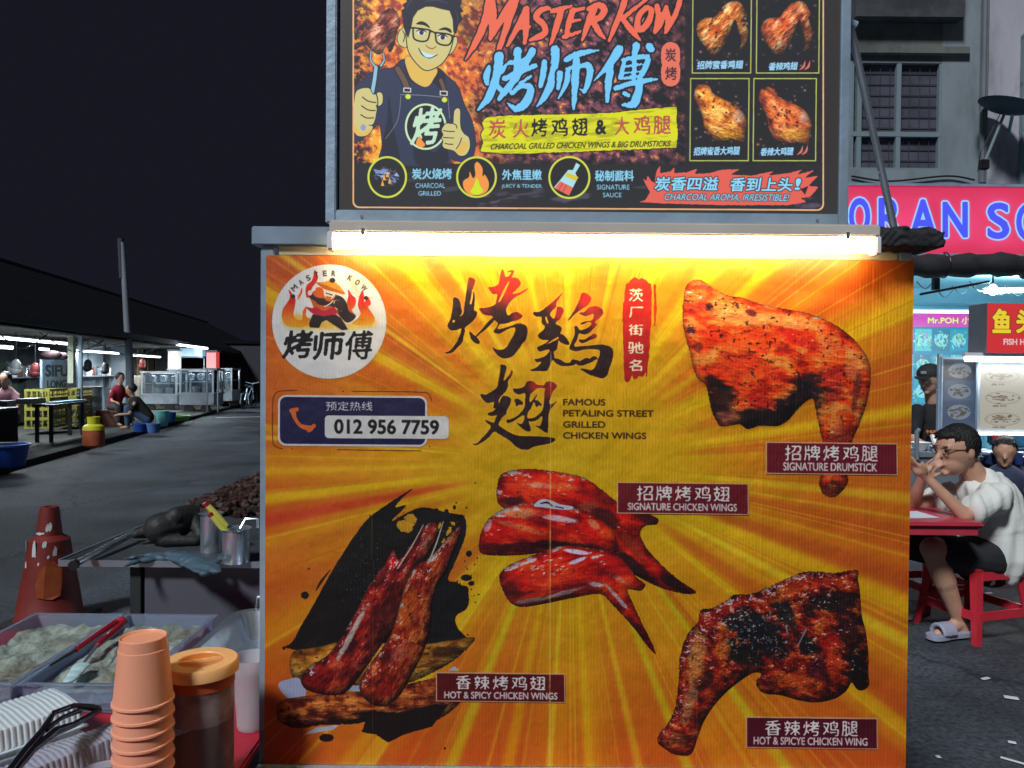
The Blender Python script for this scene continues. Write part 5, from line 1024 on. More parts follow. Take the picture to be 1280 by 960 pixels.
# ------------------------------------------------------------------ grill behind the trays
GZ = 1.0
gr = thing('grill_counter', 'dark metal grill counter with a thin steel edge, behind the side table', 'counter', (-1.0, 3.1, 0))
gx0, gx1, gy0, gy1 = -1.285, -.50, 2.19, 4.07
GM = mat('sooty_metal', (.055, .062, .07), .55, .1, .4, 3, .3, 60, dirt=(.10, .11, .12), dscale=4)
MB().bb((gx0, gy0, GZ - .012), (gx1, gy1, GZ)).build('top_sheet', GM, gr)
MB().bb((gx0 - .006, gy0 - .004, GZ - .016), (gx0, gy1, GZ + .004)).build('edge_strip', MAT['dsteel'], gr); MB().bb((gx0, gy0 - .006, GZ - .016), (gx1, gy0 - .0005, GZ + .002)).build('edge_strip', MAT['dsteel'], gr)
MB().bb((-1.06, gy0 + .03, .12), (gx1, gy0 + .045, GZ - .013)).build('front_panel', mat('grey_panel', (.13, .125, .16), .5, .2, .2, 3, dirt=(.07, .07, .08)), gr)
MB().bb((-1.06, gy0 + .046, .12), (-1.045, gy1 - .1, GZ - .013)).build('side_panel', mat('dark_panel', (.03, .034, .034), .6), gr)
for y in (gy0 + .04, gy1 - .04): MB().bb((-1.10, y - .015, 0), (-1.07, y + .015, GZ - .013)).build('leg', _mats['dark_panel'], gr)
# heap of charcoal
ch = MB(); rc = random.Random(5)
for i in range(2600):
    x = gx1 - .02 - .74 * rc.random() ** .8; y = 2.85 + 1.2 * rc.random(); hgt = .055 * max(0, 1 - ((x + .85) / .42) ** 2) ** .5 * max(0, 1 - ((y - 3.45) / .62) ** 2) ** .5
    if hgt <= 0.004: continue
    s_ = .010 + .018 * rc.random(); ch.box((x, y, GZ + .01 + hgt * rc.random()), (s_, s_ * (1 + rc.random()), s_ * .8), (rc.random() * 3, rc.random() * 3, rc.random() * 3))
hp = ch.build('charcoal_heap', mat('charcoal', (.035, .018, .014), .6, 0, .6, 30, .5, 90, dirt=(.20, .07, .045), dscale=25), bevel=.003, origin=(-.7, 3.3, GZ)); hp['kind'] = 'stuff'
# steel cups, yellow handles
def steelcup(px, py, Y, r, h, label, n='steel_cup'):
    p = atZ(px, py, GZ); t = thing(n, label, 'steel cup', p, 'steel cups on the grill counter')
    MB().lathe([(.0005, GZ + .001), (r * .97, GZ + .001), (r, GZ + .006), (r, GZ + h - .003), (r + .006, GZ + h), (r + .004, GZ + h + .001), (r - .003, GZ + h - .003), (r - .003, GZ + .006), (.0005, GZ + .006)], (p.x, p.y, 0), 40, cap=(False, False)).build('cup_wall', MAT['steel'], t, smooth=True); return t, p
t1, c1 = steelcup(264, 690, 2.3, .031, .118, 'tall narrow steel cup at the left, the one behind the yellow handles')
t2, c2 = steelcup(295, 703, 2.25, .038, .098, 'wide steel mug with a wire handle holding the yellow-handled tools')
MB().tube([c2 + Vector((.0, .035, .09)), c2 + Vector((.01, .05, .115)), c2 + Vector((.045, .05, .115)), c2 + Vector((.05, .03, .09))], .004, 8).build('wire_handle', MAT['steel'], t2, smooth=True)
for a, b_, lb in (((256, 628), (283, 658), 'upper yellow tool handle leaning out of the steel mug'), ((262, 641), (286, 668), 'lower yellow tool handle with red tip in the steel mug')):
    A_, B_ = atY(*a, c2.y - .02), atY(*b_, c2.y); tt = thing('yellow_tool', lb, 'kitchen tool', B_, 'yellow tool handles')
    MB().tube([A_ + (B_ - A_) * .14, A_ + (B_ - A_) * .5, B_], [.0085, .0105, .009], 10).build('handle', mat('lemon_plastic', (.72, .68, .12), .4), tt, smooth=True); MB().tube([A_, A_ + (B_ - A_) * .13], .0085, 10).build('tip', _mats['glossy_red'], tt, smooth=True); MB().tube([B_, Vector((c2.x, c2.y, GZ + .02))], .004, 8).build('shank', MAT['steel'], tt)
# blower with chrome pipe
bl = thing('charcoal_blower', 'black hand blower with a chrome pipe lying on the grill edge', 'blower', atZ(210, 690, GZ))
body = MB(); g = lambda px, py, z: atZ(px, py, z)
body.capsule(g(170, 668, 1.035), g(196, 660, 1.045), .014, .034); body.capsule(g(200, 660, 1.055), g(222, 655, 1.06), .048, .046); body.capsule(g(220, 645, 1.09), g(240, 640, 1.09), .03, .026); body.capsule(g(238, 640, 1.09), g(251, 668, 1.03), .022, .019); body.capsule(g(205, 676, 1.02), g(245, 676, 1.015), .018, .016)
remeshed('blower_body', body, mat('dusty_black', (.025, .026, .026), .6, 0, .3, 20, .3, 80), bl, .005, 3)
for o in ((0, 0, 0),): MB().tube([g(92, 706, 1.012), g(168, 666, 1.03)], [.0095, .0105], 16).build('chrome_pipe', MAT['steel'], bl, smooth=True)
MB().tube([g(91, 707, 1.012), g(94, 705, 1.012)], .013, 16).build('pipe_rim', MAT['black'], bl)
# blue-grey rubber gloves / cloth
gl = MB(); q = [(156, 706, .006), (170, 700, .010), (190, 697, .017), (215, 694, .028), (240, 700, .030), (262, 708, .024), (272, 712, .014)]
for a, b_ in zip(q, q[1:]): gl.capsule(g(a[0], a[1], GZ + .008), g(b_[0], b_[1], GZ + .010), a[2] * 1.0, b_[2] * 1.0)
gl.capsule(g(230, 704, GZ + .006), g(256, 716, GZ + .004), .012, .012); gl.capsule(g(158, 697, GZ + .008), g(176, 692, GZ + .014), .006, .008); gl.capsule(g(176, 692, GZ + .012), g(230, 690, GZ + .014), .008, .012); gl.capsule(g(255, 708, GZ + .01), g(286, 690, GZ + .016), .010, .012)
glv = remeshed('rubber_glove', gl, mat('slate_rubber', (.065, .11, .15), .55, 0, .15, 12, .3, 50), None, .0035, 4, wrinkle=lambda c, n_: n_ * .0022 * np.sin(c[:, 0:1] * 110 + 4 * np.sin(c[:, 1:2] * 60)) - np.array([[0, 0, 1]]) * (c[:, 2:3] - GZ) * .42)
tag(glv, 'long slate blue rubber glove lying flat on the front of the grill', 'glove')
# traffic cone
b0 = atZ(62, 778, 0); cn = thing('traffic_cone', 'worn red traffic cone with white reflective patches standing on the road', 'traffic cone', b0)
CZ = .75; k_ = b0.y / FPX
m, n, l, b = newmat('worn_red'); b.inputs['Roughness'].default_value = .6; tc = n.new('ShaderNodeTexCoord'); nz_ = n.new('ShaderNodeTexNoise'); nz_.inputs['Scale'].default_value = 9; nz_.inputs['Detail'].default_value = 3; l.new(tc.outputs['Object'], nz_.inputs[0]); rp = n.new('ShaderNodeValToRGB'); rp.color_ramp.elements[0].color = (.11, .008, .008, 1); rp.color_ramp.elements[1].color = (.24, .024, .016, 1); l.new(nz_.outputs[0], rp.inputs[0]); l.new(rp.outputs[0], b.inputs['Base Color'])
zt_ = atY(60, 633, b0.y).z
MB().lathe([(.115 * 1.7, .03), (.185, .04), (.16, zt_ * .30), (.128, zt_ * .55), (.112, zt_ * .72), (.07, zt_ * .76), (.055, zt_ * .96), (.05, zt_), (.03, zt_), (.028, zt_ - .02)], (b0.x, b0.y, 0), 40).build('cone_body', m, cn, smooth=True)
MB().bb((b0.x - .22, b0.y - .2, .002), (b0.x + .22, b0.y + .2, .035)).build('base_plate', MAT['rubber'], cn, bevel=.008)
WR = mat('reflective_white', (.62, .66, .66), .4)
for a, z, w, h in ((-148, .60, .05, .13), (-100, .60, .026, .15), (-62, .79, .036, .06), (-72, .67, .026, .04), (-46, .60, .024, .07), (-108, .745, .07, .016), (-125, .50, .02, .05), (-62, .57, .014, .02), (-85, .52, .012, .02)):
    rr_ = np.interp(z * zt_ / .95, [zt_ * .30, zt_ * .55, zt_ * .72, zt_ * .76, zt_ * .96], [.16, .128, .112, .07, .055]) + .0025; a_ = R(a); z2 = z * zt_ / .95
    P_ = []
    for t in range(12): u = w / 2 * math.cos(t / 6 * math.pi) / rr_; v = h / 2 * math.sin(t / 6 * math.pi) * (1 + .35 * math.sin(3 * t + a)) + .15 * h * math.cos(t / 6 * math.pi); P_.append((b0.x + rr_ * math.cos(a_ + u), b0.y + rr_ * math.sin(a_ + u), z2 + v))
    MB().add(P_, [tuple(range(12))]).build('reflective_patch', WR, cn)
oz = zt_ * .35
MB().add([(b0.x + .172 * math.cos(R(a)) , b0.y + .172 * math.sin(R(a)), z) for a, z in ((-82, .2), (-70, .19), (-55, .18), (-40, .2), (-36, .28), (-38, .36), (-52, .41), (-66, .385), (-78, .36), (-84, .28))], [tuple(range(10))]).build('orange_patch', mat('orange_reflector', (.38, .075, .02), .6, 0, .3, 12), cn)
# ------------------------------------------------------------------ people
def person(label, loc, skin_mb, clothes, voxel=.012, hair=None, extras=(), wr=None):
    t = thing('person', label, 'person', loc)
    remeshed('body', skin_mb, MAT['skin'], t, voxel, 3)
    for nm, mb, m, w in clothes: remeshed(nm, mb, m, t, voxel * 1.15, 3, wrinkle=w)
    if hair: remeshed('hair', hair, MAT['hair'], t, voxel, 2)
    return t
def head(b, c, r, face, yaw_up=0.0):
    """skull, jaw, nose, brow, ears and lips; face = unit vector the head looks along"""
    f = Vector(face).normalized(); s = Vector((-f.y, f.x, 0)).normalized(); u = s.cross(f) * -1; u = Vector((0, 0, 1)) if abs(f.z) < .05 else f.cross(s)
    if u.z < 0: u = -u
    c = Vector(c); M = Matrix((s, f, u)).transposed()
    b.sph(c + u * .01, (r * .78, r * .95, r * 1.0), 18, 12, M); b.sph(c + f * r * .30 - u * r * .52, (r * .58, r * .60, r * .62), 14, 10, M)
    b.capsule(c + f * r * .88 + u * r * .05, c + f * r * 1.10 - u * r * .26, r * .09, r * .15, 8)
    b.sph(c + f * r * .84 - u * r * .55, (r * .26, r * .14, r * .09), 10, 6, M); b.sph(c + f * r * .78 - u * r * .95, (r * .24, r * .16, r * .16), 10, 6, M)
    b.capsule(c + f * r * .80 + s * r * .4 + u * r * .22, c + f * r * .80 - s * r * .4 + u * r * .22, r * .12, r * .12, 8)
    for q in (-1, 1): b.sph(c + s * q * r * .78 - f * r * .05 - u * r * .1, (r * .10, r * .17, r * .27), 10, 8, M)
    return M, f, s, u
def folds(k, a, seed=0):
    rr_ = np.random.default_rng(seed); ks = rr_.normal(0, 1, (4, 3)) * k; ph = rr_.random(4) * 6
    def w(c, n_):
        v = 0
        for q, p in zip(ks, ph): v = v + np.sin(c @ q + p)
        return n_ * (a * np.clip(v[:, None] / 2, -.6, 1))
    return w
WT = mat('white_cotton', (.76, .76, .72), .85, 0, .05, 10, .2, 90); BKC = mat('black_shorts_cloth', (.02, .02, .024), .85, 0, .2, 10, .3, 90)
def P4(px, py, Y=4.6): return atY(px, py, Y)
# the man eating at the red table
mb = MB(); hc = P4(1196, 562, 4.60); fdir = Vector((-.93, -.22, -.12)); Mh, f_, s_, u_ = head(mb, hc, .132, fdir)
neck0, neck1 = P4(1222, 600, 4.62), P4(1208, 578, 4.61); mb.capsule(neck0, neck1, .075, .062)
pel = P4(1236, 694, 4.66); chest = P4(1236, 628, 4.64)
mb.capsule(pel, chest, .15, .15); shN, shF = P4(1244, 622, 4.46), P4(1206, 618, 4.80)
elN, elF = P4(1206, 645, 4.36), P4(1140, 632, 4.72); wrN = P4(1158, 596, 4.42); wrF = P4(1153, 596, 4.58)
mb.capsule(shN, elN, .055, .042); mb.capsule(elN, wrN, .042, .025); mb.capsule(shF, elF, .06, .044); mb.capsule(elF, wrF, .044, .028)
def hand(b, w, d, pn, sz=1.0, curl=.6):
    """palm, four bent fingers and a thumb; d = direction of the palm, pn = the way the palm faces"""
    d = Vector(d).normalized(); pn = Vector(pn).normalized(); sd = d.cross(pn).normalized()
    b.capsule(w, w + d * .055 * sz, .026 * sz, .030 * sz, 10)
    b.sph(w + d * .05 * sz, (.036 * sz, .036 * sz, .030 * sz), 10, 8)
    for i, L in enumerate((.036, .042, .039, .030)):
        o = w + d * .075 * sz + sd * (i - 1.5) * .0195 * sz; a = (d * (1 - curl) + pn * curl).normalized(); k = o + (d * .7 + pn * .3).normalized() * L * sz
        b.capsule(o - d * .02 * sz, k, .0098 * sz, .009 * sz, 8); b.capsule(k, k + a * L * .85 * sz, .009 * sz, .0078 * sz, 8)
    o = w + d * .03 * sz - sd * .03 * sz; k = o + (d * .6 - sd * .55 + pn * .4).normalized() * .035 * sz; b.capsule(o, k, .012 * sz, .011 * sz, 8); b.capsule(k, k + (d * .7 + pn * .5).normalized() * .03 * sz, .011 * sz, .009 * sz, 8)
hand(mb, wrN, P4(1138, 580, 4.42) - wrN, Vector((0, .3, 1)), 1.05, .5); hand(mb, wrF, P4(1168, 577, 4.50) - wrF, Vector((.9, .1, .2)), 1.05, .7)
kn, an = P4(1166, 686, 4.50), P4(1200, 778, 4.54); mb.capsule(P4(1226, 700, 4.56), kn, .098, .072); mb.capsule(kn, kn + (an - kn) * .45, .068, .064); mb.capsule(kn + (an - kn) * .4, an, .062, .036); mb.capsule(an, an + Vector((-.16, -.05, -.055)), .04, .028); mb.capsule(an, an + Vector((.02, 0, -.05)), .04, .034)
kf, af = P4(1110, 676, 4.86), P4(1128, 752, 4.86); mb.capsule(P4(1222, 696, 4.80), kf, .095, .07); mb.capsule(kf, af, .068, .038); mb.capsule(af, af + Vector((-.17, -.03, -.04)), .038, .026)
sh = MB(); sh.capsule(P4(1244, 692, 4.66), P4(1240, 650, 4.65), .20, .185, 18); sh.capsule(P4(1241, 655, 4.65), P4(1236, 622, 4.64), .19, .165, 18); sh.capsule(P4(1250, 640, 4.65), P4(1240, 615, 4.64), .15, .13, 16); sh.capsule(shN + Vector((0, 0, -.01)), shF + Vector((0, 0, -.01)), .088, .088, 16); sh.capsule(P4(1228, 606, 4.62), P4(1226, 614, 4.62), .098, .12, 16)
sh.capsule(shN, shN + (elN - shN) * .62, .092, .088, 16); sh.capsule(shF, shF + (elF - shF) * .5, .088, .084, 16); sh.capsule(P4(1262, 690, 4.66), P4(1262, 660, 4.66), .13, .13, 14)
so = MB(); so.capsule(P4(1240, 700, 4.66), P4(1228, 700, 4.66), .165, .15, 16); so.capsule(P4(1232, 698, 4.57), kn + (P4(1226, 700, 4.56) - kn) * .30, .125, .103, 16); so.capsule(P4(1228, 694, 4.78), kf + (P4(1222, 696, 4.80) - kf) * .15, .12, .10, 16); so.capsule(P4(1215, 712, 4.60), P4(1240, 716, 4.64), .08, .09, 14)
ha = MB(); M3 = Mh; ha.sph(hc + u_ * .030 - f_ * .018, (.113, .125, .128), 18, 12, M3)
ha.sph(hc + u_ * .082 + f_ * .05, (.088, .075, .055), 14, 8, M3)
man = person('man in a white t-shirt and black shorts eating at the red table', (hc.x, 4.62, 0), mb, [('shirt', sh, WT, folds(20, .013, 3)), ('shorts', so, BKC, folds(14, .007, 5))], .0075)
def cut_hair(parent, hm, c, f, u, r, voxel, line=.15):
    o = remeshed('hair', hm, MAT['hair'], parent, voxel, 1, wrinkle=lambda co, n_: n_ * .003 * np.sin(co[:, 0:1] * 260 + 3 * np.sin(co[:, 2:3] * 190)))
    bm = bmesh.new(); bm.from_mesh(o.data); o0 = parent_loc(parent); dl = []
    for v in bm.verts:
        p = v.co + o0 - c; a, h_ = p.dot(f), p.dot(u)
        if h_ < (.50 * r if a > .25 * r else (-.12 * r if a > -.12 * r else -.62 * r)) or (a > .62 * r and h_ < .72 * r): dl.append(v)
    bmesh.ops.delete(bm, geom=dl, context='VERTS'); bm.to_mesh(o.data); bm.free(); return o
cut_hair(man, ha, hc, f_, u_, .132, .006)
gb = MAT['black']
for q in (-1, 1):
    c_ = hc + f_ * .121 + s_ * q * .038 + u_ * .012; P_ = [c_ + s_ * (.030 * math.cos(t / 10 * math.pi)) + u_ * (.020 * math.sin(t / 10 * math.pi)) for t in range(20)]
    gl_ = MB().tube(P_, .0022, 6, closed=True).build('glasses_rim', gb, man, smooth=True)
    MB().tube([c_ + s_ * q * .03 + u_ * .01, hc + s_ * q * .104 + f_ * .03 + u_ * .012, hc + s_ * q * .108 - f_ * .02], .0024, 6).build('glasses_arm', gb, man, smooth=True)
    MB().sph(c_ - f_ * .012, .011, 10, 8).build('eye', mat('dark_eye', (.02, .012, .01), .2), man, smooth=True)
    MB().capsule(c_ - f_ * .006 + u_ * .024 - s_ * .02, c_ - f_ * .004 + u_ * .026 + s_ * .02, .004, .004, 6).build('eyebrow', MAT['hair'], man, smooth=True)
GS = mat('lilac_rubber', (.36, .36, .48), .5)
for nm, a_ in (('slipper', an), ('slipper', af)):
    z0 = a_.z - .09; fl = Vector((-.95, -.3, 0)).normalized(); lt_ = Vector((-fl.y, fl.x, 0)); base = Vector((a_.x + .045, a_.y, .0))
    ol = [(0, .035), (.05, .045), (.15, .042), (.22, .052), (.27, .045), (.29, .02), (.29, -.02), (.26, -.045), (.2, -.05), (.12, -.04), (.04, -.042), (0, -.03)]
    P_ = [base + fl * x + lt_ * y for x, y in catmull(ol, n=3)]; n_ = len(P_)
    b = MB().add([p + Vector((0, 0, .012)) for p in P_] + [p + Vector((0, 0, .042)) for p in P_], [tuple(range(n_ - 1, -1, -1)), tuple(range(n_, 2 * n_))] + [(i, (i + 1) % n_, n_ + (i + 1) % n_, n_ + i) for i in range(n_)])
    sole = b.build(nm, GS, man, smooth=True, bevel=.003); st2 = MB()
    for u0 in np.linspace(.14, .22, 5): st2.tube([base + fl * u0 + lt_ * (.05 * math.cos(t)) + Vector((0, 0, .04 + .055 * math.sin(t))) for t in np.linspace(0, math.pi, 9)], .013, 6)
    remeshed('strap', st2, GS, sole, .006, 2)
# red plastic stools and table
def stool(x, y, z, label, rz=0, w=.17):
    t = thing('plastic_stool', label, 'stool', (x, y, 0), 'red plastic stools'); RM = MAT['red']
    M = Matrix.Rotation(rz, 3, 'Z')
    def pt(a, b_, c_): return M @ Vector((a, b_, c_)) + Vector((x, y, 0))
    MB().add([pt(a * (w + e), b_ * (w + e), c_) for c_, e in ((z - .03, .012), (z - .004, .008), (z, -.004)) for a, b_ in ((-1, -1), (1, -1), (1, 1), (-1, 1))] , [(0, 1, 5, 4), (1, 2, 6, 5), (2, 3, 7, 6), (3, 0, 4, 7), (4, 5, 9, 8), (5, 6, 10, 9), (6, 7, 11, 10), (7, 4, 8, 11), (8, 9, 10, 11), (3, 2, 1, 0)]).build('seat', RM, t, bevel=.006)
    for a in (-1, 1):
        for b_ in (-1, 1):
            o, i_ = w + .008, w + .055; th = .052
            top = [pt(a * (o - dx), b_ * (o - dy), z - .028) for dx, dy in ((0, 0), (th, 0), (th, .014), (.014, .014), (.014, th), (0, th))]; bot = [pt(a * (i_ - dx * .7), b_ * (i_ - dy * .7), .0) for dx, dy in ((0, 0), (th, 0), (th, .02), (.02, .02), (.02, th), (0, th))]
            MB().add(top + bot, [(0, 1, 2, 3, 4, 5), (11, 10, 9, 8, 7, 6)] + [(k, (k + 1) % 6, (k + 1) % 6 + 6, k + 6) for k in range(6)]).build('leg', RM, t)
    for c_ in (.16,):
        q = w + .035
        for (a0, b0_), (a1_, b1_) in (((-1, -1), (1, -1)), ((1, -1), (1, 1)), ((1, 1), (-1, 1)), ((-1, 1), (-1, -1))):
            p, p2 = pt(a0 * q, b0_ * q, c_), pt(a1_ * q, b1_ * q, c_); d = (p2 - p).normalized(); MB().box((p + p2) / 2, ((p2 - p).length - .03, .012, .05), d.to_track_quat('X', 'Z').to_matrix()).build('stretcher', RM, t)
        MB().box(pt(0, -w - .012, z - .055), (2 * w - .06, .012, .05), M).build('apron', RM, t); MB().box(pt(0, w + .012, z - .055), (2 * w - .06, .012, .05), M).build('apron', RM, t)
sp = atZ(1243, 792, 0); stool(sp.x - .10, 4.66, .44, 'red plastic stool carrying the man in the white t-shirt', R(18))
s2 = atZ(1176, 762, 0); stool(s2.x, s2.y + .1, .44, 'empty red plastic stool standing behind the seated man\'s shins', R(8), .15)
tx = atZ(1218, 655, .72)
rt = thing('dining_table', 'red plastic dining table with a pale sheet where the man rests his arms', 'table', (1.75, 4.55, 0))
RT = mat('table_red', (.50, .04, .07), .4, 0, .1, 5)
TX1 = atY(1212, 650, 4.35).x
MB().bb((1.45, 4.2, .715), (TX1, 4.95, .745)).build('table_top', RT, rt, bevel=.012); MB().bb((1.47, 4.22, .672), (TX1 - .03, 4.93, .714)).build('apron', RT, rt)
for x in (1.52, 2.1):
    for y in (4.28, 4.88): MB().tube([(x, y, .67), (x, y, 0)], [.026, .022], 12).build('leg', RT, rt, smooth=True)
tag(MB().box((1.50 + .8 - .02, 4.42, .7475), (.26, .2, .003), (0, 0, .1)).build('paper_sheet', mat('paper_white', (.7, .76, .85), .6), origin=(2.28, 4.42, .747)), 'pale blue-white paper sheet on the red dining table', 'paper')
sp_ = P4(1168, 574, 4.47); tag(MB().tube([P4(1160, 581, 4.46), sp_], .004, 6).build('spoon', MAT['steel'], origin=sp_), 'metal spoon in the seated man\'s hand at his mouth', 'spoon')
# the worker in a black cap
w0 = atY(1162, 470, 7.4); wc = Vector((w0.x, 7.4, w0.z - .02)); mb = MB(); Mw, fw, sw, uw = head(mb, wc, .125, (-.75, -.6, -.25))
mb.capsule(wc + Vector((.02, .02, -.13)), wc + Vector((.05, .04, -.22)), .055, .065); ns = wc + Vector((.06, .05, -.28)); mb.capsule(ns + Vector((-.16, -.06, -.02)), ns + Vector((-.26, -.14, -.30)), .05, .04); mb.capsule(ns + Vector((-.26, -.14, -.30)), ns + Vector((-.20, -.34, -.36)), .04, .028); hand(mb, ns + Vector((-.20, -.34, -.36)), (.1, -1, -.1), (0, 0, -1))
mb.capsule(ns + Vector((.19, 0, -.02)), ns + Vector((.22, -.1, -.32)), .05, .04); mb.capsule(ns + Vector((.22, -.1, -.32)), ns + Vector((.12, -.3, -.40)), .04, .028); hand(mb, ns + Vector((.12, -.3, -.40)), (-.1, -1, -.1), (0, 0, -1)); mb.capsule(ns + Vector((0, 0, -.1)), ns + Vector((0, 0, -.55)), .13, .12)
for a in (-.1, .1): mb.capsule(ns + Vector((a, 0, -.55)), Vector((ns.x + a, ns.y, .05)), .09, .05)
sh = MB(); sh.capsule(ns + Vector((0, 0, -.12)), ns + Vector((0, 0, -.55)), .165, .155, 16); sh.capsule(ns + Vector((-.15, -.02, -.06)), ns + Vector((.17, .02, -.06)), .085, .085, 14); sh.capsule(ns + Vector((-.17, -.05, -.04)), ns + Vector((-.23, -.11, -.22)), .075, .07); sh.capsule(ns + Vector((.18, 0, -.04)), ns + Vector((.21, -.06, -.22)), .075, .07)
tr = MB(); tr.capsule(ns + Vector((0, 0, -.5)), ns + Vector((0, 0, -.62)), .15, .15)
for a in (-.1, .1): tr.capsule(ns + Vector((a, 0, -.6)), Vector((ns.x + a, ns.y, .08)), .115, .075)
BT = mat('black_tshirt', (.014, .013, .016), .85, 0, .1, 10)
wk = person('worker in a black cap and black t-shirt with orange print behind the diner', (wc.x, 7.4, 0), mb, [('shirt', sh, BT, folds(12, .006, 8)), ('trousers', tr, BKC, None)], .013)
hb = MB(); hb.sph(wc - fw * .03 - uw * .02, (.112, .11, .10), 14, 10, Mw); cut_hair(wk, hb, wc - uw * .10, fw, uw, .12, .01)
cp = MB(); cp.sph(wc + uw * .045 - fw * .005, (.112, .128, .098), 18, 12, Mw); cap = remeshed('cap', cp, MAT['blackcloth'], wk, .01, 1)
bm = bmesh.new(); bm.from_mesh(cap.data); o0 = parent_loc(wk); bmesh.ops.delete(bm, geom=[v for v in bm.verts if (v.co + o0 - wc).dot(uw) < .035], context='VERTS'); bm.to_mesh(cap.data); bm.free()
MB().add([wc + fw * (.11 + .075 * math.cos(t)) + sw * (.085 * math.sin(t)) + uw * (.045 - .012 * math.cos(t) + e) for e in (0, .006) for t in np.linspace(-1.4, 1.4, 9)], [tuple(range(9)), tuple(range(17, 8, -1))] + [(i, i + 1, i + 10, i + 9) for i in range(8)]).build('cap_peak', MAT['blackcloth'], wk)
MB().box(wc + fw * .112 + uw * .085, (.05, .006, .024), Mw).build('cap_badge', mat('grey_badge', (.4, .42, .45), .6), wk)
ORG = mat('orange_lettering', (.85, .22, .05), .6)
def lettering(body, name, m, parent, loc, w, h, depth=.003, rot=(R(90), 0, 0), bold=0.0):
    cu = bpy.data.curves.new(name, 'FONT'); cu.body = body; cu.extrude = depth; cu.offset = bold; cu.resolution_u = 2; ob = bpy.data.objects.new(name, cu); COL.objects.link(ob)
    dg = bpy.context.evaluated_depsgraph_get(); me = bpy.data.meshes.new_from_object(ob.evaluated_get(dg)); bpy.data.objects.remove(ob); bpy.data.curves.remove(cu)
    co = np.empty(len(me.vertices) * 3); me.vertices.foreach_get('co', co); co = co.reshape(-1, 3); lo, hi = co.min(0), co.max(0)
    co[:, 0] = (co[:, 0] - lo[0]) / (hi[0] - lo[0]) * w; co[:, 1] = (co[:, 1] - lo[1]) / (hi[1] - lo[1]) * h; me.vertices.foreach_set('co', co.ravel()); me.name = name
    me.materials.clear(); me.materials.append(m); o = bpy.data.objects.new(name, me); COL.objects.link(o); o.rotation_euler = rot; o.location = Vector(loc) - (parent_loc(parent) if parent else Vector()); o.parent = parent; return o
lettering('NA, 来沪', 'shirt_print', ORG, wk, ns + Vector((-.145, -.172, -.25)), .27, .045, .008, bold=.02)
# the face behind the diner
c3 = atY(1256, 564, 6.0); mb = MB(); M_, f3, s3, u3 = head(mb, c3, .10, (-.5, -.8, -.2)); mb.capsule(c3 - u3 * .1, c3 - u3 * .2, .05, .06); mb.capsule(c3 - u3 * .24, c3 - u3 * .5, .13, .12)
mb.capsule(c3 + Vector((-.13, -.04, -.25)), c3 + Vector((-.15, -.2, -.42)), .035, .025); hand(mb, c3 + Vector((-.15, -.2, -.42)), (.2, -.6, .3), (0, 0, 1), .8); mb.capsule(c3 + Vector((.13, -.04, -.25)), c3 + Vector((.15, -.2, -.42)), .035, .025)
for a in (-.07, .07): mb.capsule(c3 + Vector((a, 0, -.5)), c3 + Vector((a, -.3, -.55)), .07, .055); mb.capsule(c3 + Vector((a, -.3, -.55)), Vector((c3.x + a, c3.y - .3, .04)), .05, .035)
sh = MB(); sh.capsule(c3 - u3 * .25, c3 - u3 * .52, .15, .15); sh.capsule(c3 + Vector((-.12, -.02, -.22)), c3 + Vector((.12, -.02, -.22)), .07, .07); so = MB()
for a in (-.07, .07): so.capsule(c3 + Vector((a, 0, -.5)), c3 + Vector((a, -.3, -.55)), .085, .07)
kid = person('dark-haired diner half hidden behind the man in the white t-shirt', (c3.x, 6.0, 0), mb, [('shirt', sh, mat('navy_cloth', (.03, .04, .08), .9), None), ('shorts', so, BKC, None)], .013)
hh = MB(); hh.sph(c3 + u3 * .02 - f3 * .012, (.088, .10, .105), 14, 10, M_); cut_hair(kid, hh, c3, f3, u3, .10, .009)
k2 = atZ(1262, 760, 0); stool(c3.x + .03, 6.05, .42, 'red plastic stool under the half hidden diner behind', 0, .14)
# ------------------------------------------------------------------ restaurant on the right
FY = 10.0
rs = thing('restaurant_building', 'grey two storey shop building with barred windows above the red sign', 'building', (6, FY, 0))
WALL = mat('old_plaster', (.44, .43, .48), .85, 0, .18, 1.2, .3, 20, dirt=(.18, .18, .20), dscale=1.6, damt=.8, aniso=(1.2, 1, .4)); WALL2 = mat('teal_plaster', (.24, .28, .31), .85, 0, .15, 1.5, .3, 20, dirt=(.13, .15, .16), dscale=1.8, damt=.8, aniso=(1.2, 1, .4)); CONC = mat('grey_green_concrete', (.15, .16, .15), .9, 0, .2, 2, dirt=(.03, .03, .03))  # the concrete is a darker grey-green than the plaster
X = lambda px, Y=FY: atY(px, 300, Y).x
Zp = lambda py, px=1180, Y=FY: atY(px, py, Y).z
xw = X(1222)
MB().bb((2.6, FY, Zp(232)), (X(1062), FY + .25, 9.2)).build('wall', WALL2, rs)
wz0, wz1 = Zp(213), Zp(76); x0, x1 = X(1062), X(1174)
MB().bb((x0, FY, Zp(232)), (xw, FY + .25, wz0)).build('wall', WALL2, rs); MB().bb((x1, FY, wz0), (xw, FY + .25, 9.2)).build('wall', WALL2, rs); MB().bb((x0, FY, wz1), (x1 - .001, FY + .25, 9.2)).build('wall', CONC, rs)
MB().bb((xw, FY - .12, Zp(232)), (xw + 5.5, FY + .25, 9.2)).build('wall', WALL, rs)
MB().bb((x0 - .1, FY - .07, wz1 + .06), (X(1205), FY - .001, wz1 + .16)).build('window_ledge', CONC, rs, bevel=.01); MB().prism([(0, 0)], 0, 0) if False else None
MB().bb((x0 - .05, FY - .2, Zp(30)), (X(1190), FY - .001, Zp(2) + .35)).build('balcony_slab', mat('stained_concrete', (.05, .052, .058), .9, 0, .3, 2, dirt=(.14, .15, .16), dscale=2.5), rs)
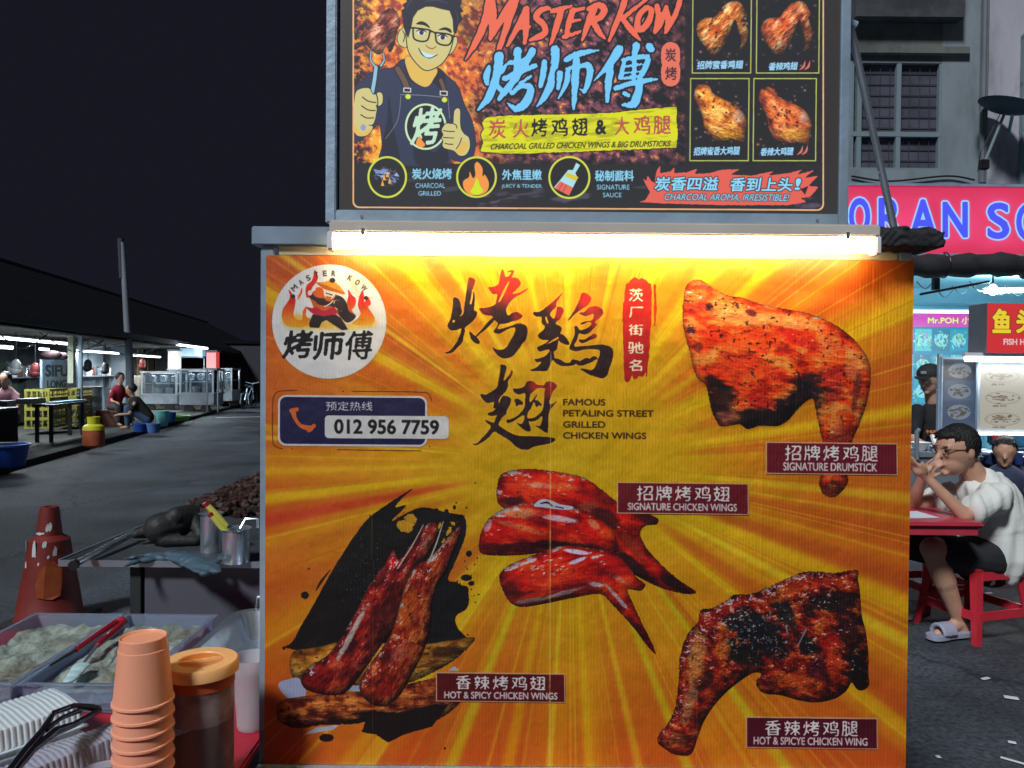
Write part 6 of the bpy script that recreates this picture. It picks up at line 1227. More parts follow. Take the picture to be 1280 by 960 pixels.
FR = mat('window_paint', (.2, .25, .28), .7); GL = mat('dark_glass', (.09, .09, .115), .3, 0, .4, 3)
def window(xa, xb, za, zb, vs_, hs, yy_, bars=True, parent=rs):
    w = MB().bb((xa, yy_ + .06, za), (xb, yy_ + .075, zb)).build('window_glass', GL, parent)
    for x in [xa, *vs_, xb]: MB().bb((x - .03, yy_ - .012, za), (x + .03, yy_ + .05, zb)).build('frame_stile', FR, w)
    for z in [za, *hs, zb]: MB().bb((xa - .03, yy_ - .016, z - .03), (xb + .03, yy_ + .054, z + .03)).build('frame_rail', FR, w)
    if bars:
        b = MB(); nx = int((xb - xa) / .12); nz = int((zb - za) / .14)
        for i in range(1, nx): b.bb((xa + (xb - xa) * i / nx - .003, yy_ + .03, za), (xa + (xb - xa) * i / nx + .003, yy_ + .04, zb))
        for i in range(1, nz): b.bb((xa, yy_ + .041, za + (zb - za) * i / nz - .003), (xb, yy_ + .051, za + (zb - za) * i / nz + .003))
        b.build('security_grille', mat('dull_bars', (.06, .055, .075), .6), w)
window(x0, x1, wz0, wz1, [X(1072), X(1121)], [Zp(168)], FY + .02)
window(X(1266), X(1330), Zp(240), Zp(52), [X(1298)], [Zp(165), Zp(110)], FY - .18)
for x, w_ in ((x0 + .2, .5), (x0 + 1.1, .35)): MB().bb((x, FY - .22, Zp(2) + .36), (x + w_, FY - .05, Zp(2) + .8)).build('balcony_clutter', mat('grimy_box', (.1, .1, .1), .9, 0, .4, 6), rs)
for px_, w_ in ((1216, .035), (1219.5, .02)): MB().tube([(X(px_), FY - .17, Zp(232)), (X(px_), FY - .17, 8.8)], w_, 8).build('drain_pipe', mat('grey_pipe', (.16, .17, .19), .6, 0, .2, 3), rs, smooth=True)
MB().tube(catmull([(X(1062), FY - .03, Zp(222)), (X(1110), FY - .04, Zp(228)), (X(1180), FY - .04, Zp(221)), (X(1214), FY - .05, Zp(226))], closed=False, n=6), .012, 6).build('wall_cable', MAT['black'], rs, smooth=True)
# satellite dish
dc = atY(1256, 141, 9.5); dish = thing('satellite_dish', 'dark satellite dish on an arm beside the right window', 'satellite dish', dc); Md = Euler((R(82), 0, R(-38))).to_matrix(); Md = Matrix.Rotation(R(16), 3, 'Y') @ Matrix.Rotation(R(8), 3, 'X')
MB().lathe([(.0005, 0), (.12, .012), (.24, .045), (.33, .09), (.335, .095), (.24, .055), (.12, .02), (.0005, .01)], dc, 32, Md, cap=(False, False)).build('dish', mat('dish_grey', (.03, .03, .045), .6), dish, smooth=True)
MB().tube([dc, atY(1232, 200, 9.5)], .018, 8).build('feed_arm', FR, dish); MB().box(atY(1230, 206, 9.5), (.10, .08, .12)).build('receiver', MAT['black'], dish, bevel=.01); MB().tube([dc + Vector((.1, 0, 0)), Vector((dc.x + .3, FY - .12, dc.z - .1))], .02, 8).build('wall_bracket', FR, dish)
MB().tube([dc + Vector((-.05, 0, 0)), atY(1226, 190, 9.55), atY(1222, 215, 9.6)], .005, 6).build('cable', MAT['black'], dish)
# red sign
SY = 8.6; sx0, sx1 = atY(1000, 280, SY).x, atY(1345, 280, SY).x; sz0, sz1 = atY(1170, 317, SY).z, atY(1170, 233, SY).z
cvr = Canvas(1200, 320, None, 1); Wm, Hm = sx1 - sx0, sz1 - sz0
cvr.T = plane_map(SY, sx0, sz1, 1200 / Wm); cvr.k = 1200 / Wm * SY / FPX; cvr.H = int(1200 / Wm * Hm); cvr.c = np.zeros((cvr.H, 1200, 3), np.float32)
yy, xx = np.mgrid[0:cvr.H, 0:1200].astype(np.float32); cvr.c[:] = lerp(np.broadcast_to(C8(206, 28, 78), (cvr.H, 1200, 3)), C8(236, 60, 116), fnoise(cvr.H, 1200, 130, 7, 2) * sstep(0, 60, yy) * sstep(cvr.H, cvr.H - 60, yy))
LBL, DBL = (150, 206, 255), (62, 74, 240)
for chx, bx in (('R', (1012, 246, 1046, 288)), ('O', (1061, 247, 1088, 294)), ('R', (1098, 247, 1128, 297)), ('A', (1137, 249, 1171, 296)), ('N', (1178, 252, 1210, 297)), ('S', (1234, 253, 1262, 299)), ('O', (1270, 254, 1302, 301))):
    M = cvr.text(chx, bx, None, bold=1.5); cvr.fill(cvr.soft(cvr.grow(M, 3), 1.5), (210, 120, 190), .5); cvr.fill(cvr.grow(M, 2.1), LBL); cvr.fill(M, DBL)
sg = thing('restaurant_sign', 'long backlit red shop sign with blue outlined capital letters', 'sign', ((sx0 + sx1) / 2, SY, sz0))
MB().bb((sx0, SY + .003, sz0), (sx1, SY + .3, sz1)).build('sign_box', MAT['alu'], sg)
sheet('lit_face', printed('red_sign_print', cvr.image('red_sign'), emis=1.05), [(sx0, SY, sz0), (sx1, SY, sz0), (sx1, SY, sz1), (sx0, SY, sz1)], [(0, 0), (1, 0), (1, 1), (0, 1)], sg)
MB().bb((sx0, SY - .012, sz0 - .03), (sx1, SY + .3, sz0 - .001)).build('frame_strip', MAT['alu'], sg); MB().bb((sx0, SY - .012, sz1 + .001), (sx1, SY + .3, sz1 + .03)).build('frame_strip', MAT['alu'], sg)
# rolled dark awning
aw = MB(); za = (atY(1200, 318, SY).z + atY(1200, 346, SY).z) / 2
aw.tube([(x, SY - .02 + .01 * math.sin(x * 9), za + .012 * math.sin(x * 5)) for x in np.arange(3.4, 8.4, .08)], [.125 + .014 * math.sin(i * 1.3) + .006 * math.sin(i * 3.1) for i in range(len(np.arange(3.4, 8.4, .08)))], 18)
awn = thing('rolled_awning', 'dark rolled up canvas awning hanging under the red sign', 'awning', (6, SY, za)); aw.build('canvas_roll', MAT['blackcloth'], awn, smooth=True)
for x in np.arange(3.9, 8.3, .9): MB().tube([(x + .005 * math.cos(t) , SY - .02 + .14 * math.cos(t), za + .14 * math.sin(t)) for t in np.linspace(0, 2 * math.pi, 20)[:-1]], .008, 6, closed=True).build('strap', MAT['black'], awn)
# room inside
IB, CEI = 14.5, 2.86
rm = thing('dining_room', 'brightly lit restaurant interior with a pale blue ceiling under the red sign', 'room', (6, 12, 0))
CB = mat('sky_blue_paint', (.25, .62, .78), .6, 0, .06, 2); 
MB().bb((3.2, 9.2, CEI), (10, IB, CEI + .08)).build('ceiling', CB, rm); MB().bb((3.2, IB, 0), (10, IB + .1, CEI - .001)).build('back_wall', CB, rm); MB().bb((3.1, 9.2, 0), (3.2, IB, CEI - .001)).build('side_wall', CB, rm)
MB().bb((4.3, 11.5, CEI - .22), (10, 11.7, CEI - .001)).build('beam', CB, rm); MB().bb((4.2, 12.8, CEI - .14), (4.4, IB - .01, CEI - .001)).build('beam', CB, rm)
FLR = MB().bb((3.2, 9.0, .004), (10, IB, .03)).build('tiled_floor', mat('floor_tiles', (.28, .27, .26), .35, 0, .2, 3), kind='structure')
def tubelamp(c, L, ax, label, strength=7.0, power=60, col=(.85, .95, 1), rr_=.02, grp='tube lamps in the restaurant', up=.0):
    c = Vector(c); d = Vector(ax).normalized(); t = thing('tube_light', label, 'lamp', c, grp)
    MB().box(c + Vector((0, 0, .035)), (L + .04, .05, .03), d.to_track_quat('X', 'Z').to_matrix()).build('fitting', MAT['white'], t)
    MB().tube([c - d * L / 2, c + d * L / 2], rr_, 10).build('tube', glow('cool_tube_%g' % strength, col, strength), t, smooth=True)
    if power:
        a = arealight('light', c + Vector((0, 0, -.04)), L, .06, power, col, parent=t); a.rotation_euler = (0, 0, math.atan2(d.y, d.x))
        if up: a = arealight('light', c + Vector((0, 0, .07)), L, .06, power * up, col, parent=t); a.rotation_euler = (math.pi, 0, -math.atan2(d.y, d.x))
tubelamp(atY(1180, 390, 13.2), 1.5, (1, 0, 0), 'lower white tube lamp above the menu wall in the restaurant', 4, 90, up=.6)
tubelamp(atY(1282, 364, 9.9), .95, (1, -.25, 0), 'white tube lamp at the right edge under the restaurant ceiling', 5, 110, up=.5)
bb_ = atY(1241, 362, 9.7); tg2 = thing('light_bulb', 'bare glowing bulb hanging from the restaurant ceiling', 'lamp', bb_); MB().sph(bb_, (.055, .055, .07), 14, 10).build('bulb', glow('bulb_glow', (.95, 1, 1), 6), tg2, smooth=True); MB().tube([bb_ + Vector((0, 0, .06)), (bb_.x, bb_.y, CEI)], .012, 8).build('flex', MAT['black'], tg2)
pt_ = bpy.data.lights.new('light', 'POINT'); pt_.energy = 25; pt_.color = (.9, .97, 1); pt_.shadow_soft_size = .07; po_ = bpy.data.objects.new('light', pt_); COL.objects.link(po_); po_.parent = tg2; po_.location = (0, 0, -.1)
for i in range(6):
    a, b_ = atY(1146 + 22 * i, 352 + 3 * (i % 3), 9.5), atY(1168 + 24 * i, 350 + 6 * ((i * 2) % 3), 9.8); mid_ = (a + b_) / 2 - Vector((0, 0, .10 + .03 * (i % 2)))
    tag(MB().tube(catmull([tuple(a), tuple(mid_), tuple(b_)], closed=False, n=6), .006, 5).build('ceiling_cable', MAT['black'], smooth=True, origin=mid_), ('first', 'second', 'third', 'fourth', 'fifth', 'sixth')[i] + ' thin black cable from the left, sagging under the pale blue ceiling', 'cable', 'cables sagging under the restaurant ceiling')
tag(MB().bb(atY(1168, 362, 9.4), atY(1174, 346, 9.42) + Vector((0, .05, 0))).build('hanging_speaker', MAT['black'], origin=atY(1170, 354, 9.4)), 'small black box hanging from the awning bar', 'speaker')
tag(MB().tube([atY(1150, 368, 9.3), atY(1236, 352, 9.3)], .015, 8).build('awning_bar', MAT['black'], smooth=True, origin=atY(1190, 358, 9.3)), 'thin black bar slanting under the rolled awning', 'bar')
# menu wall
cvw = Canvas(520, 900, lambda p: p, 1); cvw.full((20, 130, 170)); my0, my1 = atY(1180, 392, 14.4).z, atY(1180, 640, 14.4).z
cvw.fill(cvw.cover([[(0, 0), (520, 0), (520, 60), (0, 60)]]), (206, 70, 190)); cvw.text('Mr.POH 小炒', (180, 12, 480, 48), (226, 250, 130), bold=2)
for r_ in range(7):
    for c_ in range(5):
        X0, Y0 = c_ * 104 + 4, 70 + r_ * 116; cvw.poly([(X0, Y0), (X0 + 96, Y0), (X0 + 96, Y0 + 100), (X0, Y0 + 100)], ((20, 150, 180), (70, 190, 200), (30, 120, 150))[(r_ + c_) % 3])
        cvw.ell(X0 + 48, Y0 + 50, 40, 30, (120, 210, 220)); 
        for k in range(38): cvw.ell(X0 + 48 + rng.normal(0, 24), Y0 + 50 + rng.normal(0, 20), 3 + 9 * rng.random(), 2 + 3 * rng.random(), ((90, 190, 120), (40, 150, 190), (180, 230, 150), (190, 110, 190), (30, 100, 130), (120, 230, 235))[k % 6], .9, rng.random() * 180)
xa, xb = atY(1120, 450, 14.4).x, atY(1232, 450, 14.4).x
mw = thing('menu_wall', 'wall of bright cyan dish photographs under a pink heading at the back', 'menu board', ((xa + xb) / 2, 14.4, 1)); MB().bb((xa, 14.403, my1), (xb, 14.45, my0)).build('board', MAT['white'], mw)
sheet('lit_pictures', printed('menu_wall_print', cvw.image('menu_wall'), emis=1.0), [(xa, 14.4, my1), (xb, 14.4, my1), (xb, 14.4, my0), (xa, 14.4, my0)], [(0, 0), (1, 0), (1, 1), (0, 1)], mw)
# fish stall
fs_ = thing('fish_stall_sign', 'red box sign with yellow characters above the food stall', 'sign', atY(1260, 410, 6.3))
fx0, fx1 = atY(1234, 410, 6.3).x, atY(1360, 410, 6.3).x; fz0, fz1 = atY(1250, 441, 6.3).z, atY(1250, 379, 6.3).z
cvf = Canvas(800, 380, lambda p: p, 1); cvf.full((214, 22, 30)); 
for ch_, bx in (('鱼', (40, 40, 190, 230)), ('头', (230, 40, 380, 230)), ('米', (420, 40, 570, 230)), ('粉', (610, 40, 760, 230))): cvf.text(ch_, bx, (244, 214, 20), bold=8, outline=(7, (120, 20, 10)))
cvf.text('FISH HEAD', (130, 270, 420, 320), (232, 196, 196), bold=3)
MB().bb((fx0, 6.303, fz0), (fx1, 6.56, fz1)).build('sign_box', mat('grey_box_side', (.16, .18, .21), .6, 0, .1), fs_); sheet('lit_face', printed('fish_sign_print', cvf.image('fish_sign'), emis=.85), [(fx0, 6.3, fz0), (fx1, 6.3, fz0), (fx1, 6.3, fz1), (fx0, 6.3, fz1)], [(0, 0), (1, 0), (1, 1), (0, 1)], fs_)
st3 = thing('food_stall', 'food stall with pictured menu boards behind the seated man', 'stall', (4.4, 6.7, 0)); IX = atY(1224, 500, 6.55).x
cva = Canvas(260, 700, lambda p: p, 1); cva.full((70, 110, 160))
for i in range(4):
    y = 12 + i * 172; cva.poly([(10, y), (250, y), (250, y + 158), (10, y + 158)], ((60, 60, 90), (90, 130, 180), (60, 100, 160), (80, 120, 170))[i]); cva.ell(130, y + 84, 92, 62, (190, 206, 226))
    for k in range(34): cva.ell(130 + rng.normal(0, 34), y + 84 + rng.normal(0, 20), 6 + 12 * rng.random(), 4 + 7 * rng.random(), ((50, 60, 60), (110, 110, 100), (150, 170, 180), (80, 60, 50))[k % 4])
pa_, pb = atY(1178, 446, 6.6), atY(1222, 446, 6.6)
MB().bb((pa_.x, 6.603, .95), (pb.x, 6.62, pa_.z)).build('picture_panel', MAT['alu'], st3); sheet('dish_pictures', printed('dish_print', cva.image('dishes'), emis=.25, gain=1), [(pa_.x + .01, 6.6, .97), (pb.x - .01, 6.6, .97), (pb.x - .01, 6.6, pa_.z - .02), (pa_.x + .01, 6.6, pa_.z - .02)], [(0, 0), (1, 0), (1, 1), (0, 1)], st3)
cvb = Canvas(520, 640, lambda p: p, 1); cvb.full((226, 222, 200))
for i, (x, y) in enumerate(((120, 120), (380, 110), (130, 330), (390, 340), (130, 540), (380, 540))):
    cvb.ell(x, y, 104, 66, (196, 190, 172)); cvb.ell(x, y, 90, 55, (222, 216, 196))
    for k in range(40): cvb.ell(x + rng.normal(0, 34), y + rng.normal(0, 19), 5 + 10 * rng.random(), 3 + 6 * rng.random(), ((110, 96, 70), (150, 140, 110), (80, 70, 56), (170, 120, 90), (196, 100, 50))[k % (5 if i % 2 else 4)])
    cvb.text(('鱼片', '鱼头', '鱼肉', '炸鱼', '汤面', '米粉')[i], (x - 60, y + 68, x + 20, y + 88), (70, 50, 40), bold=1)
ma, mb2 = atY(1226, 455, 6.45), atY(1340, 455, 6.45); mz = atY(1250, 537, 6.45).z
MB().bb((ma.x - .02, 6.453, mz - .02), (mb2.x, 6.48, ma.z + .02)).build('menu_board', MAT['alu'], st3); sheet('menu_print', printed('fish_menu', cvb.image('fish_menu'), emis=.42), [(ma.x, 6.45, mz), (mb2.x, 6.45, mz), (mb2.x, 6.45, ma.z), (ma.x, 6.45, ma.z)], [(0, 0), (1, 0), (1, 1), (0, 1)], st3)
MB().bb((ma.x - .03, 6.4, mz - .045), (mb2.x, 6.448, mz - .022)).build('light_strip', glow('strip_glow', (1, .9, .75), 1.6), st3)
for x in (pa_.x, pb.x + .01): MB().bb((x - .015, 6.625, 0), (x + .015, 6.655, fz0 - .001)).build('post', A, st3)
MB().bb((IX - .2, 6.2, .86), (6.6, 6.9, .9)).build('counter', MAT['dsteel'], st3, bevel=.004); MB().bb((IX - .18, 6.22, .05), (6.6, 6.88, .859)).build('counter_body', mat('blue_grey_steel', (.16, .18, .25), .45, .5, .15, 4), st3)
MB().tube([(IX - .22, 6.15, .93), (6.6, 6.15, .93)], .018, 10).build('rail', SB, st3, smooth=True)
tubelamp(atY(1290, 449, 6.38), 1.1, (1, 0, 0), 'white tube lamp between the fish sign and its cream menu board', 5, 14, (1, .97, .92), .026)
tag(MB().bb(atY(1240, 582, 6.1), atY(1264, 566, 6.1) + Vector((.1, .25, 0))).build('storage_tub', mat('navy_plastic', (.02, .04, .16), .45), bevel=.01, origin=atY(1254, 574, 6.1)), 'navy blue plastic tub on the stall counter', 'tub')
tag(MB().lathe([(.05, 0), (.06, .09), (.0005, .09)], atY(1251, 558, 6.3), 20).build('red_tub', MAT['red'], smooth=True, origin=atY(1251, 558, 6.3)), 'small red tub on the stall counter behind the diner', 'tub')
tag(MB().bb(atY(1258, 560, 6.8), atY(1300, 540, 6.8) + Vector((0, .3, 0))).build('cool_box', mat('bright_blue_plastic', (.08, .38, .7), .45), bevel=.02, origin=atY(1280, 550, 6.8)), 'bright blue box at the back of the stall counter', 'box')
# things on the counter between worker and diner
ct = thing('prep_counter', 'steel counter with dishes in front of the worker in the cap', 'counter', (3.6, 6.9, 0)); MB().bb((3.0, 6.5, .86), (4.05, 6.85, .9)).build('counter_top', MAT['dsteel'], ct); MB().bb((3.02, 6.52, .05), (4.03, 6.84, .859)).build('counter_body', MAT['dsteel'], ct)
for px, py, r_, m_, lb in ((1150, 566, .09, 'white', 'stack of white bowls on the steel counter'), (1160, 560, .07, 'steel', 'steel bowl on the counter in front of the worker')):
    p = atY(px, py, 6.65); tag(MB().lathe([(.4 * r_, .901), (r_, .901 + r_ * .8), (r_ * .95, .901 + r_ * .8), (.35 * r_, .91)], (p.x, p.y, 0), 24).build('bowl', MAT[m_], smooth=True, origin=(p.x, p.y, .9)), lb, 'bowl')
p = atY(1172, 566, 6.6); tag(MB().box((p.x, p.y, 1.0), (.12, .02, .09), (R(-25), 0, .3)).build('price_card', MAT['white'], origin=(p.x, p.y, 1.0)), 'white card standing on the steel counter', 'card')
tag(MB().tube([atY(1146, 575, 6.4), atY(1146, 540, 6.4), atY(1149, 536, 6.4)], .018, 8).build('tap_pipe', MAT['dsteel'], smooth=True, origin=atY(1146, 575, 6.4)), 'bent steel tap rising beside the poster edge', 'tap')
# scraps on the ground
for (px, py, l_, w_, rz), lb in zip(((1232, 849, .05, .02, .4), (1264, 873, .06, .03, -.4), (1173, 947, .018, .018, 0), (1266, 952, .085, .012, -.7), (1265, 929, .03, .018, -.4), (1236, 742, .05, .02, .2)), ('small white scrap on the road below the stool leg', 'round white scrap on the road at the lower right', 'tiny white scrap on the road at the very bottom', 'white straw lying on the road in the bottom right corner', 'small pale scrap just above the straw', 'white scrap on the floor between the stool legs')):
    p = atZ(px, py, .004); tag(MB().box(p + Vector((0, 0, .004)), (l_, w_, .005), (0, 0, rz)).build('paper_scrap', MAT['white'], bevel=.0015, origin=p), lb, 'litter', 'white scraps on the road')
# ------------------------------------------------------------------ shop row on the left
_a, _b = atZ(25, 577, .1), atZ(235, 522, .1); O0 = Vector((_a.x, _a.y, 0)); U = Vector((_b.x - _a.x, _b.y - _a.y, 0)).normalized(); N = Vector((-U.y, U.x, 0))     # U runs along the kerb, N points into the shops
def Lp(t, s, z): return O0 + U * t + N * s + Vector((0, 0, z))
ROT = Matrix((U, N, Vector((0, 0, 1)))).transposed()
def Lbox(b, t0, t1, s0, s1, z0, z1): return b.box(Lp((t0 + t1) / 2, (s0 + s1) / 2, (z0 + z1) / 2), (abs(t1 - t0), abs(s1 - s0), abs(z1 - z0)), ROT)
def Lray(px, py, s):
    """the point of the upright plane s metres behind the kerb seen at (px, py)"""
    d = Vector(ray(px, py)); o = Vector((0, 0, CAM_H)); k = (Lp(0, s, 0) - o).dot(N) / d.dot(N); p = o + d * k; return p, (p - O0).dot(U), p.z
PAV = mat('grey_concrete', (.06, .06, .058), .85, 0, .3, 1.5, .3, 15, dirt=(.025, .025, .025))
Lbox(MB(), -30, 45, 0, 3.2, -.02, .10).build('pavement', PAV, kind='structure')
row = thing('shop_row', 'long low dark shop row with an open lit front left of the road', 'building', Lp(5, 4, 0))
FS = 3.2
WD = mat('dark_wall', (.09, .11, .13), .8, 0, .2, 1.5, dirt=(.03, .03, .035)); WB = mat('blue_grey_wall', (.24, .30, .36), .7, 0, .12, 1.2, dirt=(.15, .18, .22)); RF = mat('dark_roof_sheets', (.012, .012, .016), .95, 0, .25, 1.0, dirt=(.006, .006, .008), dscale=1, spec=.03)
def tt(px, s=FS): return Lray(px, 470, s)[1]
Lbox(MB(), -12, tt(-6), FS, FS + .15, .1, 3.0).build('wall', WD, row)
t1, t2, t3, t4, t5 = tt(-6), tt(53), tt(92), tt(152), tt(208)
Lbox(MB(), t1 + .01, t2, FS + 1.0, FS + 1.15, .1, 3.1).build('wall', mat('dark_teal_wall', (.035, .06, .08), .7, 0, .2), row); Lbox(MB(), t2 + .01, t3, FS + 1.0, FS + 1.14, .1, 3.1).build('wall', WD, row); Lbox(MB(), t3 + .01, t4, FS + .6, FS + .75, .1, 3.1).build('wall', WB, row); Lbox(MB(), t4 + .01, t5, FS + .4, FS + .55, .1, 3.1).build('wall', WD, row); Lbox(MB(), t5 + .01, 44, FS + .2, FS + .4, .1, 3.0).build('wall', mat('night_wall', (.035, .036, .045), .9, 0, .2), row)
for t in (t3, t4 + .3, t5): Lbox(MB(), t - .12, t + .12, FS - .12, FS + 1.0, .1, 3.05).build('column', WB, row)
zE = Lray(0, 396, 1.4)[2]; 
b = MB(); zr = 4.9
for i in range(60):
    a, c_ = -14 + i, -13 + i
    for (s0, z0, s1, z1) in ((1.3, zE, 6.2, zr),):
        b.add([Lp(a, s0, z0 + .05), Lp(c_ - .06, s0, z0 + .05), Lp(c_ - .06, s1, z1 + .05), Lp(a, s1, z1 + .05), Lp(a, s0, z0), Lp(c_, s0, z0), Lp(c_, s1, z1), Lp(a, s1, z1)], [(0, 1, 2, 3), (7, 6, 5, 4), (0, 4, 5, 1), (1, 5, 6, 2), (2, 6, 7, 3), (3, 7, 4, 0)])
b.build('roof_sheeting', RF, row, kind='stuff')
Lbox(MB(), -14, 46, 6.1, 6.4, zr, zr + .10).build('ridge', mat('ridge_cap', (.07, .07, .08), .8), row)
Lbox(MB(), -14, 46, 1.24, 1.30, zE - .10, zE + .06).build('gutter', mat('pale_gutter', (.10, .105, .10), .7), row)
Lbox(MB(), -14, 46, 1.32, FS + 1, zE - .16, zE - .13).build('soffit', mat('soffit_board', (.06, .06, .055), .85, 0, .2, 1), row)
for px in (24, 100, 148, 186): t = tt(px, 1.5); Lbox(MB(), t - .04, t + .04, 1.45, 1.53, .1, zE - .02).build('awning_post', A, row) if px in (100,) else MB().tube([Lp(t, 1.4, zE - .05), Lp(t, FS, zE - .3)], .03, 8).build('bracket', MAT['dsteel'], row)
p, t, z = Lray(90, 460, 1.5); Lbox(MB(), t - .07, t + .07, 1.45, 1.57, 1.2, 2.3).build('pale_post', mat('cream_paint', (.6, .64, .5), .6), row)
CW = (.85, .95, 1)
def ltube(px0, px1, py, s, label, st, pw, col=CW, r_=.035):
    a, b_ = Lray(px0, py, s)[0], Lray(px1, py + .14 * (px1 - px0) * 0, s)[0]; b_.z = a.z; c = (a + b_) / 2
    tubelamp(c, (b_ - a).length, (b_ - a), label, st, pw, col, r_, 'tube lamps along the left shop row')
ltube(-20, 36, 420, 1.9, 'nearest tube lamp at the left picture edge under the shop row eave', 8, 90); ltube(34, 84, 425, 2.2, 'second tube lamp over the yellow crates', 8, 80); ltube(-12, 15, 433, 2.9, 'short lower tube lamp at the left picture edge', 6, 0); ltube(97, 148, 438, 3.0, 'tube lamp in front of the pale blue-grey shop wall', 7, 120); ltube(166, 200, 444, 2.6, 'warm tube lamp left of the steel carts', 6, 60, (1, .85, .6)); 
ltube(50, 60, 436, 3.0, 'tiny tube lamp above the hand painted sign', 6, 0)
# windows behind the warm lamp
for px in (171, 184, 194): 
    p, t, z = Lray(px, 460, FS + .38); q = Lray(px + 7, 460, FS + .38)[1]; Lbox(MB(), t, q, FS + .34, FS + .385, 1.3, 2.35).build('window_panel', mat('cream_panel', (.4, .36, .28), .6), row)
# painted board
def lbox_px(px0, px1, py0, py1, s, d, name, m, parent, **k):
    a, b_ = Lray(px0, (py0 + py1) / 2, s), Lray(px1, (py0 + py1) / 2, s); pm = (px0 + px1) / 2; z1_, z0_ = Lray(pm, py0, s)[2], Lray(pm, py1, s)[2]
    return Lbox(MB(), a[1], b_[1], s, s + d, z0_, z1_).build(name, m, parent, **k), (a[1], b_[1], z0_, z1_)
bd = thing('painted_board', 'pale board with rough hand painted blue letters above the yellow crates', 'sign', Lray(70, 470, 2.2)[0])
ob, (ta, tb, z0_, z1_) = lbox_px(53, 87, 450, 490, 2.2, .05, 'board', mat('pale_blue_board', (.35, .45, .58), .7, 0, .1, 3), bd)
cvs = Canvas(340, 400, lambda p: p, 1); cvs.c[:] = lerp(np.broadcast_to(C8(140, 170, 205), (400, 340, 3)), C8(165, 195, 225), fnoise(400, 340, 60, 5, 4)); cvs.text('SIFU', (30, 60, 320, 210), (30, 52, 96), bold=7, rough=(.6, 6, 2)); cvs.text('LONG', (50, 250, 290, 350), (34, 56, 100), bold=5, rough=(.6, 6, 2))
sheet('painted_face', printed('board_print', cvs.image('board')), [Lp(ta, 2.196, z0_), Lp(tb, 2.196, z0_), Lp(tb, 2.196, z1_), Lp(ta, 2.196, z1_)], [(0, 0), (1, 0), (1, 1), (0, 1)], bd)
for x in (.1, .9): p = Lp(ta + (tb - ta) * x, 2.28, 0); MB().bb((p.x - .03, p.y - .03, .1), (p.x + .03, p.y + .03, z1_)).build('post', MAT['dsteel'], bd)
tag(remeshed('dark_bag', MB().sph(Lray(64, 444, 2.3)[0], (.26, .2, .12), 12, 8).sph(Lray(76, 445, 2.3)[0], (.2, .2, .10), 12, 8), mat('maroon_cloth', (.03, .012, .014), .8), None, .03, 2), 'dark maroon bag lying on top of the painted board', 'bag')
# yellow crates
def crate(px, pyb, s, L, H_, W_, label, k=0):
    p = Lray(px, pyb, s)[0]; t = thing('plastic_crate', label, 'crate', p, 'yellow plastic crates'); m = MAT['yellow']; t.rotation_euler = (0, 0, 0)
    tt0 = (p - O0).dot(U); z0 = p.z
    for s0, s1, q0, q1 in ((0, .015, 0, L), (W_ - .015, W_, 0, L)): 
        bb = MB()
        for zz in (z0, z0 + H_ - .05): Lbox(bb, tt0 + q0, tt0 + q1, s + s0, s + s1, zz, zz + .05)
        for i in range(9): u = tt0 + q0 + (q1 - q0 - .03) * i / 8; Lbox(bb, u, u + .03, s + s0 + .002, s + s1 - .002, z0 + .05, z0 + H_ - .05)
        Lbox(bb, tt0 + q0, tt0 + q1, s + s0 + .004, s + s1 - .004, z0 + H_ * .4, z0 + H_ * .5); bb.build('side_lattice', m, t)
    for q in (0, L - .015):
        bb = MB()
        for zz in (z0, z0 + H_ - .05): Lbox(bb, tt0 + q, tt0 + q + .015, s + .016, s + W_ - .016, zz, zz + .045)
        for i in range(5): Lbox(bb, tt0 + q + .002, tt0 + q + .013, s + .016 + (W_ - .06) * i / 4, s + .044 + (W_ - .06) * i / 4, z0 + .045, z0 + H_ - .05)
        bb.build('end_lattice', m, t)
    Lbox(MB(), tt0 + .016, tt0 + L - .016, s + .016, s + W_ - .016, z0 + .01, z0 + .02).build('base', m, t)
for c_, (px, lab) in enumerate(((50, 'left'), (84, 'right'))):
    for j in range(4): 
        crate(px + 12, [536, 524, 512, 500][j] - c_ * 2, 1.5, 1.05, .235, .5, '%s yellow crate of the %s stack beneath the painted board' % (('bottom', 'second', 'third', 'top')[j], lab))
# black table with cooking things
bt0, bt1 = tt(-14, .5), tt(44, .5)
tb_ = thing('black_table', 'black cloth covered stall table at the left picture edge', 'table', Lp((bt0 + bt1) / 2, .9, 0)); Lbox(MB(), bt0, bt1, .75, 1.45, .82, .86).build('table_top', MAT['black'], tb_); Lbox(MB(), bt0 + .02, bt1 - .02, .77, 1.43, .14, .819).build('cloth_skirt', mat('dark_purple_cloth', (.025, .02, .03), .9, 0, .4, 4), tb_)
for i, (px, py, w_, m_, lb) in enumerate(((5, 508, .35, 'white', 'white tray at the left end of the black stall table'), (35, 505, .4, 'clear', 'clear box in the middle of the black stall table'), (45, 510, .25, 'white', 'small white tray on the right of the black stall table'))):
    p = Lray(px, py, 1.1)[0]; p.z = .861; tag(MB().box(p + Vector((0, 0, .05)), (w_, .25, .1), ROT).build('food_tray', mat('dim_white_plastic', (.35, .38, .40), .5), origin=p), lb, 'tray')
bk = thing('black_bench', 'low black bench with a blue-topped tray beside the crates', 'bench', Lray(90, 520, .9)[0]); q0, q1 = tt(60, .8), tt(104, .8); Lbox(MB(), q0, q1, .7, 1.1, .80, .84).build('bench_top', MAT['black'], bk)
for q in (q0 + .1, q1 - .1): Lbox(MB(), q - .03, q + .03, .75, .81, .1, .80).build('leg', MAT['black'], bk); Lbox(MB(), q - .03, q + .03, 1.0, 1.06, .1, .80).build('leg', MAT['black'], bk)
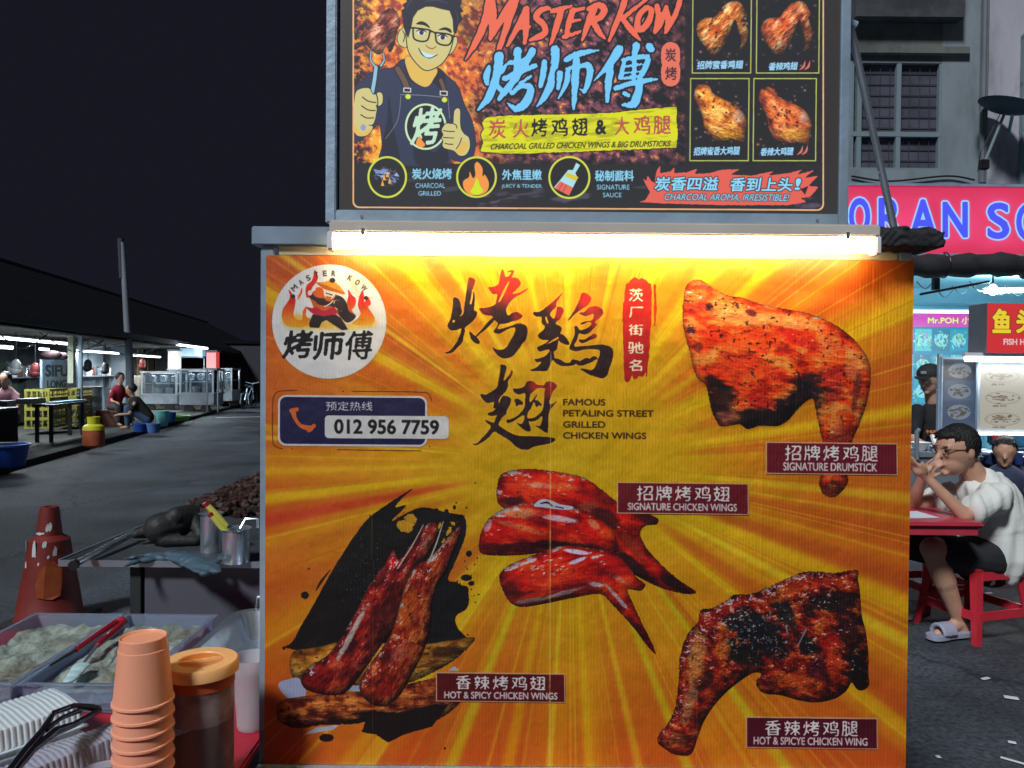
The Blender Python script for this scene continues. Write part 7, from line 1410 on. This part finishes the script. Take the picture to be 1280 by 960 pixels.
Lbox(MB(), q0 + .4, q1 + .2, .8, 1.0, .841, .87).build('blue_tray', mat('pale_blue_tray', (.25, .5, .75), .5), bk)
# gas bottle
gp = atZ(117, 559, .1); gt = thing('gas_cylinder', 'orange gas cylinder with a yellow collar standing at the kerb', 'gas cylinder', gp); GR = 12.5 / FPX * gp.y
MB().lathe([(GR * .8, .10), (GR, .14), (GR, .42), (GR * .9, .48), (GR * .5, .53), (.0005, .54)], (gp.x, gp.y, 0), 28).build('bottle', mat('rusty_orange', (.42, .10, .04), .5, 0, .2, 8), gt, smooth=True)
YL = mat('gas_yellow', (.65, .62, .03), .5); MB().lathe([(GR * .98, .41), (GR * 1.02, .42), (GR * .93, .49), (GR * .6, .53)], (gp.x, gp.y, 0), 28, cap=(False, False)).build('shoulder_band', YL, gt, smooth=True); MB().lathe([(GR * .55, .52), (GR * .6, .66), (GR * .56, .66), (GR * .5, .53)], (gp.x, gp.y, 0), 20, cap=(False, False)).build('collar', YL, gt, smooth=True)
# basins and buckets
def tub(px, pyb, r_, h, m_, label, name='basin', cat='basin', z=.0, parts=True):
    p = atZ(px, pyb, z); t = thing(name, label, cat, p); MB().lathe([(.0005, z + .004), (r_ * .78, z + .004), (r_ * .98, z + h - .03), (r_ * 1.04, z + h - .03), (r_ * 1.04, z + h), (r_ * .96, z + h), (r_ * .75, z + .02), (.0005, z + .02)], (p.x, p.y, 0), 28, cap=(False, False)).build('shell', m_, t, smooth=True)
    MB().lathe([(.0005, z + h * .7), (r_ * .88, z + h * .7), (r_ * .86, z + h * .66), (.0005, z + h * .66)], (p.x, p.y, 0), 24, cap=(False, False)).build('contents', mat('pale_dishes', (.4, .42, .45), .5, 0, .4, 9), t)
tub(8, 583, .30, .33, MAT['blue'], 'big blue basin full of dishes on the kerb at the left picture edge', z=.1)
tub(203, 533, .16, .40, MAT['cyan'], 'pale cyan bucket behind the squatting person', 'bucket', 'bucket', .1); tub(212, 528, .17, .28, mat('deep_blue', (.02, .10, .35), .5), 'dark blue bucket right of the cyan bucket', 'bucket', 'bucket', .1); tub(222, 526, .34, .15, MAT['green'], 'flat green basin at the kerb', z=.1); tub(176, 540, .16, .2, MAT['blue'], 'small blue basin under the squatting person', z=.1); tub(192, 541, .15, .22, mat('denim_blue', (.05, .12, .3), .6), 'blue washing basin beside the cyan bucket', z=.1)
# people of the stalls
def seated(px, pyb, Y0, scale, label, shirtm, legm, f, stoolm=None, lean=.15, squat=False):
    p = atZ(px, pyb, .1) if Y0 is None else Vector((atY(px, 480, Y0).x, Y0, .1)); s = scale; f = Vector(f).normalized(); sd = Vector((-f.y, f.x, 0)); u = Vector((0, 0, 1))
    hz = (.22 if squat else .48) * s; hip = p + u * hz; ch_ = hip + u * .42 * s + f * lean * s; hd = ch_ + u * .30 * s + f * .10 * s; b = MB(); head(b, hd, .115 * s, f + Vector((0, 0, -.4))); b.capsule(ch_ + u * .05 * s, hd - u * .08 * s, .06 * s, .055 * s, 8); b.capsule(hip, ch_, .12 * s, .13 * s, 10)
    lg = MB(); sh = MB(); sh.capsule(hip + u * .06 * s, ch_, .165 * s, .16 * s, 12); 
    for q in (-1, 1):
        kn_ = hip + f * .42 * s + sd * q * .13 * s + u * (.28 * s if squat else 0); ft = Vector((kn_.x, kn_.y, .14)) + f * (.0) ; b.capsule(hip + sd * q * .09 * s, kn_, .08 * s, .06 * s, 8); b.capsule(kn_, ft, .055 * s, .035 * s, 8); b.capsule(ft, ft + f * .14 * s, .04 * s, .03 * s, 8); lg.capsule(hip + sd * q * .09 * s, kn_, .105 * s, .085 * s, 10); lg.capsule(kn_, ft + u * .08, .085 * s, .055 * s, 10)
        so_ = ch_ + sd * q * .19 * s - u * .02 * s; el = so_ - u * .25 * s + f * .10 * s + sd * q * .04 * s; wr = el + f * .24 * s - u * .02 * s; b.capsule(so_, el, .048 * s, .038 * s, 8); b.capsule(el, wr, .036 * s, .026 * s, 8); hand(b, wr, f - u * .3, -u, s); sh.capsule(so_ - sd * q * .05 * s, so_ + (el - so_) * .55, .078 * s, .068 * s, 10)
    t = person(label, p, b, [('shirt', sh, shirtm, None), ('trousers', lg, legm, None)], .02)
    h_ = MB(); h_.sph(hd + u * .045 * s - f * .035 * s, (.118 * s, .118 * s, .112 * s), 12, 8); remeshed('hair', h_, MAT['hair'], t, .02, 1)
    return t, hip, p
PK_ = mat('pink_cotton', (.55, .28, .34), .9); DR = mat('dark_red_cotton', (.28, .015, .04), .9); DN = mat('denim', (.07, .13, .25), .9, 0, .1, 20); DG = mat('dark_grey_cloth', (.05, .05, .055), .9)
t_, hip, p = seated(12, 560, Lray(14, 500, 1.75)[0].y, 1.02, 'woman in a pink blouse with dark hair seated behind the black table', PK_, DG, (.1, -.6, 0), lean=.1); 
stl = thing('wooden_stool', 'dark stool under the woman in pink', 'stool', (p.x, p.y, .1)); MB().lathe([(.0005, .50), (.15, .50), (.15, .54), (.0005, .54)], (p.x, p.y, -.04), 16).build('seat', MAT['brown'], stl)
for a in (45, 135, 225, 315): MB().tube([(p.x + .1 * math.cos(R(a)), p.y + .1 * math.sin(R(a)), .46), (p.x + .15 * math.cos(R(a)), p.y + .15 * math.sin(R(a)), 0)], .015, 6).build('leg', MAT['brown'], stl)
t_, hip, p = seated(143, 530, 19.6, 1.0, 'person in a dark red shirt sitting on a brown crate beside the pole', DR, DG, (.75, -.5, 0), lean=.2)
cr = thing('brown_crate', 'brown plastic crate used as a seat by the person in red', 'crate', (p.x, p.y, .1)); MB().bb((p.x - .33, p.y - .3, .1), (p.x + .33, p.y + .3, .50)).build('crate_body', MAT['brown'], cr, bevel=.02); MB().bb((p.x - .35, p.y - .32, .44), (p.x + .35, p.y + .32, .47)).build('crate_rim', MAT['brown'], cr)
seated(184, 543, 18.6, 1.0, 'person in a black shirt and jeans squatting over basins at the kerb', mat('blackish_cotton', (.02, .02, .018), .9), DN, (-.9, -.35, 0), lean=.26, squat=True)
# lamp pole
pb_ = atY(163, 520, 21.5); pp = thing('street_pole', 'tall slightly leaning grey pole standing in front of the shop row', 'pole', (pb_.x, 21.5, 0)); tp = atY(153, 303, 21.5); MB().tube([(pb_.x, 21.5, 0), (pb_.x - .02, 21.5, 1.6), tp], [.12, .105, .07], 14).build('shaft', mat('pole_grey', (.22, .24, .28), .6, 0, .2, 2), pp, smooth=True)
MB().tube([tp + Vector((0, 0, -1.0)), tp + Vector((-.05, 0, .1))], .085, 8).build('top_sleeve', mat('dark_sleeve', (.06, .06, .08), .7), pp, smooth=True)
# steel hawker carts
def hawker(px0, px1, pyt, pyb, s, label, k):
    a, b_ = Lray(px0, pyb, s), Lray(px1, pyb, s); t = thing('hawker_cart', label, 'food cart', Lp((a[1] + b_[1]) / 2, s + .4, 0), 'steel hawker carts'); z1 = Lray((px0 + px1) / 2, pyt, s)[2]; t0, t1_ = a[1], b_[1]
    p0_, p1_ = Vector(a[0]), Vector(b_[0]); zc = .35 + .5
    Lbox(MB(), t0, t1_, s, s + .8, .30, zc).build('cabinet', MAT['dsteel'], t); Lbox(MB(), t0 - .03, t1_ + .03, s - .03, s + .83, zc + .001, zc + .03).build('worktop', SB, t)
    f = MB()
    for q in (t0, t1_ - .04):
        for ss in (s, s + .76): Lbox(f, q, q + .04, ss, ss + .04, zc + .031, z1)
    f.build('upright', SB, t); Lbox(MB(), t0 - .02, t1_ + .02, s - .02, s + .82, z1, z1 + .04).build('top', SB, t); Lbox(MB(), t0 + .045, t1_ - .045, s + .01, s + .014, zc + .032, z1 - .002).build('glass', mat('milky_glass', (.35, .42, .48), .3, 0, alpha=.55), t); Lbox(MB(), t0 + .045, t1_ - .045, s + .1, s + .7, zc + .4, zc + .42).build('shelf', SB, t)
    for i in range(4): q = t0 + .2 + (t1_ - t0 - .4) * i / 3; MB().lathe([(.0005, zc + .422), (.09, zc + .422), (.11, zc + .54), (.0005, zc + .56)], Lp(q, s + .35, 0), 12, cap=(False, False)).build('pot', (MAT['steel'], MAT['white'])[i % 2], t, smooth=True)
    for q in (t0 + .2, t1_ - .2): c_ = Lp(q, s + .1, .16); MB().tube([c_ - N * .03, c_ + N * .03], .15, 16).build('wheel', MAT['rubber'], t)
# the carts stand crosswise to the road, facing the camera
def hawk2(px0, px1, pyt, pyb, Y, label, k):
    x0, x1 = atY(px0, pyb, Y).x, atY(px1, pyb, Y).x; z1 = atY(px0, pyt, Y).z; zb = .32; t = thing('hawker_cart', label, 'food cart', ((x0 + x1) / 2, Y + .4, 0), 'steel hawker carts'); zc = atY(px0, (pyt + pyb) / 2 + 4, Y).z
    CM = mat('lit_cart_steel', (.42, .46, .50), .35, .4, .15, 4)
    MB().bb((x0, Y, zb), (x1, Y + .9, zc)).build('cabinet', CM, t); MB().bb((x0 - .03, Y - .04, zc + .001), (x1 + .03, Y + .94, zc + .05)).build('worktop', CM, t)
    for x in (x0, x1 - .06):
        for y in (Y, Y + .84): MB().bb((x, y, zc + .051), (x + .06, y + .06, z1)).build('upright', CM, t)
    MB().bb((x0 - .02, Y - .02, z1 + .001), (x1 + .02, Y + .92, z1 + .06)).build('top', CM, t); MB().bb((x0 + .065, Y + .01, zc + .052), (x1 - .065, Y + .02, z1 - .002)).build('glass', mat('case_glass', (.10, .14, .18), .15, 0, .5, 3, alpha=.4), t)
    arealight('light', ((x0 + x1) / 2, Y + .3, z1 - .03), x1 - x0 - .3, .1, 16, (.85, .95, 1), parent=t); MB().bb((x0 + .2, Y + .28, z1 - .028), (x1 - .2, Y + .32, z1 - .008)).build('case_lamp', glow('case_glow', (.85, .95, 1), 3), t); MB().bb((x0 + .08, Y + .1, (zc + z1) / 2), (x1 - .08, Y + .8, (zc + z1) / 2 + .03)).build('shelf', CM, t)
    for i in range(5): q = x0 + .25 + (x1 - x0 - .5) * i / 4; MB().lathe([(.0005, 0), (.11, 0), (.14, .2), (.0005, .24)], (q, Y + .4, (zc if i % 2 else (zc + z1) / 2 + .03) + .052), 12, cap=(False, False)).build('pot', (MAT['steel'], MAT['white'])[i % 2], t, smooth=True)
    for x in (x0 + .3, x1 - .3): MB().tube([(x, Y + .05, .17), (x, Y + .13, .17)], .17, 16).build('wheel', MAT['rubber'], t)
hawk2(176, 221, 466, 514, 27, 'left steel hawker cart behind the pole with glass case', 0); hawk2(224, 267, 463, 514, 26.5, 'right steel hawker cart next to the red lantern box', 1); hawk2(272, 290, 462, 508, 30, 'small bluish hawker cart at the end of the row', 2)
for (px, py, Y, col, st, lb) in ((216, 450, 28, (1, .95, .6), .4, 'lit pale yellow display box above the carts'), (239, 440, 28.5, (.25, .65, .95), .5, 'cyan lit stall board above the carts'), (264, 450, 26.0, (1, .05, .03), .55, 'red lit box hanging at the end of the carts')):
    wd, hg = {216: (6, 11), 239: (14, 5), 264: (6, 10)}[px]; a, b_ = atY(px - wd, py + hg, Y), atY(px + wd, py - hg, Y); t = thing('light_box', lb, 'light box', (a + b_) / 2)
    MB().bb((a.x, Y, a.z), (b_.x, Y + .3, b_.z)).build('lit_panel', glow('box_glow_%d' % px, col, st), t); MB().bb((a.x - .04, Y - .02, b_.z + .001), (b_.x + .04, Y + .32, b_.z + .06)).build('top_frame', MAT['dsteel'], t); MB().bb((a.x - .04, Y - .02, a.z - .06), (b_.x + .04, Y + .32, a.z - .001)).build('bottom_frame', MAT['dsteel'], t)
    for x in (a.x - .02, b_.x + .02): MB().bb((x - .02, Y + .1, .1), (x + .02, Y + .14, a.z - .061)).build('pole', MAT['dsteel'], t)
a = atY(240, 433, 27); tubelamp(a, 1.1, (1, 0, -.12), 'cold white tube lamp above the steel carts', 10, 200, (.75, .92, 1), .04, 'tube lamps along the left shop row')
a = atY(182, 452, 26); 
# far wall and bicycle
fw_ = thing('far_wall', 'dim far wall closing the street behind the carts', 'wall', (-9, 40, 0)); MB().bb((-20, 40, 0), (40, 40.3, 2.9)).build('masonry', mat('dim_brick', (.045, .045, .055), .9, 0, .2, 1), fw_); MB().bb((-20.1, 39.9, 2.9), (40, 41.8, 3.05)).build('coping', RF, fw_)
bc = atY(306, 500, 30); bi = thing('bicycle', 'bicycle parked at the end of the street, seen from behind', 'bicycle', (bc.x, 30, 0))
for dy, px_ in ((0, -.03), (1.0, .03)): MB().tube([(bc.x + px_ + .02 * math.sin(t), 30 + dy + .33 * math.cos(t), .35 + .33 * math.sin(t)) for t in np.linspace(0, 6.283, 25)[:-1]], .02, 6, closed=True).build('wheel', MAT['rubber'], bi)
MB().tube([(bc.x, 30, .35), (bc.x, 30.3, .85), (bc.x, 30.9, .9), (bc.x, 31, .35)], .03, 6).build('frame', SB, bi); MB().tube([(bc.x, 30.3, .4), (bc.x, 30.9, .9)], .025, 6).build('frame', SB, bi); MB().tube([(bc.x - .28, 30.85, 1.05), (bc.x, 30.92, .98), (bc.x + .28, 30.85, 1.05)], .02, 6).build('handlebar', SB, bi); MB().box((bc.x, 30.25, .93), (.14, .26, .06)).build('saddle', MAT['black'], bi, bevel=.02); MB().tube([(bc.x - .17, 29.98, .2), (bc.x - .13, 29.98, .62), (bc.x + .13, 29.98, .62), (bc.x + .17, 29.98, .2)], .018, 6).build('mudguard_stay', SB, bi)
# painted line across the far road
LN_ = mat('road_paint', (.5, .5, .52), .7, 0, .2, 3)
a, b_ = atZ(270, 522, .004), atZ(420, 519, .004); d = (b_ - a); nn = Vector((-d.y, d.x, 0)).normalized() * .12
MB().add([a - nn, b_ - nn, b_ + nn, a + nn], [(0, 1, 2, 3)]).build('road_line', LN_, kind='structure', fixn=False)

# clutter of the stalls: shelves, boxes and hanging goods under the eave
crt = random.Random(12)
for i, (px, s_, w_, h_, z0_, mn, lb) in enumerate(((60, 3.4, .7, .9, .1, 'stacked_cartons_tan', 'pile of tan cartons behind the yellow crates'), (30, 3.6, 1.0, 1.3, .1, 'dark_cabinet_paint', 'dark cabinet at the back behind the woman in pink'), (8, 3.7, .8, 1.6, .1, 'dull_green_locker', 'dull green locker at the far left back wall'), (106, 3.1, .9, .8, .1, 'grey_box_plastic', 'grey box by the pale blue wall'), (122, 2.6, .6, .9, .1, 'steel_drum_grey', 'steel drum left of the person in red'), (172, 2.9, .9, 1.2, .1, 'white_fridge_paint', 'small white fridge behind the pole'), (197, 2.7, .7, .8, .1, 'steel_drum_grey', 'steel drum behind the pale cyan bucket'))):
    t = tt(px, s_); c = {'stacked_cartons_tan': (.22, .15, .08), 'dark_cabinet_paint': (.04, .05, .06), 'dull_green_locker': (.05, .09, .07), 'grey_box_plastic': (.16, .17, .19), 'steel_drum_grey': (.2, .22, .24), 'white_fridge_paint': (.4, .42, .42)}[mn]
    th_ = thing(mn.split('_')[-2] if False else ('carton_pile', 'cabinet', 'locker', 'storage_box', 'metal_drum', 'fridge', 'metal_drum')[i], lb, ('boxes', 'cabinet', 'locker', 'box', 'drum', 'fridge', 'drum')[i], Lp(t + w_ / 2, s_ + .25, z0_))
    m = mat(mn, c, .6, 0, .2, 4, dirt=tuple(x * .5 for x in c))
    if 'drum' in mn: MB().lathe([(.28, z0_), (.28, z0_ + h_ * .33), (.295, z0_ + h_ * .35), (.28, z0_ + h_ * .37), (.28, z0_ + h_ * .66), (.295, z0_ + h_ * .68), (.28, z0_ + h_ * .7), (.28, z0_ + h_)], Lp(t + w_ / 2, s_ + .25, 0), 20).build('shell', m, th_, smooth=True)
    elif i == 0:
        for k in range(3): Lbox(MB(), t + .02 * k, t + w_ - .03 * k, s_ + .02, s_ + .48, z0_ + .3 * k, z0_ + .3 * k + .295).build('carton', m, th_, bevel=.01)
    else:
        Lbox(MB(), t, t + w_, s_, s_ + .5, z0_, z0_ + h_).build('body', m, th_, bevel=.01); Lbox(MB(), t + .04, t + w_ - .04, s_ - .03, s_ - .001, z0_ + .08, z0_ + h_ - .05).build('door', m, th_, bevel=.008); Lbox(MB(), t + .08, t + .12, s_ - .06, s_ - .031, z0_ + h_ * .5, z0_ + h_ * .7).build('handle', MAT['dsteel'], th_)
for i, px in enumerate((20, 44, 110, 132, 178)):
    p = Lray(px, 448 + 4 * (i % 2), 2.4)[0]; t = thing('hanging_bag', ('first', 'second', 'third', 'fourth', 'fifth')[i] + ' plastic bag from the left, hanging under the eave', 'bag', p, 'bags hanging under the eave'); b = MB(); b.sph(p - Vector((0, 0, .18)), (.11, .09, .16), 10, 8); b.sph(p - Vector((.02, 0, .28)), (.13, .1, .1), 10, 8); b.build('bag_body', (mat('bag_white', (.14, .15, .16), .5), mat('bag_red', (.14, .02, .02), .5), mat('bag_dark', (.04, .05, .06), .5))[i % 3], t, smooth=True); MB().tube([p - Vector((0, 0, .05)), Vector((p.x, p.y, zE - .13))], .008, 5).build('string', MAT['black'], t)
for i, (px0, px1) in enumerate(((96, 150), (0, 52))):
    t0, t1_ = tt(px0, 3.7), tt(px1, 3.7); th_ = thing('wall_shelf', ('wall shelf of pots on the pale blue-grey shop wall', 'wall shelf of jars behind the black stall table')[i], 'shelf', Lp((t0 + t1_) / 2, 3.75, 1.3)); Lbox(MB(), t0, t1_, 3.45, 3.75, 1.28, 1.31).build('shelf_board', MAT['dsteel'], th_)
    for k in range(9): q = t0 + .25 + (t1_ - t0 - .5) * k / 8; rr_ = .06 + .06 * crt.random(); MB().lathe([(.0005, 0), (rr_, 0), (rr_ * 1.1, .15 + .15 * crt.random()), (.0005, .32)], Lp(q, 3.6, 1.311), 12, cap=(False, False)).build('pot', (MAT['steel'], MAT['white'], MAT['brown'], MAT['dsteel'])[k % 4], th_, smooth=True)
for i in range(3):
    a, b_ = Lp(tt(-10 + 60 * i, 1.5), 1.5, zE - .2), Lp(tt(60 + 70 * i, 1.5), 1.5, zE - .2); m_ = (a + b_) / 2 - Vector((0, 0, .35)); tag(MB().tube(catmull([tuple(a), tuple(m_), tuple(b_)], closed=False, n=7), .014, 5).build('eave_cable', MAT['black'], smooth=True, origin=m_), ('nearest', 'middle', 'farthest')[i] + ' black cable sagging below the left shop eave', 'cable', 'cables below the left eave')
